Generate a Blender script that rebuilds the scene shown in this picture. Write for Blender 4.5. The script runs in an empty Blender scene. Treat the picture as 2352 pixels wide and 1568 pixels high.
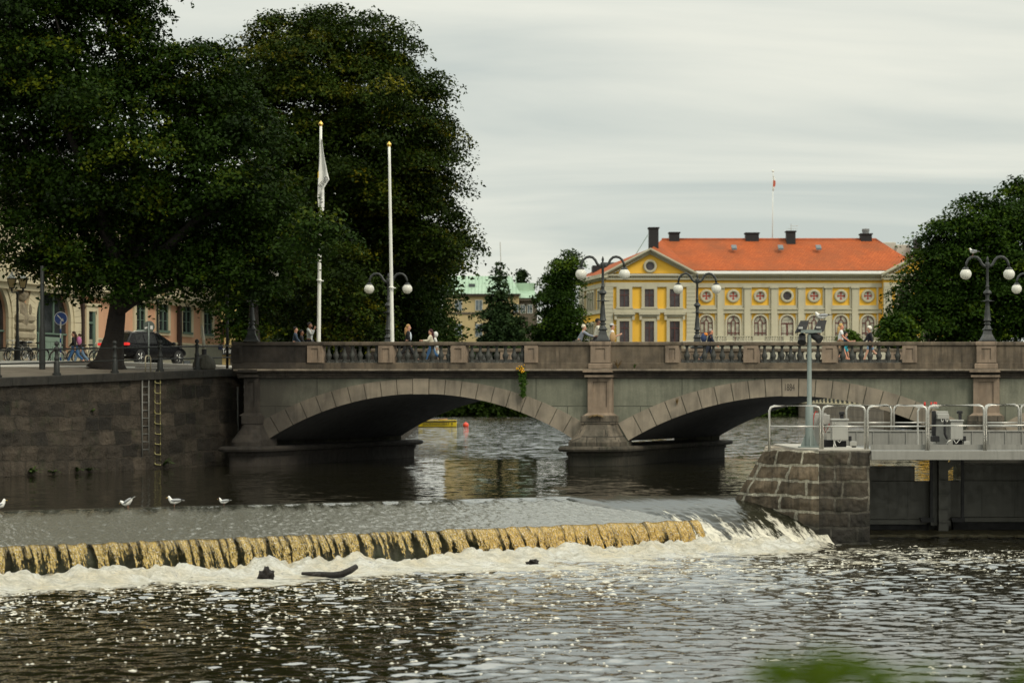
import bpy, bmesh, math, random
import numpy as np
from mathutils import Vector, Matrix

random.seed(7)
RNG = np.random.default_rng(11)
SC = bpy.context.scene
COL = SC.collection
EYE = 2.9                      # eye height above the upper river (z = 0)
LOW = -1.12                    # level of the pool below the weir
F = 4704.0                     # focal length and x, y: pixels of a 2352 px wide view
R = math.radians


def P(x, y, Y):
    return Vector(((x - 1176) / F * Y, Y, EYE - (y - 912) / F * Y))


def PX(x, Y):
    return (x - 1176) / F * Y


def PZ(y, Y):
    return EYE - (y - 912) / F * Y


# ------------------------------------------------------------------ objects
def tag(o, label=None, cat=None, group=None, kind=None):
    if label: o['label'] = label
    if cat: o['category'] = cat
    if group: o['group'] = group
    if kind: o['kind'] = kind
    return o


def thing(name, label, cat, loc=(0, 0, 0), rz=0, group=None):
    o = bpy.data.objects.new(name, None)
    COL.objects.link(o)
    o.empty_display_size = .3
    o.location = loc
    o.rotation_euler = (0, 0, rz)
    return tag(o, label, cat, group)


def origin_of(o):
    v = Vector((0, 0, 0))
    while o is not None:
        v = v + o.location
        o = o.parent
    return v


def copy_tree(o, parent=None):
    c = o.copy()
    COL.objects.link(c)
    c.parent = parent
    for ch in list(o.children):
        copy_tree(ch, c)
    return c


def uv_metres(me):
    """UV in metres on every face: u along the horizontal, v up (flat faces: x, y)"""
    n = len(me.polygons)
    if n == 0: return
    nv = len(me.vertices)
    co = np.empty(nv * 3, 'f'); me.vertices.foreach_get('co', co); co = co.reshape(-1, 3)
    nl = len(me.loops)
    vi = np.empty(nl, 'i'); me.loops.foreach_get('vertex_index', vi)
    no = np.empty(n * 3, 'f'); me.polygons.foreach_get('normal', no); no = no.reshape(-1, 3)
    tot = np.empty(n, 'i'); me.polygons.foreach_get('loop_total', tot)
    fi = np.repeat(np.arange(n), tot)
    nn = no[fi]; p = co[vi]
    flat = np.abs(nn[:, 2]) > .7
    t = np.stack([-nn[:, 1], nn[:, 0]], 1)
    ln = np.maximum(np.linalg.norm(t, axis=1), 1e-6)[:, None]
    t = t / ln
    u = np.where(flat, p[:, 0], p[:, 0] * t[:, 0] + p[:, 1] * t[:, 1])
    v = np.where(flat, p[:, 1], p[:, 2])
    lay = me.uv_layers.new(name='metres')
    lay.data.foreach_set('uv', np.stack([u, v], 1).astype('f').ravel())


def link(name, me, mat, parent=None):
    o = bpy.data.objects.new(name, me)
    COL.objects.link(o)
    if mat is not None:
        for m in (mat if isinstance(mat, (list, tuple)) else [mat]): me.materials.append(m)
    if parent is not None: o.parent = parent
    return o


class MB:
    """collects shapes; build() links them as one mesh object"""
    def __init__(s, xf=None):
        s.v = []; s.f = []; s.xf = xf; s.m = []; s.cur = 0

    def add(s, vs, fs):
        b = len(s.v)
        if s.xf: vs = [s.xf(*v) for v in vs]
        s.v += [tuple(v) for v in vs]
        s.f += [tuple(b + i for i in f) for f in fs]
        s.m += [s.cur] * len(fs)
        return s

    def box(s, x0, x1, y0, y1, z0, z1):
        vs = [(x0, y0, z0), (x1, y0, z0), (x1, y1, z0), (x0, y1, z0), (x0, y0, z1), (x1, y0, z1), (x1, y1, z1), (x0, y1, z1)]
        return s.add(vs, [(3, 2, 1, 0), (4, 5, 6, 7), (0, 1, 5, 4), (1, 2, 6, 5), (2, 3, 7, 6), (3, 0, 4, 7)])

    def cham(s, x0, x1, y0, y1, z0, z1, b):
        """box whose top and bottom edges are chamfered by b"""
        vs = []
        for z, d in ((z0, b), (z0 + b, 0), (z1 - b, 0), (z1, b)):
            vs += [(x0 + d, y0 + d, z), (x1 - d, y0 + d, z), (x1 - d, y1 - d, z), (x0 + d, y1 - d, z)]
        fs = [(3, 2, 1, 0), (12, 13, 14, 15)]
        for k in range(3):
            for i in range(4):
                j = (i + 1) % 4
                fs.append((4 * k + i, 4 * k + j, 4 * k + 4 + j, 4 * k + 4 + i))
        return s.add(vs, fs)

    def frustum(s, b, t):
        """b, t: (x0,x1,y0,y1,z)"""
        vs = []
        for x0, x1, y0, y1, z in (b, t): vs += [(x0, y0, z), (x1, y0, z), (x1, y1, z), (x0, y1, z)]
        return s.add(vs, [(3, 2, 1, 0), (4, 5, 6, 7), (0, 1, 5, 4), (1, 2, 6, 5), (2, 3, 7, 6), (3, 0, 4, 7)])

    def lathe(s, prof, c=(0, 0, 0), n=16, axis='z', squash=1):
        vs = []; fs = []
        for r, h in prof:
            for i in range(n):
                a = 2 * math.pi * i / n
                q = (r * math.cos(a), r * math.sin(a) * squash, h)
                if axis == 'y': q = (q[0], q[2], q[1])
                if axis == 'x': q = (q[2], q[0], q[1])
                vs.append((c[0] + q[0], c[1] + q[1], c[2] + q[2]))
        m = len(prof)
        for k in range(m - 1):
            for i in range(n):
                j = (i + 1) % n
                f = (k * n + i, k * n + j, (k + 1) * n + j, (k + 1) * n + i)
                fs.append(f[::-1] if axis == 'y' else f)
        fs.append(tuple(range(n))[::-1]); fs.append(tuple((m - 1) * n + i for i in range(n)))
        return s.add(vs, fs)

    def tube(s, pts, r, n=8, close=False):
        pts = [Vector(p) for p in pts]
        m = len(pts)
        rs = r if isinstance(r, (list, tuple)) else [r] * m
        vs = []; fs = []
        up = None
        for k in range(m):
            if close: d = pts[(k + 1) % m] - pts[k - 1]
            elif k == 0: d = pts[1] - pts[0]
            elif k == m - 1: d = pts[-1] - pts[-2]
            else: d = (pts[k + 1] - pts[k]).normalized() + (pts[k] - pts[k - 1]).normalized()
            if d.length < 1e-9: d = Vector((0, 0, 1))
            d.normalize()
            if up is None:
                up = Vector((0, 0, 1)) if abs(d.z) < .9 else Vector((1, 0, 0))
            a = d.cross(up)
            if a.length < 1e-4: a = d.cross(Vector((0, 1, .3)))
            a.normalize(); b = d.cross(a).normalized(); up = -b if False else up
            for i in range(n):
                t = 2 * math.pi * i / n
                vs.append(pts[k] + (a * math.cos(t) + b * math.sin(t)) * rs[k])
        for k in range(m if close else m - 1):
            k2 = (k + 1) % m
            for i in range(n):
                j = (i + 1) % n
                fs.append((k * n + i, k * n + j, k2 * n + j, k2 * n + i))
        if not close:
            fs.append(tuple(range(n))[::-1]); fs.append(tuple((m - 1) * n + i for i in range(n)))
        return s.add(vs, fs)

    def sphere(s, c, r, n=16, m=10, sc=(1, 1, 1), cut=None):
        prof = []
        for k in range(m + 1):
            a = math.pi * (k / m) - math.pi / 2
            prof.append((max(r * math.cos(a), 1e-4), r * math.sin(a)))
        vs = []; fs = []
        for rr, h in prof:
            for i in range(n):
                a = 2 * math.pi * i / n
                vs.append((c[0] + rr * math.cos(a) * sc[0], c[1] + rr * math.sin(a) * sc[1], c[2] + h * sc[2]))
        for k in range(m):
            for i in range(n):
                j = (i + 1) % n
                fs.append((k * n + i, k * n + j, (k + 1) * n + j, (k + 1) * n + i))
        return s.add(vs, fs)

    def prism(s, poly, y0, y1):
        """poly: (x, z) points counter-clockwise seen from -y, pulled from y0 to y1"""
        n = len(poly)
        vs = [(x, y0, z) for x, z in poly] + [(x, y1, z) for x, z in poly]
        fs = [tuple(range(n)), tuple(range(n, 2 * n))[::-1]]
        for i in range(n):
            j = (i + 1) % n
            fs.append((i, n + i, n + j, j))
        return s.add(vs, fs)

    def build(s, name, mat, parent=None, smooth=False, uv=True, world=True, angle=None):
        me = bpy.data.meshes.new(name)
        vs = s.v
        if parent is not None and world:
            o = origin_of(parent)
            vs = [(v[0] - o.x, v[1] - o.y, v[2] - o.z) for v in vs]
        me.from_pydata(vs, [], s.f)
        me.update()
        if uv: uv_metres(me)
        ob = link(name, me, mat, parent)
        if len(set(s.m)) > 1:
            me.polygons.foreach_set('material_index', s.m)
        if smooth:
            me.polygons.foreach_set('use_smooth', [True] * len(me.polygons))
            if angle: me.set_sharp_from_angle(angle=R(angle))
        return ob


def solo(o, label, cat, group=None):
    """a thing that is one mesh: put its origin at its own base"""
    me = o.data
    n = len(me.vertices)
    co = np.empty(n * 3, 'f'); me.vertices.foreach_get('co', co); co = co.reshape(-1, 3)
    c = np.array([(co[:, 0].min() + co[:, 0].max()) / 2, (co[:, 1].min() + co[:, 1].max()) / 2, co[:, 2].min()], 'f')
    me.vertices.foreach_set('co', (co - c).ravel()); me.update()
    o.location = [float(q) for q in c]
    return tag(o, label, cat, group)


def grid_mesh(name, V, nu, nv, mat, attrs=None, smooth=True, uv=None):
    """V: (nu*nv, 3) array, row-major in v"""
    me = bpy.data.meshes.new(name)
    me.vertices.add(nu * nv)
    me.vertices.foreach_set('co', np.asarray(V, 'f').ravel())
    i = np.arange(nu - 1)[None, :] + nu * np.arange(nv - 1)[:, None]
    q = np.stack([i, i + 1, i + 1 + nu, i + nu], -1).reshape(-1, 4)
    m = len(q)
    me.loops.add(4 * m); me.loops.foreach_set('vertex_index', q.astype('i').ravel())
    me.polygons.add(m); me.polygons.foreach_set('loop_start', np.arange(0, 4 * m, 4).astype('i'))
    me.update(calc_edges=True)
    if smooth: me.polygons.foreach_set('use_smooth', np.ones(m, bool))
    if uv is not None:
        lay = me.uv_layers.new(name='metres'); lay.data.foreach_set('uv', np.asarray(uv, 'f').reshape(-1, 2)[q.ravel()].ravel())
    for k, a in (attrs or {}).items():
        at = me.attributes.new(k, 'FLOAT', 'POINT'); at.data.foreach_set('value', np.asarray(a, 'f').ravel())
    return link(name, me, mat)


def text(name, s, size, mat, parent, M, extrude=.01, align='CENTER', xs=1.0):
    cu = bpy.data.curves.new(name, 'FONT')
    cu.body = s; cu.size = size; cu.extrude = extrude; cu.align_x = align; cu.align_y = 'CENTER'
    cu.materials.append(mat)
    tmp = bpy.data.objects.new('tmp', cu)
    COL.objects.link(tmp)
    me = bpy.data.meshes.new_from_object(tmp.evaluated_get(bpy.context.evaluated_depsgraph_get()))
    bpy.data.objects.remove(tmp); bpy.data.curves.remove(cu)
    me.name = name
    o = bpy.data.objects.new(name, me)
    COL.objects.link(o)
    o.parent = parent
    if parent is not None:
        M = Matrix.Translation(-origin_of(parent)) @ M
    o.matrix_local = M @ Matrix.Diagonal((xs, 1, 1, 1))
    return o


def vnoise(x, y, seed=0):
    """smooth 2D value noise, numpy"""
    r = np.random.default_rng(seed)
    T = r.random((256, 256))
    xi = np.floor(x).astype(int); yi = np.floor(y).astype(int)
    fx = x - xi; fy = y - yi
    fx = fx * fx * (3 - 2 * fx); fy = fy * fy * (3 - 2 * fy)
    a = T[xi % 256, yi % 256]; b = T[(xi + 1) % 256, yi % 256]
    c = T[xi % 256, (yi + 1) % 256]; d = T[(xi + 1) % 256, (yi + 1) % 256]
    return (a * (1 - fx) + b * fx) * (1 - fy) + (c * (1 - fx) + d * fx) * fy


# ---------------------------------------------------------------- materials
MATS = {}


class NT:
    def __init__(s, name):
        s.m = bpy.data.materials.new(name); s.m.use_nodes = True
        s.t = s.m.node_tree; s.t.nodes.clear()
        s.out = s.t.nodes.new('ShaderNodeOutputMaterial')

    def n(s, typ, **kw):
        nd = s.t.nodes.new('ShaderNode' + typ)
        for k, v in kw.items():
            if k.startswith('_'): setattr(nd, k[1:], v)
        return nd

    def l(s, a, b): s.t.links.new(a, b)

    def noise(s, vec, scale, detail=4, rough=.55):
        nd = s.n('TexNoise'); nd.inputs['Scale'].default_value = scale
        nd.inputs['Detail'].default_value = detail; nd.inputs['Roughness'].default_value = rough
        if vec is not None: s.l(vec, nd.inputs['Vector'])
        return nd.outputs['Fac']

    def ramp(s, fac, stops, interp='LINEAR'):
        nd = s.n('ValToRGB'); cr = nd.color_ramp; cr.interpolation = interp
        while len(cr.elements) < len(stops): cr.elements.new(.5)
        for e, (p, c) in zip(cr.elements, stops):
            e.position = p
            e.color = (c, c, c, 1) if isinstance(c, (int, float)) else (*c, 1)
        s.l(fac, nd.inputs['Fac'])
        return nd.outputs['Color']

    def mix(s, fac, a, b, mode='MIX'):
        nd = s.n('Mix', _data_type='RGBA', _blend_type=mode)
        for i, v in ((0, fac), (6, a), (7, b)):
            if isinstance(v, (int, float)): nd.inputs[i].default_value = v if i == 0 else (v, v, v, 1)
            elif isinstance(v, tuple): nd.inputs[i].default_value = (*v, 1)
            else: s.l(v, nd.inputs[i])
        return nd.outputs[2]

    def math(s, op, a, b=0.0, c=None):
        nd = s.n('Math', _operation=op)
        for i, v in enumerate((a, b) if c is None else (a, b, c)):
            if isinstance(v, (int, float)): nd.inputs[i].default_value = v
            else: s.l(v, nd.inputs[i])
        return nd.outputs[0]

    def pos(s, sc=(1, 1, 1)):
        g = s.n('NewGeometry')
        if sc == (1, 1, 1): return g.outputs['Position']
        mp = s.n('Mapping'); mp.inputs['Scale'].default_value = sc
        s.l(g.outputs['Position'], mp.inputs['Vector'])
        return mp.outputs['Vector']

    def bump(s, h, dist, strength=1.0, normal=None):
        b = s.n('Bump'); b.inputs['Distance'].default_value = dist; b.inputs['Strength'].default_value = strength
        s.l(h, b.inputs['Height'])
        if normal is not None: s.l(normal, b.inputs['Normal'])
        return b.outputs['Normal']

    def pr(s, col, rough=.6, metal=0.0, normal=None, spec=.5, **kw):
        p = s.n('BsdfPrincipled')
        for k, v in (('Base Color', col), ('Roughness', rough), ('Metallic', metal), ('Specular IOR Level', spec)):
            if isinstance(v, tuple): p.inputs[k].default_value = (*v, 1)
            elif isinstance(v, (int, float)): p.inputs[k].default_value = v
            else: s.l(v, p.inputs[k])
        if normal is not None: s.l(normal, p.inputs['Normal'])
        for k, v in kw.items(): p.inputs[k].default_value = v
        return p

    def done(s, sh):
        s.l(sh.outputs[0], s.out.inputs['Surface'])
        return s.m


def shade_and_soot(t, c, s):  # paints tree shade, with some grime, over the left end of the bridge
    """tree shade and grime put into the colour, darkest round x = s[1] and breaking up towards s[0]"""
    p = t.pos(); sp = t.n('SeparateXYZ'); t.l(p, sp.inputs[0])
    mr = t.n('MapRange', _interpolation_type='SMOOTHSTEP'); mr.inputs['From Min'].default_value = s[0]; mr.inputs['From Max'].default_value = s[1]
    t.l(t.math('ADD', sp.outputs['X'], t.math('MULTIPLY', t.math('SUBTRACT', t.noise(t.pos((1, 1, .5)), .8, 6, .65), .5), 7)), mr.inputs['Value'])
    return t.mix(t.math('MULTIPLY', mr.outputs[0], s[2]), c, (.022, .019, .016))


def pbr(name, col, rough=.6, metal=0.0, var=.25, vs=2.0, col2=None, streak=0.0, sscale=1.5, bump=0.0, bs=25, spec=.4, shade_soot=None):
    """painted / stone / metal surface with blotchy colour, run-off streaks and a fine grain"""
    if name in MATS: return MATS[name]
    t = NT(name)
    p = t.pos()
    n1 = t.noise(p, vs, 6, .65)
    c2 = col2 or tuple(c * .62 for c in col)
    c = t.mix(t.ramp(n1, [(.32, 0), (.7, 1)]), col, c2)
    c = t.mix(1 - var, c, col) if var < 1 else c
    if streak:
        n2 = t.noise(t.pos((sscale * 4, sscale * 4, sscale * .35)), 1, 5, .6)
        n3 = t.noise(p, .55, 3, .5)
        f = t.math('MULTIPLY', t.ramp(n2, [(.45, 0), (.68, 1)]), t.ramp(n3, [(.35, 0), (.6, 1)]))
        c = t.mix(t.math('MULTIPLY', f, streak), c, tuple(q * .22 for q in col))
    if shade_soot: c = shade_and_soot(t, c, shade_soot)
    nr = t.ramp(t.noise(p, vs * 3, 3), [(.3, max(rough - .12, .05)), (.7, min(rough + .12, 1))])
    nm = t.bump(t.noise(p, bs, 5, .6), bump) if bump else None
    MATS[name] = t.done(t.pr(c, nr, metal, nm, spec))
    return MATS[name]


def masonry(name, c1, c2, mortar, bw, bh, ms=.03, dark=.5, bump=.03, warp=.03, stain=(.02, .018, .012), stain_s=.6, rough=.85, moss=None, wet=None, shade_soot=None):
    if name in MATS: return MATS[name]
    t = NT(name)
    uv = t.n('TexCoord').outputs['UV']
    p = t.pos()
    nz = t.n('TexNoise'); nz.inputs['Scale'].default_value = 2.2; nz.inputs['Detail'].default_value = 5
    t.l(p, nz.inputs['Vector'])
    sub = t.n('VectorMath', _operation='SUBTRACT'); t.l(nz.outputs['Color'], sub.inputs[0]); sub.inputs[1].default_value = (.5, .5, .5)
    scl = t.n('VectorMath', _operation='SCALE'); t.l(sub.outputs[0], scl.inputs[0]); scl.inputs['Scale'].default_value = warp * 4
    ad = t.n('VectorMath', _operation='ADD'); t.l(uv, ad.inputs[0]); t.l(scl.outputs[0], ad.inputs[1])
    b = t.n('TexBrick'); b.offset = .43; b.squash = .8; b.squash_frequency = 3
    t.l(ad.outputs[0], b.inputs['Vector'])
    b.inputs['Scale'].default_value = 1; b.inputs['Brick Width'].default_value = bw; b.inputs['Row Height'].default_value = bh
    b.inputs['Mortar Size'].default_value = ms; b.inputs['Mortar Smooth'].default_value = .25
    b.inputs['Color1'].default_value = (*c1, 1); b.inputs['Color2'].default_value = (*c2, 1); b.inputs['Mortar'].default_value = (*mortar, 1)
    c = b.outputs['Color']
    fine = t.noise(p, 14, 6, .7)
    c = t.mix(t.ramp(fine, [(.3, .55), (.7, 0)]), c, tuple(q * .45 for q in c1))
    big = t.noise(p, stain_s, 6, .62)
    run = t.noise(t.pos((5, 5, .5)), 1, 5, .65)
    f = t.math('MULTIPLY', t.ramp(t.math('ADD', t.math('MULTIPLY', big, .6), t.math('MULTIPLY', run, .4)), [(.42, 0), (.6, 1)]), dark)
    c = t.mix(f, c, stain)
    if moss:
        c = t.mix(t.math('MULTIPLY', t.ramp(t.noise(p, 1.3, 5, .7), [(.56, 0), (.68, 1)]), moss[1]), c, moss[0])
    if shade_soot: c = shade_and_soot(t, c, shade_soot)
    if wet:                                           # slime line: dark below a ragged height
        sp = t.n('SeparateXYZ'); t.l(p, sp.inputs[0])
        zz_ = t.math('ADD', sp.outputs['Z'], t.math('MULTIPLY', t.math('SUBTRACT', t.noise(t.pos((1.6, 1.6, .6)), 1, 5, .65), .5), wet[2]))
        mr = t.n('MapRange', _interpolation_type='SMOOTHSTEP'); mr.inputs['From Min'].default_value = wet[0]; mr.inputs['From Max'].default_value = wet[1]
        mr.inputs['To Min'].default_value = wet[3]; mr.inputs['To Max'].default_value = 0; t.l(zz_, mr.inputs['Value'])
        c = t.mix(mr.outputs[0], c, stain)
    h = t.math('ADD', t.math('MULTIPLY', b.outputs['Fac'], -1.2), t.math('MULTIPLY', t.noise(p, 9, 6, .7), 1.0))
    nm = t.bump(h, bump)
    MATS[name] = t.done(t.pr(c, rough, 0, nm, .3))
    return MATS[name]


def leaf_mat(name, dark, lite, warm, wfac=.3):
    if name in MATS: return MATS[name]
    t = NT(name)
    at = t.n('Attribute', _attribute_name='tint')
    c = t.ramp(at.outputs['Fac'], [(0, dark), (.55, lite), (1, warm)])
    p = t.pr(c, .6, 0, None, .08)
    tr = t.n('BsdfTranslucent'); t.l(c, tr.inputs['Color'])
    mx = t.n('MixShader'); mx.inputs[0].default_value = wfac
    t.l(p.outputs[0], mx.inputs[1]); t.l(tr.outputs[0], mx.inputs[2])
    MATS[name] = t.done(mx)
    return MATS[name]


def glass(name, col=(.02, .022, .025), rough=.08):
    if name in MATS: return MATS[name]
    t = NT(name)
    c = t.mix(t.ramp(t.noise(t.pos(), 1.2, 3), [(.35, 0), (.65, 1)]), col, tuple(q * 2.2 + .004 for q in col))
    MATS[name] = t.done(t.pr(c, rough, 0, None, .5))
    return MATS[name]


def plain(name, col, rough=.7, metal=0.0):
    return pbr(name, col, rough, metal, .35, 6)
# ------------------------------------------------------------ camera, light
cam = bpy.data.cameras.new('camera'); cam_o = bpy.data.objects.new('camera', cam); COL.objects.link(cam_o)
cam_o.location = (0, 0, EYE); cam_o.rotation_euler = (R(90), 0, 0)
cam.lens = 72; cam.sensor_width = 36; cam.shift_y = 128 / 2352
cam.clip_end = 3000; cam.clip_start = .2
cam.dof.use_dof = True; cam.dof.focus_distance = 62; cam.dof.aperture_fstop = 1.8
SC.camera = cam_o
SC.view_settings.view_transform = 'Standard'; SC.view_settings.look = 'None'
SC.view_settings.exposure = 0; SC.view_settings.gamma = 1
SC.render.engine = 'CYCLES'
SC.cycles.max_bounces = 6; SC.cycles.diffuse_bounces = 3; SC.cycles.glossy_bounces = 3
SC.cycles.transparent_max_bounces = 12; SC.cycles.caustics_reflective = False; SC.cycles.caustics_refractive = False
SC.cycles.use_denoising = True

SUN = Vector((.5, -.52, .69)).normalized()          # towards the sun: behind the camera, on the right, behind thin cloud
w = bpy.data.worlds.new('World'); SC.world = w; w.use_nodes = True
wt = w.node_tree; wt.nodes.clear()


def wn(t): return wt.nodes.new('ShaderNode' + t)


wl = wt.links.new
sky = wn('TexSky'); sky.sky_type = 'NISHITA'; sky.sun_disc = False
sky.sun_elevation = math.asin(SUN.z); sky.sun_rotation = math.atan2(SUN.x, SUN.y)
tc = wn('TexCoord'); sep = wn('SeparateXYZ'); wl(tc.outputs['Generated'], sep.inputs[0])


def wm(op, a, b=0.0):
    n = wn('Math'); n.operation = op
    for i, v in ((0, a), (1, b)):
        if isinstance(v, (int, float)): n.inputs[i].default_value = v
        else: wl(v, n.inputs[i])
    return n.outputs[0]


zz = wm('MAXIMUM', sep.outputs['Z'], 0.0)
den = wm('ADD', zz, .09)
comb = wn('CombineXYZ'); wl(wm('DIVIDE', sep.outputs['X'], den), comb.inputs[0]); wl(wm('DIVIDE', sep.outputs['Y'], den), comb.inputs[1])
mp = wn('Mapping'); mp.inputs['Scale'].default_value = (.55, .95, 1); mp.inputs['Rotation'].default_value = (0, 0, .35); mp.inputs['Location'].default_value = (3.1, 1.7, 0)
wl(comb.outputs[0], mp.inputs[0])
nz = wn('TexNoise'); nz.inputs['Scale'].default_value = .9; nz.inputs['Detail'].default_value = 7; nz.inputs['Roughness'].default_value = .52; nz.inputs['Distortion'].default_value = .5
wl(mp.outputs[0], nz.inputs['Vector'])
cr = wn('ValToRGB'); wl(nz.outputs['Fac'], cr.inputs[0])
cr.color_ramp.elements[0].position = .38; cr.color_ramp.elements[0].color = (.49, .53, .49, 1)
cr.color_ramp.elements[1].position = .62; cr.color_ramp.elements[1].color = (.755, .75, .65, 1)
# an overcast sky is brighter overhead than at the horizon
gain = wn('MapRange'); gain.interpolation_type = 'SMOOTHSTEP'; gain.inputs['From Min'].default_value = .17; gain.inputs['From Max'].default_value = .38
gain.inputs['To Min'].default_value = 11.9; gain.inputs['To Max'].default_value = 25; wl(zz, gain.inputs['Value'])
mul = wn('Mix'); mul.data_type = 'RGBA'; mul.blend_type = 'MULTIPLY'; mul.inputs[0].default_value = 1
wl(cr.outputs[0], mul.inputs[6]); wl(gain.outputs[0], mul.inputs[7])
mx = wn('Mix'); mx.data_type = 'RGBA'; mx.inputs[0].default_value = .9
wl(sky.outputs[0], mx.inputs[6]); wl(mul.outputs[2], mx.inputs[7])
bg = wn('Background'); bg.inputs['Strength'].default_value = .1; wl(mx.outputs[2], bg.inputs['Color'])
wo = wn('OutputWorld'); wl(bg.outputs[0], wo.inputs['Surface'])

sl = bpy.data.lights.new('sun', 'SUN'); sl.energy = 1.9; sl.angle = R(16); sl.color = (1, .90, .74)
so = bpy.data.objects.new('sun', sl); COL.objects.link(so)
so.rotation_euler = SUN.to_track_quat('Z', 'Y').to_euler(); so.location = (30, -30, 60)

# ------------------------------------------------------------------- ground
Q0 = Vector((-18.63, 74.5, 0)); Q1 = Vector((-11.98, 88.6, 0))
QD = (Q1 - Q0); QL = QD.length; QD.normalize(); QN = Vector((-QD.y, QD.x, 0))   # QN points inland
Y0 = 87.0; SH = .4288; WID = 11.86                                              # bridge: front plane, skew, width
U = lambda x: (x - 1176) / 54.07
Z = lambda y: EYE - (y - 912) / 54.07
DECK = 4.45


def rimz(X, Y):
    q = ((X - Q0.x) * QD.x + (Y - Q0.y) * QD.y) / QL
    return 3.6 + .53 * min(max(q, -.6), 1.0)


def gz(X, Y):
    d = (X - Q0.x) * QN.x + (Y - Q0.y) * QN.y
    return min(rimz(X, Y) + .062 * max(d, 0), 4.48)


def on_ground(x, y):
    """the point of the left bank seen at pixel x, y"""
    for k in range(2400):
        Y = 66 + k * .02
        X = PX(x, Y)
        if (X - Q0.x) * QN.x + (Y - Q0.y) * QN.y < .05: continue
        if 912 - (gz(X, Y) - EYE) * F / Y <= y: break
    return Vector((X, Y, gz(X, Y)))


def rim_at(px):
    a = (px - 1176) / F
    # Q0 + s*QD with X = a*Y
    s = (a * Q0.y - Q0.x) / (QD.x - a * QD.y)
    return Q0 + QD * s


def bank_x(Y):
    if Y < Q1.y: return Q0.x + (Y - Q0.y) * QD.x / QD.y
    if Y < Y0 + WID: return -11.3 + (Y - Y0) * SH
    return -6.2 - (Y - Y0 - WID) * .03


mb = MB()
ys = list(np.arange(60, 101, 1.0)) + [88.6, 98.86] + list(range(104, 320, 12))
ys = sorted(set(ys)); n = 24
for Y in ys:
    xr = bank_x(Y)
    for k in range(n):
        X = xr - (k / (n - 1)) ** 2 * 90
        mb.v.append((X, Y, gz(X, Y)))
for j in range(len(ys) - 1):
    for k in range(n - 1):
        a = j * n + k
        mb.f.append((a, a + n, a + n + 1, a + 1))
mb.m = [0] * len(mb.f)
PAVE = pbr('worn_pavement', (.125, .105, .078), .85, 0, .8, 1.2, (.065, .054, .04), 0, 1, .004, 30)
g = mb.build('ground', PAVE, smooth=True); tag(g, kind='structure')
mb = MB()
pts = []
for x in (-400, -120, 20, 100, 200, 300, 400, 470, 520):
    p = on_ground(x, 842.5 if x < 250 else 845.5)
    pts.append(p)
for p in pts: mb.v.append((p.x, p.y, gz(p.x, p.y) + .006))
for p in pts:
    for t in (6, 14, 60):
        X, Y = p.x - .05 * t, p.y + t
        mb.v.append((X, Y, gz(X, Y) + .006))
m = len(pts)
for i in range(m - 1):
    mb.f.append((i, i + 1, m + 3 * (i + 1), m + 3 * i))
    for t in range(2): mb.f.append((m + 3 * i + t, m + 3 * (i + 1) + t, m + 3 * (i + 1) + t + 1, m + 3 * i + t + 1))
mb.m = [0] * len(mb.f)
tag(mb.build('street', pbr('pale_paving', (.52, .50, .45), .8, 0, .4, 2.5, (.40, .38, .33), 0, 1, .003, 40)), kind='structure')

GRASS = pbr('rough_grass', (.05, .075, .015), .9, 0, 1, .5, (.025, .04, .01), 0, 1, .05, 8)
mb = MB()
mb.v = [(34.6, 78, 3.9), (34.6, 87, 3.9), (39.7, 99, 3.9), (37, 150, 3.2), (38.4, 227, 2.3), (42.8, 306, 2.0), (45, 335, 2.0), (260, 335, 2.2), (260, 78, 4.2)]
mb.f = [tuple(range(9))[::-1]]; mb.m = [0]
tag(mb.build('ground', GRASS), kind='structure')
mb = MB()
for k, Y in enumerate((309, 312, 318, 345, 420, 700, 1500)):
    for X in (-700, -120, -40, 0, 25, 44, 120, 700): mb.v.append((X, Y, (-.4, .5, 1.2, 1.8, 2.1, 2.4, 2.6)[k]))
for j in range(6):
    for i in range(7): mb.f.append((j * 8 + i, j * 8 + i + 1, j * 8 + i + 9, j * 8 + i + 8))
mb.m = [0] * len(mb.f)
tag(mb.build('ground', GRASS), kind='structure')


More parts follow.
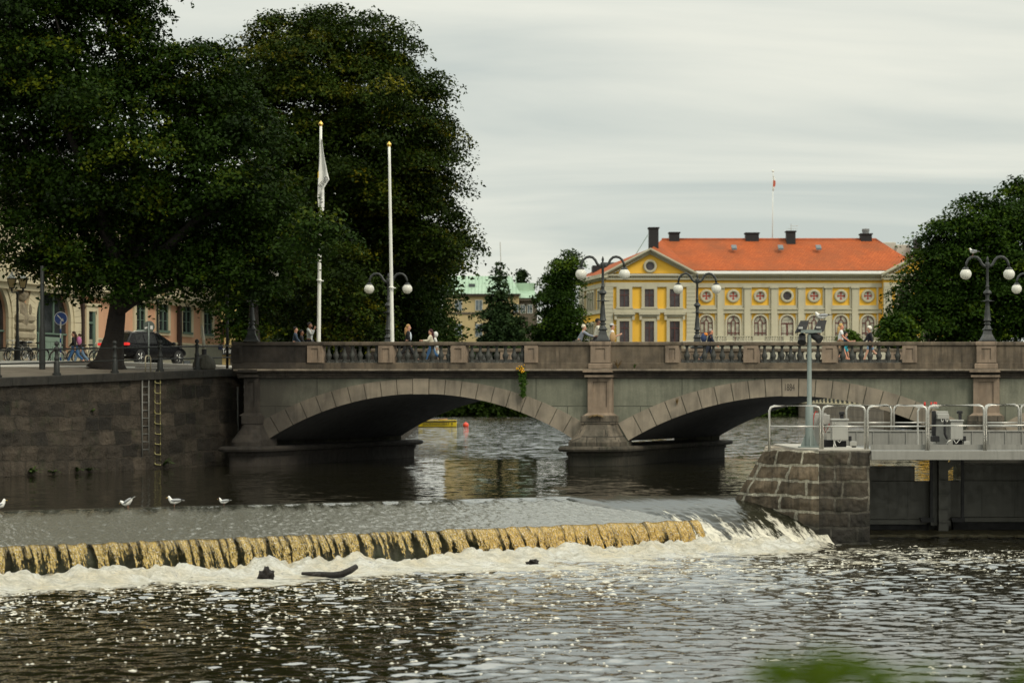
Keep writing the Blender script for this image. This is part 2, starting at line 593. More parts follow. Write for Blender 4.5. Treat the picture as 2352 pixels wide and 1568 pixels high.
# -------------------------------------------------------------------- water
def water_mat(name, bumps, rough=.05, base=(.012, .011, .006), foam=False, wind=None):
    t = NT(name)
    p = t.pos()
    nm = None
    windy = None
    if wind:                                        # the open reach beyond the bridge is ruffled by wind, the water before it lies calmer
        sp = t.n('SeparateXYZ'); t.l(p, sp.inputs[0]); mr = t.n('MapRange'); mr.interpolation_type = 'SMOOTHSTEP'
        mr.inputs['From Min'].default_value = wind[0]; mr.inputs['From Max'].default_value = wind[1]; mr.inputs['To Min'].default_value = wind[2]; mr.inputs['To Max'].default_value = 1
        t.l(sp.outputs['Y'], mr.inputs['Value']); windy = mr.outputs[0]
    nm = t.n('NewGeometry').outputs['Normal']
    for sc, k, det in bumps:                        # wavelets tilt the surface by up to k
        nz_ = t.n('TexNoise'); nz_.inputs['Scale'].default_value = sc; nz_.inputs['Detail'].default_value = det; nz_.inputs['Roughness'].default_value = .6
        t.l(p, nz_.inputs['Vector'])
        sb_ = t.n('VectorMath', _operation='SUBTRACT'); t.l(nz_.outputs['Color'], sb_.inputs[0]); sb_.inputs[1].default_value = (.5, .5, .5)
        ml = t.n('VectorMath', _operation='MULTIPLY'); t.l(sb_.outputs[0], ml.inputs[0]); ml.inputs[1].default_value = (k, k, 0)
        v_ = ml.outputs[0]
        if windy is not None:
            s2 = t.n('VectorMath', _operation='SCALE'); t.l(v_, s2.inputs[0]); t.l(windy, s2.inputs['Scale']); v_ = s2.outputs[0]
        a2 = t.n('VectorMath', _operation='ADD'); t.l(nm, a2.inputs[0]); t.l(v_, a2.inputs[1]); nm = a2.outputs[0]
    nn_ = t.n('VectorMath', _operation='NORMALIZE'); t.l(nm, nn_.inputs[0]); nm = nn_.outputs[0]
    w_ = t.pr(base, rough, 0, nm, .5); w_.inputs['IOR'].default_value = 4.0
    if not foam: return t.done(w_)
    at = t.n('Attribute', _attribute_name='foam').outputs['Fac']
    n1 = t.noise(t.pos((1, 1.7, 1)), 1.5, 8, .68); n2 = t.noise(t.pos((1, 2.0, 1)), 7, 6, .7)
    nn = t.math('ADD', t.math('MULTIPLY', n1, .62), t.math('MULTIPLY', n2, .38))
    f = t.ramp(t.math('ADD', t.math('MULTIPLY_ADD', nn, 2.0, -.5), t.math('MULTIPLY', at, .50)), [(.70, 0), (.82, .8), (1.0, 1)])
    tan = t.mix(t.ramp(t.noise(p, 1.1, 4), [(.4, 0), (.65, 1)]), (.88, .87, .80), (.82, .74, .56))
    tan = t.mix(t.ramp(t.noise(t.pos((1, 1.6, 1)), 11, 5, .7), [(.36, .6), (.50, 0)]), tan, (.58, .54, .42))
    tan = t.mix(t.ramp(t.noise(t.pos((.8, 1.7, 1)), 3.2, 5, .65), [(.40, .7), (.55, 0)]), tan, (.56, .53, .43))
    fm = t.pr(tan, .8, 0, t.bump(nn, .5), .2)
    mx_ = t.n('MixShader'); t.l(f, mx_.inputs[0]); t.l(w_.outputs[0], mx_.inputs[1]); t.l(fm.outputs[0], mx_.inputs[2])
    return t.done(mx_)


A0 = Vector((-13.0, 51.9, 0)); A1 = Vector((2.1, 59.8, 0)); B0 = Vector((-11.1, 44.6, 0)); B1 = Vector((4.4, 54.0, 0))
WN = Vector((9.4, -15.5, 0)).normalized()           # downstream, across the weir
WD = Vector((15.5, 9.4, 0)).normalized()
mb = MB()
a_ = A0 - (A1 - A0) * .9
poly = [(a_.x, a_.y), (A0.x, A0.y), (A1.x, A1.y), (2.2, 59.75), (7.4, 59.75), (7.6, 60.5), (30, 60.5), (60, 60.5), (60, 313), (-60, 313), (-30, 50)]
mb.v = [(x, y, 0) for x, y in poly]; mb.f = [tuple(range(len(poly)))]; mb.m = [0]
UPW = water_mat('river_water', [(1.3, 1.15, 3), (5, .8, 3)], .04, wind=(92, 108, .11))
tag(mb.build('water', UPW), kind='structure')

# lower pool: real ripples
rw = np.random.default_rng(5)
NW = 90
lam = np.exp(rw.uniform(np.log(.17), np.log(1.0), NW)); th = rw.normal(math.radians(-75), .95, NW)
kx = 2 * np.pi / lam * np.cos(th); ky = 2 * np.pi / lam * np.sin(th); ph = rw.uniform(0, 6.28, NW)
am = .0021 * lam ** .95


def wave(x, y):
    h = np.zeros_like(x)
    for i in range(NW): h += am[i] * np.sin(kx[i] * x + ky[i] * y + ph[i])
    g_ = .45 + 1.1 * vnoise(x * .16 + 9, y * .2 + 3, 4)
    return h * g_ * 1.2


def base_dist(x, y):
    return (x - B0.x) * WN.x + (y - B0.y) * WN.y - .5


def sstep(a, b, x):
    t = np.clip((x - a) / (b - a), 0, 1); return t * t * (3 - 2 * t)


nu, nv = 700, 540
gx, gy = np.meshgrid(np.linspace(-21, 23, nu), 25.5 + 35.6 * (np.linspace(0, 1, nv)) ** 1.0)
d = base_dist(gx, gy)
edge = vnoise(gx * .55, gy * .75, 1) * 1.6 + vnoise(gx * 1.7, gy * 2.1, 2) * .8 - 1.2
foam = (1 - sstep(1.0, 4.3, d + edge * 1.3)) * sstep(-1.2, -.3, d)
foam = foam * (1 - sstep(7.6, 9.6, gx + .35 * edge + .25 * d))
# the current carries a thinning tail of froth downstream and to the right
tail = .42 * (1 - sstep(3, 15, d + edge * 2)) * sstep(0, 2, d) * sstep(-8, 3, gx)
tail *= (1 - sstep(0, 4.0, gx - 8.5 - .55 * d + edge))
foam = np.maximum(foam, tail)
churn = np.exp(-((d - .25) / .75) ** 2) * (1 - sstep(7.6, 9.0, gx))
bub = vnoise(gx * 2.2, gy * 2.6, 7) * .5 + vnoise(gx * 5.1, gy * 5.5, 8) * .3 + vnoise(gx * 9.5, gy * 9.5, 9) * .2
gzv = LOW + wave(gx, gy) * (.75 + .6 * np.exp(-np.maximum(d, 0) / 6)) + churn * (bub * .50 - .06) + .10 * (bub - .5) * foam
POOL = water_mat('pool_water', [(4.5, .16, 3), (14, .10, 2)], .03, (.013, .011, .005), True)
tag(grid_mesh('water', np.stack([gx, gy, gzv], -1), nu, nv, POOL, {'foam': foam}), kind='structure')

# froth flecks drifting on the pool
N = 48000
fx = RNG.uniform(-16, 19, N); fy = 57 - 30 * RNG.random(N) ** .8
dd = base_dist(fx, fy)
patch = vnoise(fx * .35, fy * .8, 21) * .6 + vnoise(fx * 1.1, fy * 2.4, 22) * .4
dens = (.10 + .8 * np.exp(-np.maximum(dd - 2, 0) / 4.5)) * sstep(.25, .62, patch)
dens *= sstep(1.0, 2.5, dd) * (1 - sstep(0, 3, fx - 7.6 - .75 * np.maximum(dd, 0)))
dens *= 1 - .65 * sstep(-1, 4, fx) * sstep(4, 8, dd)
keep = RNG.random(N) < dens
fx, fy = fx[keep], fy[keep]; N = len(fx)
rr = np.clip(np.exp(RNG.normal(math.log(.018), .5, N)), .008, .07)
K = 7
an = np.linspace(0, 2 * np.pi, K, endpoint=False)[None, :] + RNG.uniform(0, 6, (N, 1))
rad = rr[:, None] * RNG.uniform(.6, 1.25, (N, K))
px = fx[:, None] + rad * np.cos(an) * 1.6; py = fy[:, None] + rad * np.sin(an)
hz = (LOW + wave(fx, fy))[:, None] + .002
V = np.zeros((N, K + 1, 3)); V[:, :K, 0] = px; V[:, :K, 1] = py; V[:, :K, 2] = hz - .006
V[:, K, 0] = fx; V[:, K, 1] = fy; V[:, K, 2] = hz[:, 0] + np.minimum(rr * .45, .022)
b = (np.arange(N) * (K + 1))[:, None]
i = np.arange(K)[None, :]
tri = np.stack([b + i, b + (i + 1) % K, b + K + 0 * i], -1).reshape(-1, 3)
me = bpy.data.meshes.new('foam')
me.vertices.add(N * (K + 1)); me.vertices.foreach_set('co', V.astype('f').ravel())
me.loops.add(len(tri) * 3); me.loops.foreach_set('vertex_index', tri.astype('i').ravel())
me.polygons.add(len(tri)); me.polygons.foreach_set('loop_start', np.arange(0, 3 * len(tri), 3).astype('i'))
me.update(calc_edges=True); me.polygons.foreach_set('use_smooth', np.ones(len(tri), bool))
FROTH = pbr('froth', (.62, .60, .52), .7, 0, .6, 9, (.46, .43, .34))
tag(link('foam', me, FROTH), 'white froth flecks drifting on the dark pool below the weir', 'foam', kind='stuff')

# --------------------------------------------------------------------- weir
weir = thing('weir', 'long oblique weir of dark mossy stone with brown water spilling over it', 'weir', (0, 52, -1.2))
ROCK = pbr('mossy_rock', (.05, .05, .035), .7, 0, 1, 1.6, (.02, .028, .008), .5, 2, .05, 6)
nu, nv = 420, 16
uu = np.linspace(-.9, 1.005, nu)[None, :] * np.ones((nv, 1)); ww = np.linspace(0, 1, nv)[:, None] * np.ones((1, nu))
bx = B0.x + uu * (B1.x - B0.x); by = B0.y + uu * (B1.y - B0.y)
nz_ = (vnoise(bx * 2.5, ww * 3 + by * .7, 31) - .5) * .3 * np.minimum(ww * 4, 1)
out = -.12 + .2 * ww + nz_
Vf = np.stack([bx + WN.x * out, by + WN.y * out, -.38 - 1.1 * ww], -1)
f_ = grid_mesh('weir_face', Vf, nu, nv, ROCK); f_.data.flip_normals() if False else None
f_.parent = weir; f_.location = -weir.location
mb = MB()          # the sill under the crest
ax = (A1 - A0).normalized(); an_ = Vector((ax.y, -ax.x, 0))
p0 = A0 - (A1 - A0) * .85
for s0, s1 in ((p0, A1),):
    q = [s0 - an_ * .5, s1 - an_ * .5, s1 + an_ * .1, s0 + an_ * .1]
    mb.add([(v.x, v.y, -1.0) for v in q] + [(v.x, v.y, -.06) for v in q], [(0, 1, 5, 4), (1, 2, 6, 5), (2, 3, 7, 6), (3, 0, 4, 7), (4, 5, 6, 7)])
mb.build('crest_sill', ROCK, weir)
# water sliding down the apron, rippled along the flow
nu, nv = 1300, 110
uu = np.linspace(-.62, 1, nu)[None, :] * np.ones((nv, 1)); tt = np.linspace(-.06, 1, nv)[:, None] * np.ones((1, nu))
tp = np.clip(tt, 0, 1)
X = A0.x + uu * (A1.x - A0.x) + tt * ((B0.x - A0.x) + uu * (B1.x - B0.x - A1.x + A0.x))
Yv = A0.y + uu * (A1.y - A0.y) + tt * ((B0.y - A0.y) + uu * (B1.y - B0.y - A1.y + A0.y))
s_ = uu * 17.5
rip = (vnoise(s_ * 4.0 + tt * 2.0, tt * 2.2, 41) - .5) * .09 * np.exp(-tp * 3) * np.minimum(tp * 20, 1)
rip += (vnoise(s_ * 9, tt * 26, 42) - .5) * .034 * np.minimum(tp * 5, 1) + (vnoise(s_ * 22, tt * 50, 43) - .5) * .018 * np.minimum(tp * 5, 1)
Zv = -.35 * tp ** 1.15 - .045 * (1 - np.exp(-tp * 30)) + rip + .012
t = NT('apron_water')
sa = t.n('Attribute', _attribute_name='along').outputs['Fac']; wa = t.n('Attribute', _attribute_name='drop').outputs['Fac']
cb = t.n('CombineXYZ'); t.l(t.math('ADD', t.math('MULTIPLY', sa, 2.6), t.math('MULTIPLY', wa, 3.0)), cb.inputs[0]); t.l(t.math('MULTIPLY', wa, 1.2), cb.inputs[1])
st = t.noise(cb.outputs[0], 1, 5, .65)
p = t.pos(); nm = t.n('NewGeometry').outputs['Normal']
aer = t.ramp(t.math('ADD', wa, t.math('MULTIPLY', t.math('SUBTRACT', st, .5), .8)), [(.0, .25), (.16, 1)])   # smooth dark sheet at the crest, aerated farther down
for sc, k in ((6, .30), (22, .55)):
    nz_ = t.n('TexNoise'); nz_.inputs['Scale'].default_value = sc; nz_.inputs['Detail'].default_value = 3; t.l(p, nz_.inputs['Vector'])
    sb_ = t.n('VectorMath', _operation='SUBTRACT'); t.l(nz_.outputs['Color'], sb_.inputs[0]); sb_.inputs[1].default_value = (.5, .5, .5)
    ml = t.n('VectorMath', _operation='MULTIPLY'); t.l(sb_.outputs[0], ml.inputs[0]); ml.inputs[1].default_value = (k, k, 0)
    s2 = t.n('VectorMath', _operation='SCALE'); t.l(ml.outputs[0], s2.inputs[0]); t.l(t.math('MULTIPLY_ADD', aer, .8, .2), s2.inputs['Scale'])
    a2 = t.n('VectorMath', _operation='ADD'); t.l(nm, a2.inputs[0]); t.l(s2.outputs[0], a2.inputs[1]); nm = a2.outputs[0]
nn_ = t.n('VectorMath', _operation='NORMALIZE'); t.l(nm, nn_.inputs[0])
col = t.mix(aer, (.012, .012, .009), t.mix(t.noise(p, 9, 5, .7), (.06, .058, .045), (.16, .155, .125)))
APW = t.done(t.pr(col, t.math('MULTIPLY_ADD', aer, .2, .04), 0, nn_.outputs[0], .5))
tag(grid_mesh('water', np.stack([X, Yv, Zv], -1), nu, nv, APW, {'along': s_, 'drop': tp}), kind='structure')

# the brown curtain over the lip
t = NT('weir_curtain')
sa = t.n('Attribute', _attribute_name='along').outputs['Fac']; wa = t.n('Attribute', _attribute_name='drop').outputs['Fac']
cb = t.n('CombineXYZ'); t.l(t.math('MULTIPLY', sa, 5.4), cb.inputs[0]); t.l(t.math('MULTIPLY', wa, .45), cb.inputs[1])
strand = t.noise(cb.outputs[0], 1, 2, .5)
cb2 = t.n('CombineXYZ'); t.l(t.math('MULTIPLY', sa, 22), cb2.inputs[0]); t.l(t.math('MULTIPLY', wa, 6.5), cb2.inputs[1])
fine = t.noise(cb2.outputs[0], 1, 6, .7)
lump = t.noise(t.pos((1, 1, 1)), .22, 2)
k_ = t.math('ADD', t.math('ADD', t.math('MULTIPLY', strand, 1.25), t.math('MULTIPLY', fine, .85)), t.math('MULTIPLY', lump, .35))
full = t.n('MapRange', _interpolation_type='SMOOTHSTEP'); full.inputs['From Min'].default_value = 10.5; full.inputs['From Max'].default_value = 13; t.l(sa, full.inputs['Value'])
k_ = t.math('SUBTRACT', k_, t.math('MULTIPLY', t.math('POWER', wa, .8), .31)); k_ = t.math('ADD', k_, t.math('MULTIPLY', full.outputs[0], .13))
mask = t.ramp(t.math('MULTIPLY', k_, .5), [(.50, 0), (.555, 1)])
col = t.mix(t.ramp(fine, [(.38, 0), (.48, .45), (.60, 1)]), (.085, .055, .009), (.86, .62, .20))
col = t.mix(t.math('MULTIPLY', full.outputs[0], .6), col, t.mix(t.ramp(fine, [(.36, 0), (.62, 1)]), (.30, .14, .008), (.95, .62, .16)))
col = t.mix(t.ramp(t.math('ADD', wa, t.math('MULTIPLY', fine, .4)), [(.12, .6), (.5, 0)]), col, (.52, .34, .07))
cb3 = t.n('CombineXYZ'); t.l(t.math('MULTIPLY', sa, 34), cb3.inputs[0]); t.l(t.math('MULTIPLY', wa, 20), cb3.inputs[1])
col = t.mix(t.ramp(t.noise(cb3.outputs[0], 1, 4, .65), [(.55, 0), (.63, .9)]), col, (.96, .93, .82))  # white glints put into the curtain's colour
col = t.mix(t.ramp(t.math('ADD', strand, t.math('MULTIPLY', full.outputs[0], .06)), [(.40, 0), (.54, 1)]), (.075, .055, .016), col)
sh = t.pr(col, .12, 0, t.bump(t.math('ADD', fine, t.math('MULTIPLY', strand, 1.5)), .12), .5)
trl = t.n('BsdfTranslucent'); t.l(col, trl.inputs['Color'])
m1 = t.n('MixShader'); m1.inputs[0].default_value = .2; t.l(sh.outputs[0], m1.inputs[1]); t.l(trl.outputs[0], m1.inputs[2])
trn = t.n('BsdfTransparent'); m2 = t.n('MixShader'); t.l(mask, m2.inputs[0]); t.l(trn.outputs[0], m2.inputs[1]); t.l(m1.outputs[0], m2.inputs[2])
CURT = t.done(m2)
nu, nv = 1500, 40
uu = np.linspace(-.5, 1.035, nu)[None, :] * np.ones((nv, 1)); ww = np.linspace(-.03, 1.12, nv)[:, None] * np.ones((1, nu))
wp = np.clip(ww, 0, 2)
s_ = uu * 18.1
thr = .5 * wp ** .62 + (vnoise(s_ * 4.4, ww * .9, 51) - .5) * .16 * np.minimum(wp * 3, 1) + (vnoise(s_ * 15, ww * 7, 52) - .5) * .07 * np.minimum(wp * 3, 1)
lipz = (vnoise(s_ * 4.4 + 3, ww * 0, 53) - .5) * .05
X = B0.x + uu * (B1.x - B0.x) + WN.x * thr; Yv = B0.y + uu * (B1.y - B0.y) + WN.y * thr
Zv = -.375 - .77 * wp + lipz * np.exp(-wp * 3) + (ww < 0) * .02
tag(grid_mesh('falling_water', np.stack([X, Yv, Zv], -1), nu, nv, CURT, {'along': s_, 'drop': wp}), kind='structure')

# the smooth tongue of water down the spillway beside the pier
t = NT('spillway_water')
sa = t.n('Attribute', _attribute_name='along').outputs['Fac']; wa = t.n('Attribute', _attribute_name='drop').outputs['Fac']
cb = t.n('CombineXYZ'); t.l(t.math('MULTIPLY', sa, 3.2), cb.inputs[0]); t.l(t.math('MULTIPLY', wa, 1.1), cb.inputs[1])
st = t.noise(cb.outputs[0], 1, 5, .6)
cb2 = t.n('CombineXYZ'); t.l(t.math('MULTIPLY', sa, 13), cb2.inputs[0]); t.l(t.math('MULTIPLY', wa, 14), cb2.inputs[1])
fi = t.noise(cb2.outputs[0], 1, 6, .75)
f = t.math('ADD', t.math('ADD', t.math('MULTIPLY', st, .8), t.math('MULTIPLY', fi, .55)), t.math('MULTIPLY', wa, .5))
f = t.ramp(t.math('MULTIPLY', f, .5), [(.52, 0), (.57, .7), (.65, 1)])
nrm = t.bump(t.math('ADD', st, t.math('MULTIPLY', fi, .6)), .06)
w_ = t.pr((.018, .018, .011), .12, 0, t.bump(st, .03)); w_.inputs['IOR'].default_value = 1.2; fm = t.pr((.74, .70, .58), .7, 0, nrm, .2)
m1 = t.n('MixShader'); t.l(f, m1.inputs[0]); t.l(w_.outputs[0], m1.inputs[1]); t.l(fm.outputs[0], m1.inputs[2])
SPW = t.done(m1)
nu, nv = 260, 120
uu = np.linspace(0, 1, nu)[None, :] * np.ones((nv, 1)); tt = np.linspace(-.12, 1.05, nv)[:, None] * np.ones((1, nu))
tp = np.clip(tt, 0, 2)
T0 = np.array((.9, 59.25)); T1 = np.array((7.6, 59.9)); D0 = np.array((3.3, 53.2)); D1 = np.array((8.75, 55.6))
X = T0[0] + uu * (T1[0] - T0[0]) + tt * ((D0[0] - T0[0]) + uu * (D1[0] - D0[0] - T1[0] + T0[0]))
Yv = T0[1] + uu * (T1[1] - T0[1]) + tt * ((D0[1] - T0[1]) + uu * (D1[1] - D0[1] - T1[1] + T0[1]))
Zv = .015 - 1.15 * tp ** 2.3 / (1 + .02 * tp) + (vnoise(uu * 14, tt * 3, 61) - .5) * .07 * tp + (vnoise(uu * 44, tt * 30, 62) - .5) * .07 * tp ** 2 - .30 * (1 - sstep(.0, .16, uu)) ** 1.5
tag(grid_mesh('falling_water', np.stack([X, Yv, Zv], -1), nu, nv, SPW, {'along': uu * 4.8, 'drop': tp}), kind='structure')
# ------------------------------------------------------------------- bridge
def BX(u, v, z): return (u + v * SH, Y0 + v, z)      # skewed: u along the front, v across the bridge


ASH = masonry('grey_ashlar', (.235, .235, .178), (.165, .17, .125), (.05, .05, .038), 3.1, 1.26, .020, .72, .006, .006, (.075, .08, .06), .7, .8, shade_soot=(-4.5, -11, .85))
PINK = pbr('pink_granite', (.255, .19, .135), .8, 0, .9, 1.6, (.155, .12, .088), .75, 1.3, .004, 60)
PINKD = pbr('weathered_granite', (.155, .12, .082), .85, 0, 1, 1.4, (.052, .042, .03), .95, 1.2, .006, 40, shade_soot=(-6, -10.5, .8))
VOUS = pbr('arch_granite', (.285, .24, .18), .8, 0, .95, 1.1, (.16, .138, .107), .7, .9, .005, 45, shade_soot=(-4.5, -11, .85))
LEDGE = pbr('pale_ledge', (.30, .25, .19), .85, 0, 1, 1.8, (.10, .085, .065), .6, 1.5, .006, 40)  # paler than the cornice under it
CORN = pbr('dark_cornice', (.075, .06, .045), .85, 0, 1, 2.2, (.02, .017, .014), .9, 1.6, .006, 40)  # much darker than the ledge on top of it
PIERM = masonry('lichen_pier', (.17, .14, .105), (.10, .088, .068), (.03, .028, .022), 1.05, .62, .02, .8, .02, .012, (.014, .014, .010), .9, .85, ((.045, .055, .018), .5), (.3, 1.1, .8, .85))
SOFF = pbr('dark_soffit', (.012, .011, .010), .95, 0, 1, 1, (.006, .006, .005), .4)  # nearly black, much darker than the other stone
SHADED_SOOTY = pbr('shaded_sooty_granite', (.034, .028, .022), .9, 0, 1, 1.4, (.012, .010, .008), .8, 1.2, .006, 40)  # tree shade at the bridge end put into the stone colour, with grime
BALM = pbr('dark_balusters', (.05, .052, .045), .7, 0, 1, 3, (.028, .029, .026), .4, 3)
ASPH = pbr('asphalt', (.06, .06, .058), .9, 0, .6, 2, (.04, .04, .038))

bridge = thing('stone_bridge', 'old grey and pink granite arch bridge with balustrades spanning the river', 'bridge', (U(968), 93, 0))
ZCOR = Z(868)                                        # underside of the cornice, top of the spandrels
arches = [(968, 356, 903, 33, 43), (1816, 373, 908, 39, 45), (2691, 364, 905, 36, 44)]


def ring(a):
    cx, hs, cy, t0, t1 = a
    rise = 1011 - cy; r = (hs * hs + rise * rise) / (2 * rise)
    return cx, hs, cy, t0, t1, r, cy + r, math.asin(hs / r)


def bottom(x):
    for a in arches:
        cx, hs, cy, t0, t1, r, yc, al = ring(a)
        if abs(x - cx) < hs: return Z(yc - math.sqrt(r * r - (x - cx) ** 2))
    return -2.2


xs = [560]
for a in arches: xs += [a[0] - a[1] - .02] + list(np.linspace(a[0] - a[1] + .02, a[0] + a[1] - .02, 49)) + [a[0] + a[1] + .02]
xs += [3190]
mb = MB(BX); V = []
for x in xs:
    b = bottom(x); u = U(x)
    V += [(u, 0, ZCOR), (u, 0, b), (u, WID, b), (u, WID, ZCOR)]
Fc = []
for k in range(len(xs) - 1):
    a = 4 * k; c = a + 4
    Fc += [(a + 1, c + 1, c, a), (a + 2, a + 3, c + 3, c + 2), (a, c, c + 3, a + 3)]
mb.add(V, Fc); mb.add(V[:4], [(0, 3, 2, 1)]); mb.add(V[-4:], [(0, 1, 2, 3)])
mb.build('spandrel_wall', ASH, bridge)
mb = MB(BX)
for k in range(len(xs) - 1):                         # vault lining, 2 cm proud
    if bottom(xs[k]) > -2 and bottom(xs[k + 1]) > -2:
        q = [(U(xs[k + j]), v, bottom(xs[k + j]) - .02) for j, v in ((0, 0), (1, 0), (1, WID), (0, WID))]
        mb.add(q, [(3, 2, 1, 0)])
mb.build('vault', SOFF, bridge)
for a in arches:                                     # voussoirs, front and back
    cx, hs, cy, t0, t1, r, yc, al = ring(a)
    nvs = 21
    for fr, bk in ((-.05, .35), (WID - .35, WID + .05)):
      mb = MB(BX)
      for k in range(nvs):
        a0 = -al + 2 * al * k / nvs + .0016; a1 = -al + 2 * al * (k + 1) / nvs - .0016
        key = k == nvs // 2
        lo = []; hi = []
        for j in range(4):
            aa = a0 + (a1 - a0) * j / 3
            th_ = (t0 + (t1 - t0) * abs(aa / al) ** 1.5) * 1.0
            lo.append((U(cx + r * math.sin(aa)), Z(yc - (r - 1.0 - key) * math.cos(aa))))
            ro = r + th_ + (2 if key else 0)
            hi.append((U(cx + ro * math.sin(aa)), min(Z(yc - ro * math.cos(aa)), ZCOR - .015)))
        mb.prism(lo + hi[::-1], fr - .03 * (key and fr < 1), bk)
      o = mb.build('arch_ring', VOUS, bridge)
text('inscription', '1884', .42, pbr('cut_letters', (.05, .042, .035), .9), bridge,
     Matrix.Translation(BX(U(1814.5), -.085, Z(890))) @ Matrix.Rotation(R(90), 4, 'X'), .004, xs=.55)

CX0, CX1 = U(548), U(3190)
for v0, s in ((0, 1), (WID, -1)):
    mb = MB(BX)

    def bar(z0, z1, o0, o1, x0=CX0, x1=CX1, ch=.015):
        a, b = (v0 - s * o0, v0 + s * o1); mb.cham(x0, x1, min(a, b), max(a, b), z0, z1, ch)
    bar(Z(868), Z(862), .10, .4); bar(Z(862) + .001, Z(856), .16, .4); bar(Z(856) + .001, Z(852), .30, .4); mb.build('cornice', CORN, bridge)
    mb = MB(BX); bar(Z(852) + .001, Z(847.6), .40, .42); mb.build('ledge', LEDGE, bridge)
    mb = MB(BX)
    x = 537
    for w_ in (33, 141, 33, 130, 33, 135, 31, 123, 44, 126, 30, 149, 33, 147, 33, 151, 33, 138, 44, 160, 200, 260, 300, 430):   # one stone after the other
        d_ = .003 * math.sin(x); mb.cham(U(x) + .004, U(x + w_) - .004, v0 + min(-s * .19, s * .19), v0 + max(-s * .19, s * .19), Z(794) + d_, Z(785) + d_, .03); x += w_
    mb.build('coping', PINKD, bridge)
    mb = MB(BX); bar(Z(847.5), Z(833), .15, .15, U(537), CX1); mb.build('plinth', PINKD, bridge)
    for a, b in ((537, 560), (711, 744), (874, 907), (1040, 1073), (1209, 1239), (1362, 1406), (1532, 1562), (1711, 1744), (1891, 1924), (2075, 2108), (2246, 2290), (2420, 2450)):
        mb = MB(BX); f0, f1 = (-.20, .17) if s > 0 else (-.17, .20)
        big = b - a > 40
        if big: f0 -= .07; f1 += .07
        xa, xb = U(a), U(b)
        ma, mz0, mz1 = (b - a) * .25, Z(826), Z(800)
        e = .045
        mb.box(xa, xb, v0 + f0 + e, v0 + f1 - e, Z(833) + .002, Z(794) - .002)
        for fa, fb in ((f0, f0 + e - .001), (f1 - e + .001, f1)):       # raised frame round a sunk panel
            mb.box(xa, xa + U(a + ma) - U(a), v0 + fa, v0 + fb, Z(833) + .002, Z(794) - .002)
            mb.box(xb - U(a + ma) + U(a), xb, v0 + fa, v0 + fb, Z(833) + .002, Z(794) - .002)
            mb.box(xa + U(a + ma) - U(a) + .001, xb - U(a + ma) + U(a) - .001, v0 + fa, v0 + fb, mz1, Z(794) - .002)
            mb.box(xa + U(a + ma) - U(a) + .001, xb - U(a + ma) + U(a) - .001, v0 + fa, v0 + fb, Z(833) + .002, mz0)
        if big: mb.cham(xa - .07, xb + .07, v0 + f0 - .06, v0 + f1 + .06, Z(847.4), Z(834.5), .03); mb.cham(xa - .03, xb + .03, v0 + f0 - .05, v0 + f1 + .05, Z(793.9), Z(784.4), .03)
        mb.build('pedestal', SHADED_SOOTY if b < 720 else PINK, bridge)
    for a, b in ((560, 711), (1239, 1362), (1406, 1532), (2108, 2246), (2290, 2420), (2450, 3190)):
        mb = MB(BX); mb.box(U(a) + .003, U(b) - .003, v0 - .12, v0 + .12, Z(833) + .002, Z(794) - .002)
        mb.build('parapet_panel', SHADED_SOOTY if b < 720 else PINKD, bridge)
prof = [(.14, 0), (.14, .022), (.08, .045), (.068, .10), (.10, .19), (.125, .26), (.128, .33), (.09, .395), (.06, .50), (.056, .64), (.066, .69), (.11, .715), (.115, .741)]
mb = MB(); mb.lathe(prof, (0, 0, 0), 14)
bal0 = None
bays = [[755, 772, 791, 809, 827, 846, 865], [917, 936, 955, 973.5, 993, 1013, 1031], [1084, 1103, 1121, 1141, 1161, 1181, 1200], [1578, 1598, 1618, 1638.5, 1659, 1680, 1700],
        [1756, 1776, 1796, 1816, 1836.5, 1857.5, 1879], [1936, 1957, 1978, 1998.5, 2019, 2040, 2062]]
for v0 in (0, WID):
    for bay in bays:
        for x in bay:
            if bal0 is None: bal0 = o = mb.build('baluster', BALM, bridge, True, False, False, 40)
            else: o = bal0.copy(); COL.objects.link(o)
            q = Vector(BX(U(x), v0, Z(833))); o.location = q - bridge.location
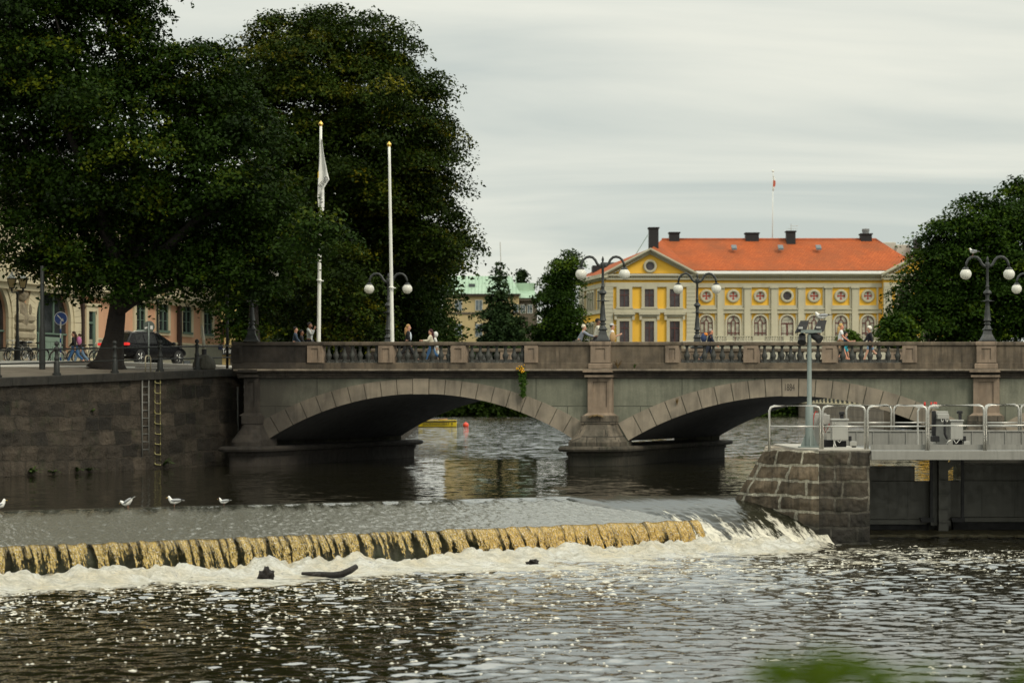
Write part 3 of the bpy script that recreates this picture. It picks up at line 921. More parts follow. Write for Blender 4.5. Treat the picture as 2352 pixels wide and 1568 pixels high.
# piers: pilaster, block, flared cutwater, torus, foot
for k, (cx, hw) in enumerate(((582, 15), (1382, 27.5), (2267, 29), (3170, 29))):
    mb = MB(BX); a, b = U(cx - hw), U(cx + hw); e = .05
    mb.box(a, b, -.22 + e, .3, Z(954), Z(862.5))
    ma = (b - a) * .2
    for x0, x1, z0, z1 in ((a, a + ma, Z(954), ZCOR - .01), (b - ma, b, Z(954), ZCOR - .01), (a + ma + .001, b - ma - .001, Z(876), ZCOR - .01), (a + ma + .001, b - ma - .001, Z(954), Z(934))):
        mb.box(x0, x1, -.22, -.22 + e - .001, z0, z1)
    mb.box(a - .06, b + .06, -.42, .3, Z(866), Z(861)); mb.box(a - .1, b + .1, -.52, .3, Z(855), Z(849.2))
    mb.frustum((a - .14, b + .14, -.40, .3, Z(954) + .001), (a, b, -.26, .3, Z(948)))
    mb.build('pilaster', PINK if k else SHADED_SOOTY, bridge)
    mb = MB(BX)
    w0 = hw + (11 if k else 4)
    if k == 0: cx += 6
    mb.cham(U(cx - w0), U(cx + w0), -.48, .4, Z(974), Z(954.5), .02)
    rows = [(w0 - 1, .50, 974.5), (w0 + 3, .58, 985), (w0 + 9, .72, 997), (w0 + 18, .92, 1009), (w0 + 21, 1.0, 1014), (w0 + 21, 1.0, 1024)]
    if k == 0: rows = [(min(a_, w0 + 14), b_, c_) for a_, b_, c_ in rows]
    vs = []; fs = []
    n = 10
    for w_, o_, y in rows:
        for i in range(n + 1):
            t_ = -1 + 2 * i / n
            vs.append((U(cx + w_ * t_), -o_ * (1 - .22 * abs(t_) ** 3), Z(y)))
        for x_ in (1, -1): vs.append((U(cx + w_ * x_), .5, Z(y)))
    m = n + 3
    for r_ in range(len(rows) - 1):
        for i in range(m): fs.append(((r_ + 1) * m + i, (r_ + 1) * m + (i + 1) % m, r_ * m + (i + 1) % m, r_ * m + i))
    fs.append(tuple(range(m)))
    mb.add(vs, fs)
    o = mb.build('cutwater', PIERM if k else SHADED_SOOTY, bridge)
    mb = MB(BX)
    for w_, o_, ya, yb in ((73, 1.28, 1036, 1023.5), (67, 1.12, 1045, 1036.2), (64, 1.05, 1130, 1045.2)):     # torus and foot run under the whole bridge
        h_ = Z(yb) - Z(ya); vs = []; fs = []
        if k == 0: w_ -= 24
        rows = ((0, 0), (.12, .12), (.16, .5), (.12, .88), (0, 1)) if ya == 1036 else ((.0, 0), (0, 1))
        n = 14
        for dz, fz in rows:
            for i in range(n + 1):
                t_ = math.pi * i / n
                vs.append((U(cx) - (w_ / 54.07 + dz) * math.copysign(abs(math.cos(t_)) ** .42, math.cos(t_)), -(o_ + dz) * math.sin(t_) ** .42, Z(ya) + fz * h_))
            for i in range(n + 1):
                t_ = math.pi * i / n
                vs.append((U(cx) + (w_ / 54.07 + dz) * math.copysign(abs(math.cos(t_)) ** .42, math.cos(t_)), WID + (o_ + dz) * math.sin(t_) ** .42, Z(ya) + fz * h_))
        m = 2 * n + 2
        for r_ in range(len(rows) - 1):
            for i in range(m): fs.append((r_ * m + i, r_ * m + (i + 1) % m, (r_ + 1) * m + (i + 1) % m, (r_ + 1) * m + i))
        fs.append(tuple(range((len(rows) - 1) * m, len(rows) * m)))
        mb.add(vs, fs)
    mb.build('pier_foot', PIERM if k else SHADED_SOOTY, bridge)
mb = MB(BX); mb.add([(U(560), .2, DECK), (U(3190), .2, DECK), (U(3190), WID - .2, DECK), (U(560), WID - .2, DECK)], [(0, 1, 2, 3)])
tag(mb.build('road', ASPH), kind='structure')
mb = MB(BX)
for a, b in ((.205, 2.6), (WID - 2.6, WID - .205)): mb.box(U(560), U(3190), a, b, ZCOR, DECK + .06)
tag(mb.build('pavement', pbr('slab_paving', (.27, .255, .23), .85, 0, .6, 2)), kind='structure')

# ------------------------------------------------------------- bridge lamps
IRON = pbr('cast_iron', (.014, .016, .0155), .5, .1, .7, 5, (.034, .039, .036), .3, 3, .002, 60, .5)
t = NT('opal_globe')
pg = t.pr((.80, .79, .72), .25, 0, None, .5); pg.inputs['Subsurface Weight'].default_value = .0
tl = t.n('BsdfTranslucent'); tl.inputs['Color'].default_value = (.8, .79, .7, 1)
mm = t.n('MixShader'); mm.inputs[0].default_value = .35; t.l(pg.outputs[0], mm.inputs[1]); t.l(tl.outputs[0], mm.inputs[2])
OPAL = t.done(mm)


def make_bridge_lamp():
    root = thing('bridge_lamp', 'x', 'street lamp')
    k = 1 / 328
    mb = MB()
    b = .31
    mb.cham(-b, b, -b, b, 0, .07, .015); mb.frustum((-b * .86, b * .86, -b * .86, b * .86, .07), (-b * .8, b * .8, -b * .8, b * .8, .13)); mb.frustum((-b * .8, b * .8, -b * .8, b * .8, .13), (-b * .55, b * .55, -b * .55, b * .55, .30))
    mb.frustum((-b * .55, b * .55, -b * .55, b * .55, .30), (-b * .44, b * .44, -b * .44, b * .44, .48)); mb.cham(-.19, .19, -.19, .19, .48, .54, .02)
    mb.build('base', IRON, root, world=False)
    mb = MB()
    mb.lathe([(.17, .54), (.15, .60), (.09, .70), (.14, .745), (.135, .775), (.085, .82), (.10, .86), (.16, .89), (.15, .93), (.125, 1.0), (.115, 1.18), (.085, 1.5), (.068, 1.69),
              (.07, 1.7), (.28, 1.71), (.285, 1.725), (.09, 1.75), (.07, 1.84), (.09, 1.98), (.17, 2.05), (.155, 2.12), (.07, 2.2), (.065, 2.3), (.08, 2.34), (.055, 2.4),
              (.055, 3.1), (.09, 3.16), (.11, 3.26), (.09, 3.34), (.03, 3.38), (.055, 3.45), (.05, 3.52), (.01, 3.62)], n=18)
    mb.build('post', IRON, root, True, world=False, angle=35)
    for s in (1, -1):
        a = MB(); pts = [(.06, 3.2), (.15, 3.22), (.24, 3.3), (.32, 3.46), (.43, 3.57), (.56, 3.60), (.70, 3.57), (.82, 3.47), (.89, 3.32), (.92, 3.16)]
        a.tube([(s * x, 0, z) for x, z in pts], [.075, .06, .058, .058, .058, .058, .056, .054, .052, .05], 10)
        am_ = a.build('arm', IRON, root, True, world=False)
        a = MB(); a.lathe([(.06, .30), (.10, .27), (.145, .235), (.15, .205), (.11, .2)], (s * .92, 0, 2.86), 18)
        a.build('cap', IRON, am_, True, world=False, angle=40)
        a = MB(); a.sphere((0, 0, 0), .24, 28, 18, (1, 1, .97))
        g_ = a.build('globe', OPAL, root, True, world=False); g_.location = (s * .92, 0, 2.86)
    return root


L0 = make_bridge_lamp()
GR = 'twin globe lamps on the bridge parapets'
lab = ['black twin globe lamp on the near parapet, half hidden in leaves at the bridge end', 'black twin globe lamp on the near parapet above the pier between the arches', 'black twin globe lamp on the near parapet with a gull on its arm',
       'black twin globe lamp on the far parapet in front of the dark trees', 'black twin globe lamp on the far parapet before the yellow building corner', 'black twin globe lamp on the far parapet cut by the frame edge']
for i, (x, v) in enumerate(((578, 0), (1384.5, 0), (2268, 0), (578, WID), (1384.5, WID), (2268, WID))):
    o = L0 if i == 0 else copy_tree(L0)
    o.location = BX(U(x), v, Z(784.2)); o['label'] = lab[i]; o['group'] = GR

# --------------------------------------------------------------- quay wall
QW = masonry('dark_quay_stone', (.105, .083, .060), (.010, .009, .007), (.060, .049, .035), 1.05, .56, .035, .5, .14, .06, (.010, .010, .008), .8, .9, ((.022, .03, .010), .45))
QC = pbr('quay_coping', (.026, .023, .018), .9, 0, 1, 1.8, (.010, .010, .008), .6, 1.5, .01, 20)
quay = thing('quay_wall', 'tall dark granite quay wall with coping along the left bank', 'wall', tuple(Q1 - QD * 8))
nq, nz2 = 330, 90
sq = np.linspace(-26, QL + .75, nq)[None, :] * np.ones((nz2, 1)); hq = np.linspace(0, 1, nz2)[:, None] * np.ones((1, nq))
bx = Q0.x + QD.x * sq; by = Q0.y + QD.y * sq
top = 3.6 + .53 * np.clip(sq / QL, -.6, 1) - .30
zq = -1.0 + (top + 1.0) * hq
ou = .10 * (1 - hq) + .12 * (vnoise(sq * 1.0, zq * 1.9, 71) - .5) + .09 * (vnoise(sq * 4, zq * 5, 72) - .5)
wv = grid_mesh('wall_face', np.stack([bx - QN.x * ou, by - QN.y * ou, zq], -1), nq, nz2, QW, smooth=False, uv=np.stack([sq, zq + .1 * np.sin(sq * .3)], -1))
wv.parent = quay; wv.location = -quay.location
mb = MB(); s0 = -26.0
while s0 < QL + .7:
    s1 = min(s0 + random.uniform(1.3, 2.1), QL + .75)
    vs = []
    for s_ in (s0 + .008, s1 - .008):
        zt = 3.6 + .53 * min(max(s_ / QL, -.6), 1) + .01
        for o_, dz in ((.16, -.31), (.17, -.03), (.14, 0), (-.55, 0.005), (-.55, -.31)):
            vs.append((Q0.x + QD.x * s_ - QN.x * o_, Q0.y + QD.y * s_ - QN.y * o_, zt + dz))
    mb.add(vs, [(i, (i + 1) % 5, 5 + (i + 1) % 5, 5 + i) for i in range(5)] + [(4, 3, 2, 1, 0), (5, 6, 7, 8, 9)])
    s0 = s1
mb.build('coping', QC, quay)
# retaining wall of the left bank beyond the bridge, right bank walls
rw_ = MB()
for Ya, Yb in ((98.9, 160), (160, 240), (240, 312)):
    a = (bank_x(Ya) + .1, Ya); b_ = (bank_x(Yb) + .1, Yb)
    rw_.add([(a[0], a[1], -1), (b_[0], b_[1], -1), (b_[0], b_[1], 4.6), (a[0], a[1], 4.6)], [(0, 1, 2, 3)])
    rw_.add([(a[0], a[1], 4.6), (b_[0], b_[1], 4.6), (b_[0] - .6, b_[1], 4.61), (a[0] - .6, a[1], 4.61)], [(0, 1, 2, 3)])
solo(rw_.build('retaining_wall', QW), 'dark stone retaining wall under the trees behind the bridge', 'wall')


# ------------------------------------------------------------ quay railing
RAIL = pbr('railing_paint', (.02, .022, .02), .5, .3, .5, 4)
rail = thing('quay_railing', 'black iron railing with ball topped posts along the quay edge', 'railing', tuple(rim_at(275) + QN * .3 + Vector((0, 0, 3.8))))
tops = []
for px in (-290, -140, 5, 141, 274, 378, 462.5, 541):
    b = rim_at(px) + QN * .22; z0 = rimz(b.x, b.y)
    mb = MB()
    mb.lathe([(.17, 0), (.17, .08), (.12, .1), (.11, .5), (.085, .56), (.105, .6), (.10, .66), (.075, .72), (.07, .92), (.10, .96), (.11, 1.0), (.10, 1.05), (.05, 1.09), (.045, 1.11), (.085, 1.15), (.098, 1.2), (.08, 1.26), (.02, 1.3)], (b.x, b.y, z0 + .01), 12)
    if px < 540: mb.build('post', RAIL, rail, True, angle=40)
    tops.append(Vector((b.x, b.y, z0)))
for h in (1.0, .5):
    mb = MB(); mb.tube([q + Vector((0, 0, h)) for q in tops], .03, 8); mb.build('rail', RAIL, rail, True)

# ----------------------------------------------------- ladders, pipe on wall
def wall_pt(px, y, out=.15):
    b = rim_at(px) - QN * out
    return Vector((PX(px, b.y), b.y, PZ(y, b.y)))


GALV = pbr('weathered_steel', (.17, .17, .155), .55, .4, .6, 5, (.09, .09, .08))
lad = thing('wall_ladder', 'grey steel ladder on the quay wall, left of the yellow rungs', 'ladder', tuple(wall_pt(335, 1060)))
for x in (326.5, 341.5):
    mb = MB(); mb.tube([wall_pt(x, 872, .42), wall_pt(x, 1050, .42)], .03, 8); mb.build('stile', GALV, lad, True)
for k in range(9):
    y = 888 + k * 18
    mb = MB(); mb.tube([wall_pt(326.5, y, .42), wall_pt(341.5, y, .42)], .02, 6); mb.build('rung', GALV, lad, True)
YEL = pbr('yellow_white_paint', (.30, .28, .16), .5, .1, 1, 9, (.24, .20, .04))
lad = thing('wall_ladder', 'yellow and white ladder of bent rungs below a hoop handle on the quay', 'ladder', tuple(wall_pt(362, 1075)))
for x in (356, 368):
    mb = MB(); mb.tube([wall_pt(x - 2, 852, .05), wall_pt(x - 1, 862, .30), wall_pt(x, 872, .36), wall_pt(x, 1070, .36)], .012, 6); mb.build('stile', YEL, lad, True)
for k in range(9):
    y = 879 + k * 23.4
    mb = MB(); mb.tube([wall_pt(354.5, y - 7, .12), wall_pt(356.5, y, .52), wall_pt(368.5, y + 1.5, .52), wall_pt(367.5, y - 6, .12)], .028, 6); mb.build('rung', YEL, lad, True)
h0 = rim_at(341) + QN * .15; h1 = rim_at(353) + QN * .15
zz0 = rimz(h0.x, h0.y)
mb = MB(); mb.tube([h0 + Vector((0, 0, zz0)), h0 + Vector((0, 0, zz0 + .58)), h0 + (h1 - h0) * .2 + Vector((0, 0, zz0 + .67)), h0 + (h1 - h0) * .8 + Vector((0, 0, zz0 + .67)), h1 + Vector((0, 0, zz0 + .58)), h1 + Vector((0, 0, zz0))], .028, 8)
mb.build('handle', pbr('dull_brass', (.35, .31, .22), .5, .5), lad, True)
mb = MB(); mb.tube([wall_pt(546, 888, .25), wall_pt(546, 925, .25), wall_pt(547, 1000, .25)], .045, 10); mb.tube([wall_pt(545.6, 915, .25), wall_pt(545.7, 918, .25)], .065, 10)
solo(mb.build('drain_pipe', GALV, None, True), 'thin grey pipe upright on the dark wall beside the bridge', 'pipe')

# ------------------------------------------------------------------ flagpoles
WHITE = pbr('white_paint', (.76, .76, .70), .45, 0, .35, 3, (.5, .5, .44), .3, 5)
GOLD = pbr('gold_knob', (.75, .5, .12), .3, .8)
CLOTH = pbr('white_cloth', (.74, .74, .70), .8, 0, .4, 2, (.6, .6, .56))
for xb, yb_, xt, yt, Y, flag in ((732, 786, 737, 290, 90.0, True), (901, 786, 894, 337, 90.6, False)):
    b = P(xb, yb_, Y); tpt = P(xt, yt, Y)
    dz = tpt - b; b = b - dz * ((b.z - DECK - .05) / dz.z)
    root = thing('flagpole', 'tall white flagpole with a limp white flag near the bridge end' if flag else 'bare white flagpole without a flag beside the twin globe lamp', 'flagpole', tuple(b), group='white flagpoles')
    n = 12
    mb = MB(); mb.tube([b + (tpt - b) * (k / n) for k in range(n + 1)], [.092 - .036 * k / n for k in range(n + 1)], 12); mb.build('pole', WHITE, root, True)
    mb = MB(); mb.lathe([(.05, -.03), (.06, 0), (.10, .08), (.10, .11), (.05, .18), (.01, .24)], tuple(tpt), 12); mb.build('finial', GOLD, root, True)
    for f_, r0, h in ((.34, .02, .05), (.02, .12, .12)):
        q = b + (tpt - b) * f_
        mb = MB(); mb.lathe([(.10, 0), (.115, .02), (.115, .05), (.10, .07)], tuple(q), 10)
        if f_ > .1: mb.box(q.x - .02, q.x + .2, q.y - .16, q.y - .1, q.z - .02, q.z + .02)
        mb.build('cleat' if f_ > .1 else 'collar', WHITE, root, True)
    if flag:
        # the flag hangs slack: its free edge swings out, folds back under and drops
        lf = [(735.5, 318), (734, 360), (731, 400), (729.5, 440), (729, 452), (731, 475), (733, 490)]
        rt = [(739, 318), (745, 360), (752, 395), (756, 412), (744, 432), (744.5, 468), (744, 484)]
        vs = []; fs = []; m = 9; rows = []
        for k in range(len(lf) - 1):
            for j in range(6):
                t_ = j / 6; rows.append(((lf[k][0] * (1 - t_) + lf[k + 1][0] * t_, lf[k][1] * (1 - t_) + lf[k + 1][1] * t_), (rt[k][0] * (1 - t_) + rt[k + 1][0] * t_, rt[k][1] * (1 - t_) + rt[k + 1][1] * t_)))
        rows.append((lf[-1], rt[-1]))
        for i, (l_, r_) in enumerate(rows):
            for j in range(m):
                t_ = j / (m - 1)
                vs.append(P(l_[0] * (1 - t_) + r_[0] * t_, l_[1] * (1 - t_) + r_[1] * t_, Y - .16 - .07 * math.sin(t_ * 7 + i * .12) - (.06 * t_ if i < 26 else -.03)))
        for i in range(len(rows) - 1):
            for j in range(m - 1): fs.append((i * m + j, i * m + j + 1, (i + 1) * m + j + 1, (i + 1) * m + j))
        mb = MB(); mb.add(vs, fs); fl = mb.build('flag', CLOTH, None, True)
        sm = fl.modifiers.new('thick', 'SOLIDIFY'); sm.thickness = .012
        solo(fl, 'limp white flag with grey lettering hanging from the taller flagpole', 'flag')
        INK = pbr('grey_ink', (.09, .09, .085), .8)
        for ch, x, y, a_ in (('Ö', 748.6, 410, 62), ('R', 743.6, 416.5, 57), ('E', 739, 421.5, 53), ('B', 734.6, 426.5, 50)):
            text('lettering', ch, .24, INK, fl, Matrix.Translation(P(x, y, Y - .32)) @ Matrix.Rotation(R(90), 4, 'X') @ Matrix.Rotation(R(180 + a_ - 10), 4, 'Z') @ Matrix.Diagonal((1, 1, 1, 1)), .003)
        mb = MB(); mb.add([P(730.2, 395, Y - .30), P(732.2, 393, Y - .31), P(732, 408, Y - .31), P(730, 409, Y - .30)], [(3, 2, 1, 0)])
        mb.build('yellow_mark', pbr('flag_yellow', (.75, .5, .04), .8), fl)
# ------------------------------------------------- stone pier of the sluice
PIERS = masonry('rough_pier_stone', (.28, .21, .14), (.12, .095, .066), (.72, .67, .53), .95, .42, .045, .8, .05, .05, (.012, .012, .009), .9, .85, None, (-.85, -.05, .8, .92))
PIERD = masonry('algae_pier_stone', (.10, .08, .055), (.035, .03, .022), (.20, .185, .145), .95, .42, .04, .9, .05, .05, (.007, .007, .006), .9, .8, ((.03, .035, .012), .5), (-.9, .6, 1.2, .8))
tipx, tipy = 6.45, 58.6
cor = Vector((PX(1881, 56), 56.0)); rgt = Vector((PX(1998, 56.2), 56.2)); topl = Vector((PX(1755, 57.6), 57.6))
ZT = 1.43
pier = thing('sluice_pier', 'rough granite pier with a raked nose between weir and sluice gates', 'pier', (8.6, 58, -1.3))


def face(pts_lo, pts_hi, z0, z1, nx, nzz, nrm, seed, mat=None):
    """rough ashlar face between two plan lines"""
    V = []
    for j in range(nzz):
        h = j / (nzz - 1)
        for i in range(nx):
            t_ = i / (nx - 1)
            a = pts_lo[0] + (pts_lo[1] - pts_lo[0]) * t_; b_ = pts_hi[0] + (pts_hi[1] - pts_hi[0]) * t_
            q = a + (b_ - a) * h; V.append((q.x, q.y, z0 + (z1 - z0) * h))
    V = np.array(V)
    s_ = np.tile(np.linspace(0, 1, nx) * (pts_hi[1] - pts_hi[0]).length, nzz)
    # courses bulge, joints sit back
    edge = np.tile(np.minimum(np.linspace(0, 1, nx) * 12, (1 - np.linspace(0, 1, nx)) * 12).clip(0, 1), nzz)
    uvs = np.stack([s_ + seed * 1.7, V[:, 2] - z1], -1)
    bul = (np.abs(np.sin((V[:, 2] - z1) / .42 * np.pi)) ** .4) * .03 + (vnoise(s_ * 2.4 + seed, V[:, 2] * 2.6, seed) - .5) * .08 + (vnoise(s_ * 9 + seed, V[:, 2] * 9, seed + 1) - .5) * .05
    V[:, 0] += nrm.x * bul * edge; V[:, 1] += nrm.y * bul * edge
    o = grid_mesh('masonry', V, nx, nzz, mat or PIERS, smooth=False, uv=uvs)
    o.parent = pier; o.location = -pier.location
    return o


nl = Vector((-(cor - topl).y, (cor - topl).x)).normalized()
if nl.y > 0: nl = -nl
tip = Vector((tipx, tipy)); far_t = Vector((tipx - .72, tipy + .5))
lo_l = (tip - topl * .546) / .454
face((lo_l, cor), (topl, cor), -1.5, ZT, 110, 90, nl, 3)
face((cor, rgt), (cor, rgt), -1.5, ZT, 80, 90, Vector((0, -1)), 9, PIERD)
mb = MB(); bk = [(rgt.x, 62.6), (topl.x + .68, 62.6)]
lob = lo_l + Vector((.75, 3.5))
pl = [(topl.x, topl.y), (cor.x, cor.y), (rgt.x, rgt.y), bk[0], bk[1]]
mb.add([(x, y, ZT) for x, y in pl], [(0, 1, 2, 3, 4)])
mb.add([(rgt.x, rgt.y, -1.5), (bk[0][0], bk[0][1], -1.5), (bk[0][0], bk[0][1], ZT), (rgt.x, rgt.y, ZT)], [(0, 1, 2, 3)])
mb.add([(lo_l.x, lo_l.y, -1.5), (lob.x, lob.y, -1.5), (bk[1][0], bk[1][1], ZT), (topl.x, topl.y, ZT)], [(3, 2, 1, 0)])
mb.build('core', PIERS, pier)
CONC = pbr('pale_concrete', (.42, .40, .35), .85, 0, .7, 2, (.28, .26, .22), .2)
mb = MB(); mb.add([(x * 1 + (0.0), y + .02, z) for z in (ZT + .004, ZT + .05) for x, y in ((topl.x + .9, topl.y - .1), (cor.x, cor.y + .06), (rgt.x + .02, rgt.y), (rgt.x + .02, 62.4), (topl.x + .9, 62.4))],
       [(0, 1, 6, 5), (1, 2, 7, 6), (2, 3, 8, 7), (3, 4, 9, 8), (4, 0, 5, 9), (5, 6, 7, 8, 9)])
mb.build('top_slab', CONC, pier)

# --------------------------------------------------------- walkway and gates
PAINT = pbr('grey_steel_paint', (.25, .245, .22), .5, .15, .5, 3, (.18, .175, .155), .4, 3)
PAINTD = pbr('wet_gate_steel', (.13, .128, .108), .5, .15, .7, 1.5, (.08, .08, .068), .5, 2)
XR = 16.5
walk = thing('walkway', 'grey steel walkway with toe boards crossing above the sluice gates', 'walkway', (13, 59, 1.2))
mb = MB(); mb.cham(rgt.x + .03, XR, 56.1, 56.3, 1.18, 1.44, .012); mb.build('front_beam', PAINT, walk)
mb = MB(); mb.cham(rgt.x + .03, XR, 62.1, 62.3, 1.18, 1.44, .012); mb.build('rear_beam', PAINT, walk)
mb = MB(); mb.box(rgt.x + .03, XR, 56.32, 62.08, 1.36, 1.435); mb.build('deck', pbr('grating', (.2, .2, .19), .6, .5), walk)
mb = MB(); mb.box(rgt.x + .05, XR, 56.36, 56.372, 1.45, 1.60); mb.build('toe_board', PAINT, walk)
mb = MB(); mb.box(rgt.x - .5, XR, 62.0, 62.012, 1.46, 1.86)
for k in range(14): mb.box(rgt.x - .4 + k * .5, rgt.x - .37 + k * .5, 61.97, 61.999, 1.46, 1.86)
mb.tube([(rgt.x - .5, 61.98, 1.88), (XR, 61.98, 1.88)], .025, 6)
mb.build('toe_board', PAINT, walk)

STEEL = pbr('brushed_steel', (.50, .49, .45), .35, .75, .4, 6, (.36, .35, .32))


def rail_section(xa, xb, Y, zb, zt, mid, label, zb2=None):
    a, b = PX(xa, Y), PX(xb, Y); r = .14
    root = thing('guard_rail', label, 'railing', ((a + b) / 2, Y, zb), group='steel guard rails round the sluice')
    mb = MB(); mb.tube([(a, Y, zb), (a, Y, zt - r), (a + r * .3, Y, zt - r * .3), (a + r, Y, zt), (b - r, Y, zt), (b - r * .3, Y, zt - r * .3), (b, Y, zt - r), (b, Y, zb)], .032, 10)
    mb.build('frame', STEEL, root, True)
    for m_ in mid:
        q = MB(); q.tube([(a + .03, Y, m_), (b - .03, Y, m_)], .02, 8); q.build('mid_rail', STEEL, root, True)
    return root


zt = 2.665
rail_section(1767, 1884, 56.25, ZT - .0, zt, [2.1], 'steel guard rail bay on the pier nose, first from the weir')
rail_section(1889.5, 1987, 56.3, ZT, zt, [2.1], 'steel guard rail bay in front of the pale cabinet on the pier')
rail_section(1993, 2128, 56.25, 1.44, zt, [2.1], 'steel guard rail bay just right of the pier, over the first gate')
rail_section(2132.5, 2260, 56.25, 1.44, zt + .02, [2.12], 'steel guard rail bay in front of the cluster of cabinets on the walkway')
rail_section(2265, 2400, 56.25, 1.44, zt + .03, [2.13], 'steel guard rail bay at the frame edge, nearest the bank')
rail_section(1944, 2047, 62.15, 1.44, 2.66, [2.13, 2.02], 'rear steel guard rail bay behind the pier end')
rail_section(2053, 2128, 62.2, 1.44, 2.66, [2.13, 2.02], 'rear steel guard rail bay over the first gate')
rail_section(2262, 2340, 62.15, 1.44, 2.68, [2.13, 2.02], 'rear steel guard rail bay right of the walkway cabinets')
rail_section(2345, 2440, 62.2, 1.44, 2.68, [2.13, 2.02], 'rear steel guard rail bay cut by the frame edge')

gate = thing('sluice_gate', 'dark grey steel sluice gate leaf beside the stone pier', 'gate', (PX(2070, 60), 60, -1.1))
gx_ = lambda x: PX(x, 60)
gzy = lambda y: PZ(y, 60)
mb = MB(); mb.cham(gx_(1990), gx_(2101), 60, 60.14, gzy(1104), gzy(1073), .01); mb.cham(gx_(1990), gx_(2137), 60.0, 60.16, gzy(1192), gzy(1104) - .003, .01)
for x in (2040, 2085): mb.box(gx_(x), gx_(x) + .02, 59.985, 59.999, gzy(1190), gzy(1106))
mb.cham(gx_(1990), gx_(2128), 59.96, 60.16, gzy(1204), gzy(1192) - .003, .01)
mb.build('gate_leaf', PAINTD, gate)
mb = MB(); mb.cham(gx_(1990), gx_(2101), 59.97, 60.17, gzy(1073) + .002, gzy(1073) + .04, .005); mb.build('top_plate', PAINT, gate)
mb = MB(); mb.box(gx_(1990), gx_(2134), 60.05, 60.25, gzy(1222), gzy(1204) - .003); mb.build('rubber_seal', pbr('black_rubber', (.012, .012, .012), .7), gate)
gate = thing('sluice_gate', 'wide dark grey sluice gate leaf right of the steel column', 'gate', (PX(2280, 60), 60, -1.1))
mb = MB(); mb.cham(gx_(2210), gx_(2560), 60, 60.14, gzy(1103), gzy(1066), .01); mb.cham(gx_(2174), gx_(2560), 60.0, 60.16, gzy(1187), gzy(1103) - .003, .01)
for x in (2255, 2330): mb.box(gx_(x), gx_(x) + .02, 59.985, 59.999, gzy(1186), gzy(1104))
mb.cham(gx_(2186), gx_(2560), 59.96, 60.16, gzy(1198), gzy(1187) - .003, .01)
mb.build('gate_leaf', PAINTD, gate)
mb = MB(); mb.cham(gx_(2205), gx_(2560), 59.97, 60.17, gzy(1066) + .002, gzy(1066) + .04, .005); mb.build('top_plate', PAINT, gate)
mb = MB(); mb.box(gx_(2190), gx_(2560), 60.05, 60.25, gzy(1216), gzy(1198) - .003); mb.build('rubber_seal', MATS['black_rubber'], gate)
col_ = thing('gate_column', 'dark steel column with rungs standing between the two sluice gates', 'column', (PX(2160, 59.8), 59.8, -1.1))
cx_ = lambda x: PX(x, 59.8)
mb = MB(); mb.box(cx_(2137), cx_(2152), 59.75, 59.95, gzy(1205), 1.16); mb.box(cx_(2152) + .002, cx_(2174), 59.55, 59.95, gzy(1225), 1.16); mb.box(cx_(2174) + .002, cx_(2183), 59.75, 59.95, gzy(1205), gzy(1104))
mb.add([(cx_(2156), 59.6, gzy(1086)), (cx_(2187), 59.6, 1.16), (cx_(2212), 59.6, 1.16), (cx_(2162), 59.6, gzy(1090)), (cx_(2156), 59.7, gzy(1086)), (cx_(2187), 59.7, 1.16), (cx_(2212), 59.7, 1.16), (cx_(2162), 59.7, gzy(1090))],
       [(0, 3, 2, 1), (4, 5, 6, 7), (0, 1, 5, 4), (2, 3, 7, 6)])
mb.box(cx_(2110), cx_(2215), 60.3, 60.4, -1.3, -.03)
mb.build('shaft', PAINTD, col_)
for y in (1104, 1135, 1166, 1196):
    mb = MB(); mb.box(cx_(2151), cx_(2175), 59.44, 59.549, gzy(y), gzy(y) + .035); mb.build('rung', PAINTD, col_)
for x in (2135, 2206):
    mb = MB(); mb.box(cx_(x) - .04, cx_(x) + .04, 59.5, 59.58, gzy(1190), 1.17); mb.frustum((cx_(x) - .30, cx_(x) + .06, 59.46, 59.62, gzy(1196)), (cx_(x) - .34, cx_(x) + .05, 59.46, 59.62, gzy(1186)))
    mb.build('hoist_rod', pbr('black_steel', (.015, .015, .015), .5, .3), col_)
mb = MB()
n = 40
vs = []; fs = []
for k in range(n + 1):
    x = 9.7 + k * 7 / n; j_ = random.uniform(-.08, .08); e = random.uniform(-.02, .03)
    vs += [(x, 59.0 + j_, -1.3), (x, 59.05 + j_, -1.06 + e), (x, 59.5, -1.0 + e), (x, 60.4, -.98)]
for k in range(n):
    a = 4 * k
    for i in range(3): fs.append((a + i, a + 4 + i, a + 5 + i, a + 1 + i))
mb.add(vs, fs); solo(mb.build('sill_ledge', pbr('wet_ledge', (.13, .11, .06), .7, 0, 1, 3, (.05, .045, .025), .3), None, False), 'low concrete ledge at the foot of the sluice gates', 'ledge')
# the right end of the sluice joins the bank
mb = MB(); mb.cham(16.3, 24, 54, 62.8, -1.5, 1.44, .03)
solo(mb.build('abutment_block', PIERS), 'stone abutment carrying the bank end of the walkway', 'abutment')

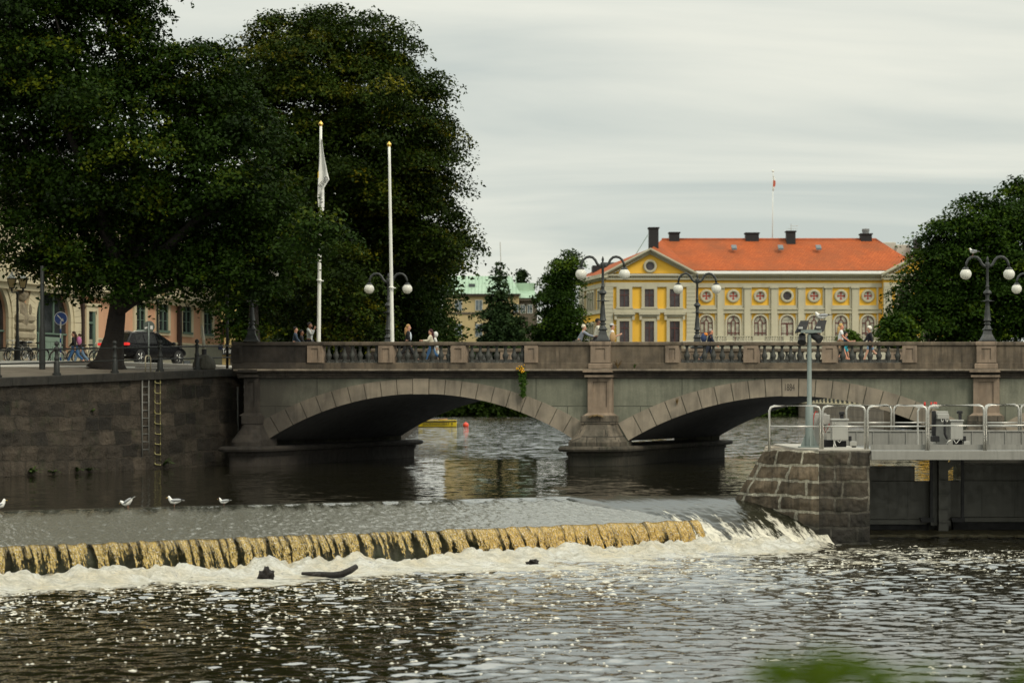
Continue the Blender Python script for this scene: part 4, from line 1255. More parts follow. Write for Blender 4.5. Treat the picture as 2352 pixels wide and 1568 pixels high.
# ------------------------------------------------------- mast and cabinets
MAST = pbr('galvanised_green', (.19, .225, .21), .5, .3, .5, 4, (.14, .165, .15))
BLK = pbr('black_housing', (.007, .007, .008), .6, 0, .5, 8)
LENS = glass('lamp_lens', (.18, .18, .17), .1)
Ym = 58.0
mx_ = PX(1859, Ym); s_ = Ym / F
mast = thing('floodlight_mast', 'slim grey mast with floodlights and cameras on the sluice pier', 'mast', (mx_, Ym, ZT + .05))
mb = MB(); mb.cham(mx_ - .30, mx_ + .30, Ym - .2, Ym + .2, ZT + .052, ZT + .085, .008)
for a in range(4):
    c_, n_ = math.cos(a * math.pi / 2), math.sin(a * math.pi / 2)
    q = [(mx_ + c_ * .1 - n_ * .008, Ym + n_ * .1 - c_ * .008), (mx_ + c_ * .25 - n_ * .008, Ym + n_ * .2 - c_ * .008), (mx_ + c_ * .25 + n_ * .008, Ym + n_ * .2 + c_ * .008), (mx_ + c_ * .1 + n_ * .008, Ym + n_ * .1 + c_ * .008)]
    z0 = ZT + .086
    mb.add([(q[0][0], q[0][1], z0), (q[1][0], q[1][1], z0), (q[2][0], q[2][1], z0), (q[3][0], q[3][1], z0), (q[0][0], q[0][1], z0 + .38), (q[3][0], q[3][1], z0 + .38)], [(0, 1, 4), (3, 5, 2), (1, 2, 5, 4)])
mb.build('base_plate', MAST, mast)
mb = MB(); mb.lathe([(.115, ZT + .086), (.112, PZ(935, Ym)), (.07, PZ(928, Ym)), (.058, PZ(768, Ym))], (mx_, Ym, 0), 12); mb.build('pole', MAST, mast, True, angle=30)
mb = MB(); za = PZ(762, Ym)
mb.box(PX(1838, Ym), PX(1886, Ym), Ym - .12, Ym - .06, za - .03, za + .05); mb.box(PX(1850, Ym), PX(1872, Ym), Ym - .05, Ym + .05, za - .05, za + .06); mb.build('cross_arm', MAST, mast)
for cx, cy, tl in ((1842, 750, 1), (1883, 749, 1)):
    q = P(cx, cy, Ym)
    mb = MB(); w_ = .17
    mb.add([(q.x - .19, q.y - .12, q.z - .14), (q.x + .10, q.y - .12, q.z - .14), (q.x + .20, q.y + .0, q.z + .17), (q.x - .04, q.y + .0, q.z + .17),
            (q.x - .19, q.y + .12, q.z - .16), (q.x + .10, q.y + .12, q.z - .16), (q.x + .20, q.y + .14, q.z + .14), (q.x - .04, q.y + .14, q.z + .14)],
           [(0, 1, 2, 3), (7, 6, 5, 4), (0, 4, 5, 1), (1, 5, 6, 2), (2, 6, 7, 3), (3, 7, 4, 0)])
    mb.tube([(q.x - .16, q.y, q.z - .12), (q.x - .2, q.y, q.z - .2), (q.x - .02, q.y, za + .04)], .018, 6)
    h = mb.build('floodlight', BLK, mast)
    mb = MB(); mb.box(q.x - .12, q.x + .0, q.y - .165, q.y - .135, q.z - .07, q.z - .01); mb.build('lens', LENS, h)
for cx, cy, dx, dz, ln in ((1842, 777, -.05, -.3, .28), (1872, 772, .30, -.24, .36)):
    q = P(cx, cy, Ym); d_ = Vector((dx, -.25, dz)).normalized()
    mb = MB(); mb.tube([q - d_ * ln * .5, q - d_ * ln * .45, q + d_ * ln * .3, q + d_ * ln * .55, q + d_ * ln * .57], [.07, .095, .11, .125, .12], 14)
    mb.tube([q - d_ * .1, Vector((q.x, Ym - .05, za - .03))], .03, 6)
    mb.build('spotlight', BLK, mast, True, angle=40)

CAB = pbr('cabinet_grey', (.33, .325, .295), .5, .1, .4, 3, (.27, .265, .24), .2, 3)


def box_px(mb, x0, x1, y0, y1, Y, dp, ch=.012):
    mb.cham(PX(x0, Y), PX(x1, Y), Y, Y + dp, PZ(y1, Y), PZ(y0, Y), ch)


c = thing('hoist_column', 'tall grey hoist column beside the mast with red cables', 'machine', tuple(P(1885, 1026, 58.4)))
mb = MB(); box_px(mb, 1871, 1899, 949, 1026, 58.4, .4); mb.build('housing', CAB, c)
mb = MB(); box_px(mb, 1889, 1906, 952, 975, 58.1, .28); mb.build('motor', CAB, c)
mb = MB(); box_px(mb, 1895, 1914, 1010, 1026, 58.05, .3); mb.build('foot', BLK, c)
RED = pbr('red_cable', (.45, .03, .02), .5)
mb = MB(); mb.tube([P(1868, 985, 58.2), P(1868, 965, 58.2), P(1870, 951, 58.2), P(1874, 944, 58.2), P(1878, 946, 58.2)], .016, 6); mb.tube([P(1889, 948, 58.0), P(1890, 975, 58.0), P(1896, 993, 58.0), P(1903, 980, 58.0), P(1905, 972, 58.0)], .014, 6)
mb.build('cable', RED, c, True)
c = thing('control_cabinet', 'pale grey control cabinet behind the guard rail on the stone pier', 'cabinet', tuple(P(1926, 1026, 57.6)))
mb = MB(); box_px(mb, 1912, 1948, 965, 1010, 57.6, .35); mb.build('body', CAB, c)
mb = MB(); mb.cham(PX(1909, 57.6), PX(1949.5, 57.6), 57.56, 57.98, PZ(965, 57.6) + .002, PZ(962, 57.6) + .01, .006); mb.build('lid', STEEL, c)
mb = MB(); mb.lathe([(.012, -.05), (.02, -.02), (.02, 0)], tuple(P(1919, 970, 57.55)), 8); mb.build('padlock', STEEL, c, True)
mb = MB(); box_px(mb, 1930, 1938, 952, 961.5, 57.75, .1); box_px(mb, 1928.5, 1940, 945, 952, 57.7, .16); mb.build('sensor', BLK, c)
mb = MB(); mb.tube([P(1916, 1010, 57.6), P(1918, 1020, 57.55), P(1921, 1026, 57.5)], .016, 6); mb.tube([P(1922, 1010, 57.6), P(1928, 1016, 57.5), P(1933, 1010, 57.6)], .014, 6); mb.build('cable', STEEL, c, True)
mb = MB(); box_px(mb, 1918, 1944, 1012, 1026, 57.9, .12); mb.build('stand', BLK, c)
c = thing('junction_box', 'small grey junction box with a black plug on the pier top', 'box', tuple(P(1960, 1026, 57.7)))
mb = MB(); box_px(mb, 1952, 1968, 1013, 1024, 57.7, .2); mb.build('body', CAB, c)
mb = MB(); box_px(mb, 1950, 1956, 1001, 1012.8, 57.75, .1); box_px(mb, 1957, 1967, 1024.2, 1027, 57.75, .1); mb.build('plug', BLK, c)
c = thing('hoist_column', 'grey hoist column with black cable chains on the walkway', 'machine', tuple(P(2150, 1024, 58.6)))
mb = MB(); box_px(mb, 2150, 2178, 944, 1024, 58.6, .4); mb.build('housing', CAB, c)
mb = MB(); box_px(mb, 2154, 2180, 950, 962, 58.3, .25); mb.build('motor', CAB, c)
mb = MB(); box_px(mb, 2142, 2149.5, 943, 1006, 58.5, .15); box_px(mb, 2142, 2158, 1001, 1014, 58.3, .3); mb.tube([P(2170, 965, 58.2), P(2170, 995, 58.2), P(2176, 1008, 58.2)], .035, 8); mb.build('cable_chain', BLK, c)
mb = MB()
for x in (2162, 2172): mb.tube([P(x, 962, 58.25), P(x + 1, 968, 58.2), P(x + 4, 968, 58.2), P(x + 5, 964, 58.25)], .014, 6)
mb.build('hook', STEEL, c, True)
c = thing('control_cabinet', 'grey control cabinet with a black sensor in the middle of the walkway', 'cabinet', tuple(P(2196, 1024, 58.2)))
mb = MB(); box_px(mb, 2184, 2212, 967, 1009, 58.2, .35); mb.build('body', CAB, c)
mb = MB(); mb.cham(PX(2181, 58.2), PX(2213.5, 58.2), 58.16, 58.58, PZ(967, 58.2) + .002, PZ(964.5, 58.2) + .01, .006); mb.build('lid', STEEL, c)
mb = MB(); box_px(mb, 2203, 2209, 950, 964, 58.3, .1); box_px(mb, 2200, 2211, 943, 950, 58.3, .15); mb.build('sensor', BLK, c)
mb = MB(); box_px(mb, 2190, 2210, 1010, 1024, 58.4, .1); mb.build('stand', BLK, c)
mb = MB(); mb.tube([P(2187, 1009, 58.15), P(2178, 1013, 58.1), P(2172, 1024, 58.1)], .018, 6); mb.tube([P(2190, 1009, 58.15), P(2196, 1019, 58.1), P(2204, 1009, 58.15)], .014, 6); mb.build('cable', STEEL, c, True)
c = thing('junction_box', 'low grey junction box right of the walkway cabinet', 'box', tuple(P(2222, 1024, 58.2)))
mb = MB(); box_px(mb, 2214, 2228, 1013, 1024, 58.2, .2); mb.build('body', CAB, c)
mb = MB(); box_px(mb, 2212, 2219, 1001, 1012.8, 58.25, .1); mb.build('plug', BLK, c)
for k, (x, lb) in enumerate(((2124, 'red marker pin at the top of the rear rail, apart from the others'), (2139, 'red marker pin second from the pier on the rear rail'), (2146, 'red marker pin, middle one of the close pair'), (2150, 'red marker pin nearest the bank on the rear rail'))):
    mb = MB(); mb.tube([P(x, 933, 61), P(x, 923, 61)], .03, 6); solo(mb.build('marker_pin', RED, None, True), lb, 'pin', 'red marker pins above the railing')
mb = MB(); mb.box(PX(2106, 61) - .02, PX(2156, 61), 61, 61.06, PZ(934, 61) - .03, PZ(934, 61) - .001); mb.tube([P(2112, 936, 61.03), P(2108, 945, 61.03), P(2108, 1024, 61.03)], .03, 6)
solo(mb.build('cable_bracket', STEEL, None), 'thin steel bracket carrying the red marker pins over the walkway', 'bracket')
# ------------------------------------------------------ yellow theatre house
YB = 325.0
KB = F / YB
sx = lambda x: (x - 1176) / KB
sz = lambda y: EYE - (y - 912) / KB
YEL_W = pbr('yellow_plaster', (.76, .44, .05), .85, 0, .35, .25, (.68, .385, .045), .12, .3)
TRIM = pbr('cream_stone', (.43, .40, .295), .8, 0, .4, .3, (.37, .34, .25), .2, .3)
QUO = masonry('banded_quoins', (.50, .47, .355), (.46, .43, .32), (.27, .25, .185), 30, .62, .05, .08, .02, .0, (.3, .28, .2))
DARKW = glass('dark_pane', (.025, .02, .022), .1)
WFR = pbr('oxblood_frame', (.085, .022, .018), .6)
CURTN = glass('curtained_pane', (.20, .19, .15), .15)
WPANE = pbr('frosted_pane', (.42, .41, .36), .3)
WHITEG = pbr('white_gutter', (.72, .72, .68), .6)
t = NT('orange_tiles')
uv = t.n('TexCoord').outputs['UV']
b = t.n('TexBrick'); t.l(uv, b.inputs['Vector']); b.inputs['Scale'].default_value = 1; b.inputs['Brick Width'].default_value = .55; b.inputs['Row Height'].default_value = .5
b.inputs['Mortar Size'].default_value = .05; b.inputs['Mortar Smooth'].default_value = .6
b.inputs['Color1'].default_value = (.43, .105, .03, 1); b.inputs['Color2'].default_value = (.35, .083, .024, 1); b.inputs['Mortar'].default_value = (.30, .065, .02, 1)
c = t.mix(t.ramp(t.noise(t.pos((1, 1, .5)), .22, 6, .6), [(.42, 0), (.66, .8)]), b.outputs['Color'], (.24, .075, .03))
TILES = t.done(t.pr(c, .85, 0, t.bump(b.outputs['Fac'], -.06), .2))
TARM = pbr('black_chimney', (.012, .011, .012), .7)
house = thing('yellow_house', 'grand yellow house with orange tiled roof, pediment and cream pilasters', 'building', (sx(1700), YB + 8, 2))


class FR:
    """facade frame: s along, z up, o outwards"""
    def __init__(s, O, D, N): s.O, s.D, s.N = Vector(O), Vector(D).normalized(), Vector(N).normalized()

    def __call__(s, a, o, z): q = s.O + s.D * a + s.N * (-o); return (q.x, q.y, z)


FY = FR((0, YB, 0), (1, 0, 0), (0, -1, 0))           # s = world x; o: y behind the front


def pbox(mb, x0, x1, y0, y1, o0, o1, ch=0):
    a = (sx(x0), sx(x1), o0, o1, sz(y1), sz(y0))
    return mb.cham(*a, ch) if ch else mb.box(*a)


def part(name, mat, fn, parent=None, fr=FY, **kw):
    mb = MB(fr); fn(mb); return mb.build(name, mat, parent or house, **kw)


PODIUM = 12.2
CB = 1.6                                              # the colonnade stands back
WB = lambda x: 0 if (x < 1598 or x > 2029) else CB
# walls
part('wall', YEL_W, lambda m: (pbox(m, 1391, 1597, 632, 1100, 0, 17)))
part('wall', YEL_W, lambda m: (pbox(m, 1597.1, 2029.9, 632, 1100, CB, 17)))
part('wall', YEL_W, lambda m: (pbox(m, 2030, 2236, 632, 1100, 0, 17)))
for a, b_ in ((1391, 1408), (1577, 1597.3), (2029.7, 2048), (2200, 2236)):
    part('quoin', QUO, lambda m: pbox(m, a - .3, b_ + .3, 659, 1100, -.3, .3))


def rect_window(x0, x1, y0, y1, fr=FY, sc=1, hood=False, o=0.0, pane=DARKW):
    mb = MB(fr); e = 7.0 * sc; f = lambda a: a if callable(a) else a
    for q in ((x0 - e, x0, y0 - e, y1), (x1, x1 + e, y0 - e, y1), (x0, x1, y0 - e, y0)): pbox(mb, *q, o - .38, o + .05)
    pbox(mb, x0 - e * 1.2, x1 + e * 1.2, y1, y1 + 4, o - .45, o + .05)
    if hood:
        pbox(mb, x0 - e * 1.9, x1 + e * 1.9, y0 - 19, y0 - 14.5, o - .8, o + .05); pbox(mb, x0 - e * 1.5, x1 + e * 1.5, y0 - 14.4, y0 - 9.1, o - .42, o + .05)
        for xa in (x0 - e * 1.75, x1 + e * .95): pbox(mb, xa, xa + e * .8, y0 - 14.4, y0 - 3, o - .6, o - .43)
    w_ = mb.build('window', TRIM, house)
    mb = MB(fr); pbox(mb, x0, x1, y0, y1, o - .08, o - .02); mb.build('pane', pane, w_)
    mb = MB(fr); c_ = (x0 + x1) / 2; t_ = 1.1 * sc
    for q in ((x0, x0 + t_, y0, y1), (x1 - t_, x1, y0, y1), (c_ - t_ * .7, c_ + t_ * .7, y0, y1)): pbox(mb, *q, o - .16, o - .09)
    for q in ((x0 + t_, c_ - t_ * .7), (c_ + t_ * .7, x1 - t_)):
        pbox(mb, q[0], q[1], y0, y0 + 1.4, o - .16, o - .09); pbox(mb, q[0], q[1], y0 + (y1 - y0) * .31, y0 + (y1 - y0) * .31 + 1.6, o - .16, o - .09)
    mb.build('glazing_bars', WFR, w_)


for x0, x1 in ((1423, 1445), (1480.5, 1502), (1538, 1561), (2063, 2086), (2121, 2144), (2178, 2201)):
    rect_window(x0, x1, 664, 705); rect_window(x0, x1, 737.5, 786, hood=True)
for k, y0 in enumerate((830, 880)): pass
# bands and entablature
for a, b_, o in ((1390, 1597.6, 0), (1597.7, 2029.3, CB), (2029.4, 2237, 0)):
    part('frieze_band', TRIM, lambda m: (pbox(m, a, b_, 649, 659, o - .34, o + .1), pbox(m, a + 18 if o == 0 and a < 1500 else a, b_ - 20 if a < 1500 else b_, 709, 718, o - .36, o + .1)))

    def corn(m):
        pbox(m, a - 1, b_ + 1, 638.5, 642.5, o - .5, o + .1); pbox(m, a - 3 + (4 if o else 0), b_ + 3 - (5 if o else 0), 630, 634, o - .8, o + .1)
        n_ = int((b_ - a) / 5.2)
        for i in range(n_): x = a + (b_ - a) * (i + .25) / n_; pbox(m, x, x + 2.6, 634.1, 638.4, o - .6, o + .1)
    part('cornice', TRIM, corn)
part('gutter', WHITEG, lambda m: pbox(m, 1597, 2034, 622.5, 629.9, CB - 1.5, CB + .5, .1))


def pediment(cx, hw, ya, yb):
    def tym(m):
        m.prism([(sx(cx - hw + 6), sz(yb)), (sx(cx + hw - 6), sz(yb)), (sx(cx), sz(ya + 8))], -.05, 1)
    part('pediment', YEL_W, tym)

    def rake(m):
        for s_ in (-1, 1):
            for d0, d1, o in ((0, 4.5, 1.35), (4.6, 8, 1.0), (11, 13.5, .5)):
                P4 = [(sx(cx), sz(ya + d0)), (sx(cx + s_ * (hw + 4)), sz(yb + d0 - 1)), (sx(cx + s_ * (hw + 4)), sz(yb + d1 - 1)), (sx(cx), sz(ya + d1))]
                m.prism(P4 if s_ < 0 else P4[::-1], -o, .3)
            for i in range(19):
                t_ = (i + .6) / 20; x = cx + s_ * hw * t_; y = ya + 8.2 + (yb - ya) * t_
                if y < yb - 3: m.box(min(sx(x), sx(x) + .22), max(sx(x), sx(x) + .22), -.8, -.1, sz(y + 2.8), sz(y))
    part('raking_cornice', TRIM, rake)

    w_ = round_window(cx, 611.5, 10, 15.5, -.10)
    return w_


def round_window(cx, cy, ri, ro, o, cross=None, dark=False):
    """moulded ring, glass and, where it has one, a cross"""
    n = 28; mb = MB()
    prof = [(ri, -.04), (ri, .30), (ri + 1.2, .36), (ro - 1.5, .34), (ro, .22), (ro, -.05)]
    for r_, d in prof:
        for i in range(n):
            a = 2 * math.pi * i / n; mb.v.append((sx(cx) + r_ / KB * math.cos(a), YB + o - d, sz(cy) + r_ / KB * math.sin(a)))
    for k in range(len(prof) - 1):
        for i in range(n): mb.f.append((k * n + i, (k + 1) * n + i, (k + 1) * n + (i + 1) % n, k * n + (i + 1) % n))
    mb.m = [0] * len(mb.f)
    w_ = mb.build('round_window', TRIM, house, True, angle=40)
    mb = MB(); mb.add([(sx(cx) + ri * 1.01 / KB * math.cos(2 * math.pi * i / n), YB + o - .03, sz(cy) + ri * 1.01 / KB * math.sin(2 * math.pi * i / n)) for i in range(n)], [tuple(range(n))])
    mb.build('pane', WPANE if cross and not dark else DARKW, w_)
    if cross:
        mb = MB()
        for k in range(4):
            a = k * math.pi / 2; c_, s_ = math.cos(a), math.sin(a)
            pl = [(1.4, -1.0), (8.2, -2.9), (8.8, -1.2), (8.8, 1.2), (8.2, 2.9), (1.4, 1.0)]
            mb.add([(sx(cx) + (x * c_ - y * s_) / KB, YB + o - .06, sz(cy) + (x * s_ + y * c_) / KB) for x, y in pl], [tuple(range(6))])
        mb.add([(sx(cx) + x / KB, YB + o - .061, sz(cy) + y / KB) for x, y in ((-1.7, -1.7), (1.7, -1.7), (1.7, 1.7), (-1.7, 1.7))], [(0, 1, 2, 3)])
        mb.build('cross', pbr('dark_cross', (.03, .02, .025), .6) if dark else pbr('red_cross', (.30, .05, .03), .6), w_)
    return w_


pediment(1493, 104, 570, 628); pediment(2133, 104, 570, 628)
# colonnade
cxs = [1624.5 + 62.1 * k for k in range(7)]
for k, cx in enumerate(cxs):
    round_window(cx, 678.5, 9.7, 15.3, CB - .02, True, k == 3)
pil = [1594.2 + 62.1 * k for k in range(8)]
for k, x in enumerate(pil):
    if k in (0, 7): continue
    part('pilaster', TRIM, lambda m: (pbox(m, x - 7, x + 7, 661, 1100, CB - .55, CB + .1), pbox(m, x - 9.6, x + 9.6, 656, 660.9, CB - .75, CB + .1)))
for k, cx in enumerate(cxs):
    a, b_ = cx - 21.5, cx + 21.5

    def panel(m):
        for x0 in (cx - 24, cx + 20): pbox(m, x0, x0 + 4, 659.1, 1100, CB - .25, CB + .05)
        pbox(m, cx - 20, cx + 20, 700, 707, CB - .25, CB + .05); pbox(m, cx - 23.8, cx + 23.8, 707.1, 709.8, CB - .6, CB + .05); pbox(m, cx - 20, cx + 20, 709.9, 716, CB - .3, CB + .05)
        pbox(m, cx - 23.8, cx + 23.8, 716.1, 718.4, CB - .5, CB + .05)
        pbox(m, cx - 20, cx - 18.8, 745, 1100, CB - .2, CB + .05); pbox(m, cx + 18.8, cx + 20, 745, 1100, CB - .2, CB + .05)
    part('panel_frame', TRIM, panel)
    # arched window
    n = 16; ri, ro = 14.6, 18.7; yc = 738.5; yb = 800
    for q_ in (1,):
        mb = MB(); vs = []
        arc = [(math.pi * i / n) for i in range(n + 1)]
        inn = [(cx + ri, yb)] + [(cx + ri * math.cos(a), yc - ri * math.sin(a)) for a in arc] + [(cx - ri, yb)]
        out_ = [(cx + ro, yb)] + [(cx + ro * math.cos(a), yc - ro * math.sin(a)) for a in arc] + [(cx - ro, yb)]
        for pl, d in ((inn, -.04), (inn, .32), (out_, .32), (out_, -.04)):
            for x, y in pl: vs.append((sx(x), YB + CB - d, sz(y)))
        m_ = len(inn); fs = []
        for r_ in range(3):
            for i in range(m_ - 1): fs.append((r_ * m_ + i, (r_ + 1) * m_ + i, (r_ + 1) * m_ + i + 1, r_ * m_ + i + 1))
        mb.add(vs, fs); w_ = mb.build('arched_window', TRIM, house)
        mb = MB(); mb.add([(sx(x), YB + CB - .03, sz(y)) for x, y in inn], [tuple(range(m_))]); mb.build('pane', CURTN, w_)
        mb = MB(); TT = 1.2

        def strip(pts, o=.12, w=TT):
            for i in range(len(pts) - 1):
                (x0, y0), (x1, y1) = pts[i], pts[i + 1]; L = math.hypot(x1 - x0, y1 - y0); nx_, ny_ = -(y1 - y0) / L * w, (x1 - x0) / L * w
                mb.add([(sx(x0 + nx_), YB + CB - o, sz(y0 + ny_)), (sx(x1 + nx_), YB + CB - o, sz(y1 + ny_)), (sx(x1 - nx_), YB + CB - o, sz(y1 - ny_)), (sx(x0 - nx_), YB + CB - o, sz(y0 - ny_))], [(0, 1, 2, 3)])
        rim_ = [(x * .955 + cx * .045, y) for x, y in inn]
        strip([(cx + (x - cx) * .94, yc + (y - yc) * .94 if y < yc else y) for x, y in inn], .11, 1.0)
        if k == 3:
            strip([(cx - ri, 742), (cx + ri, 742)], .12, 1.6); strip([(cx, 742), (cx, yb)], .125, 1.9); strip([(cx - ri, 765), (cx + ri, 765)], .13, .8)
        else:
            strip([(cx - ri, 741), (cx - 4.5, 741)], .12); strip([(cx + 4.5, 741), (cx + ri, 741)], .12); strip([(cx, 724), (cx, 734)], .13)
            ar = [(cx - 4.6, yb), (cx - 4.6, 738.5)] + [(cx - 4.6 * math.cos(a), 738.5 - 4.6 * math.sin(a)) for a in arc[1:-1]] + [(cx + 4.6, 738.5), (cx + 4.6, yb)]
            strip(ar, .14, 1.1); strip([(cx - ri, 764), (cx + ri, 764)], .15, 1.3)
        mb.build('glazing_bars', WFR, w_)
    # plain stone beside the window below the yellow spandrels
# left flank, running back at an angle
SD = Vector((11.4 - 14.8, 342 - 325, 0)); SL = SD.length
SN = Vector((-SD.y, SD.x, 0)).normalized()           # points left
FL = FR((sx(1391), YB, 0), SD, SN)


class FLW(FR):
    pass


def lbox(mb, s0, s1, y0, y1, o0, o1): mb.box(s0, s1, o0, o1, sz(y1), sz(y0))


def lpart(name, mat, lst, parent=None):
    mb = MB(lambda a, o, z: tuple(FL(a, o, z)))
    for q in lst: lbox(mb, *q)
    o = mb.build(name, mat, parent or house); o.data.flip_normals(); return o


lpart('wall', YEL_W, [(0.02, SL, 633, 1100, 0, 8)])
lpart('quoin', QUO, [(-.3, 1.2, 659, 1100, -.25, .2), (SL - 1.6, SL + .3, 659, 1100, -.25, .2)])
lpart('frieze_band', TRIM, [(0, SL, 649, 659, -.3, .1), (0, SL, 709, 718, -.32, .1)])
lpart('cornice', TRIM, [(-.5, SL + .8, 638.5, 642.5, -.5, .1), (-1, SL + 1.2, 630, 638.4, -1.1, .1)])
for s_ in (3.2, 7.2, 8.9, 10.6, 14.2):
    for y0, y1 in ((666, 707), (740, 788)):
        w_ = lpart('window', TRIM, [(s_ - .95, s_ - .62, y0 - 5, y1 + 3, -.4, .1), (s_ + .62, s_ + .95, y0 - 5, y1 + 3, -.4, .1), (s_ - .62, s_ + .62, y0 - 5, y0, -.4, .1)])
        lpart('pane', DARKW, [(s_ - .62, s_ + .62, y0, y1, -.06, .06)], w_)
# roofs
RZ, RY = sz(623) + .15, YB + CB - 1.4
ZR = EYE + (912 - 550) / F * (YB + 11)
xr0, xr1 = (1520 - 1176) / F * (YB + 11), (2012 - 1176) / F * (YB + 11)
mb = MB()
mb.add([(sx(1590), RY, RZ), (sx(2040), RY, RZ), (xr1, YB + 11, ZR), (xr0, YB + 11, ZR)], [(0, 1, 2, 3)])
mb.add([(sx(1590), YB + 23.5, RZ), (sx(2040), YB + 23.5, RZ), (xr1, YB + 11, ZR), (xr0, YB + 11, ZR)], [(3, 2, 1, 0)])
mb.add([(sx(2040), RY, RZ), (sx(2110), YB + 3, sz(600)), (sx(2110), YB + 23, sz(600)), (xr1, YB + 11, ZR), (sx(2040), YB + 23.5, RZ)], [(0, 1, 3), (1, 2, 3), (2, 4, 3)])
mb.add([(sx(1590), RY, RZ), (sx(1493), RY - .2, sz(573)), (xr0, YB + 11, ZR), (sx(1493), YB + 11, sz(573)), ], [(2, 1, 0), (1, 2, 3)])
mb.add([(sx(1493), RY - 1.0, sz(571)), (sx(1388), RY - 1.0, sz(628)), (sx(1388) - 4.6, YB + 18, sz(628)), (sx(1493), YB + 18, sz(571))], [(0, 3, 2, 1)])
mb.add([(sx(2133), RY - 1.0, sz(571)), (sx(2027), RY - 1.0, sz(628.5)), (sx(2027), YB + 18, sz(628.5)), (sx(2133), YB + 18, sz(571))], [(0, 1, 2, 3)][::-1])
mb.add([(sx(2133), RY - 1.0, sz(571)), (sx(2239), RY - 1.0, sz(628.5)), (sx(2239), YB + 18, sz(628.5)), (sx(2133), YB + 18, sz(571))], [(0, 1, 2, 3)])
roof = mb.build('roof', TILES, house)
mb = MB(); mb.tube([(xr0, YB + 11, ZR + .02), (xr1, YB + 11, ZR + .02)], .2, 8); mb.tube([(xr1, YB + 11, ZR), (sx(2105), YB + 4, sz(600))], .18, 8); mb.build('ridge_tiles', pbr('ridge_tile', (.42, .10, .035), .8, 0, 1, 1.5, (.22, .07, .04)), roof, True)
YR = YB + 11
rx = lambda x, Y: (x - 1176) / F * Y
rz_ = lambda y, Y: EYE - (y - 912) / F * Y
for x0, x1, y0, y1, Y, cap in ((1490, 1512, 526, 580, YB + 4, 0), (1537, 1560, 537, 556, YR, 0), (1712, 1742, 538, 553, YR, 0), (1806, 1826, 534, 557, YR - 1, 0), (1976, 2001, 540, 556, YR, 1), (2100, 2116, 554, 600, YR + 4, 0)):
    a, b_ = rx(x0, Y), rx(x1, Y)
    mb = MB(); mb.box(a, b_, Y - .7, Y + .9, rz_(y1, Y) - .5, rz_(y0, Y)); mb.cham(a - .14, b_ + .14, Y - .85, Y + 1.05, rz_(y0, Y) + .001, rz_(y0 - 3.5, Y), .05)
    ch = mb.build('chimney', TARM, roof)
    if cap:
        mb = MB(); c_ = (a + b_) / 2; mb.lathe([(.55, rz_(536.4, Y)), (.55, rz_(532, Y)), (.62, rz_(531.5, Y)), (.62, rz_(526, Y)), (.3, rz_(525, Y))], (c_, Y + .1, 0), 14); mb.build('cowl', pbr('zinc_cowl', (.2, .2, .2), .4, .6), ch, True, angle=40)
for x in (1686, 1793, 1880):
    q = Vector((rx(x, YB + 6.3), YB + 6.3, rz_(570.5, YB + 6.3)))
    mb = MB(); sl_ = .62
    mb.add([(q.x + dx, q.y + dy, q.z + dy * sl_ * .96 + dz + .02) for dz in (0, .3) for dx, dy in ((-.42, -.5), (.42, -.5), (.42, .5), (-.42, .5))], [(4, 5, 6, 7), (0, 1, 5, 4), (1, 2, 6, 5), (3, 0, 4, 7)])
    mb.build('skylight', pbr('skylight', (.13, .15, .16), .3, 0, .5, 6, (.05, .06, .065)), roof)
mb = MB(); Y = YR; mb.tube([(rx(1816, Y), Y - .5, rz_(533, Y)), (rx(1816, Y), Y - .5, rz_(515, Y))], .05, 6); mb.tube([(rx(1814, Y), Y - .5, rz_(519, Y)), (rx(1832, Y), Y - .5, rz_(520, Y))], .04, 6); mb.tube([(rx(1806, Y), Y - .5, rz_(526, Y)), (rx(1830, Y), Y - .5, rz_(525.5, Y))], .03, 6)
mb.build('aerial', STEEL, roof)
mb = MB(); mb.cham(rx(2030, YR + 6), rx(2058, YR + 6), YR + 6, YR + 9, rz_(600, YR + 6), rz_(556, YR + 6), .1); mb.cham(rx(2058, YR + 6) + .01, rx(2090, YR + 6), YR + 5.5, YR + 9, rz_(600, YR + 6), rz_(562, YR + 6), .1); mb.build('roof_hut', pbr('pale_hut', (.42, .42, .36), .8), roof)
mb = MB(); mb.tube([(rx(1458, YB + 3), YB + 3, sz(585)), (rx(1488, YB + 3), YB + 3, sz(536))], .07, 6); mb.build('stay', pbr('verdigris_stay', (.2, .28, .24), .6), roof)
mb = MB(); mb.box(rx(1360, YB + 12), rx(1432, YB + 12), YB + 10, YB + 15, sz(622), sz(600)); mb.frustum((rx(1372, YB + 12), rx(1432, YB + 12), YB + 10, YB + 15, sz(600) + .01), (rx(1384, YB + 12), rx(1425, YB + 12), YB + 11, YB + 14, sz(592))); mb.build('dormer', TARM, roof)
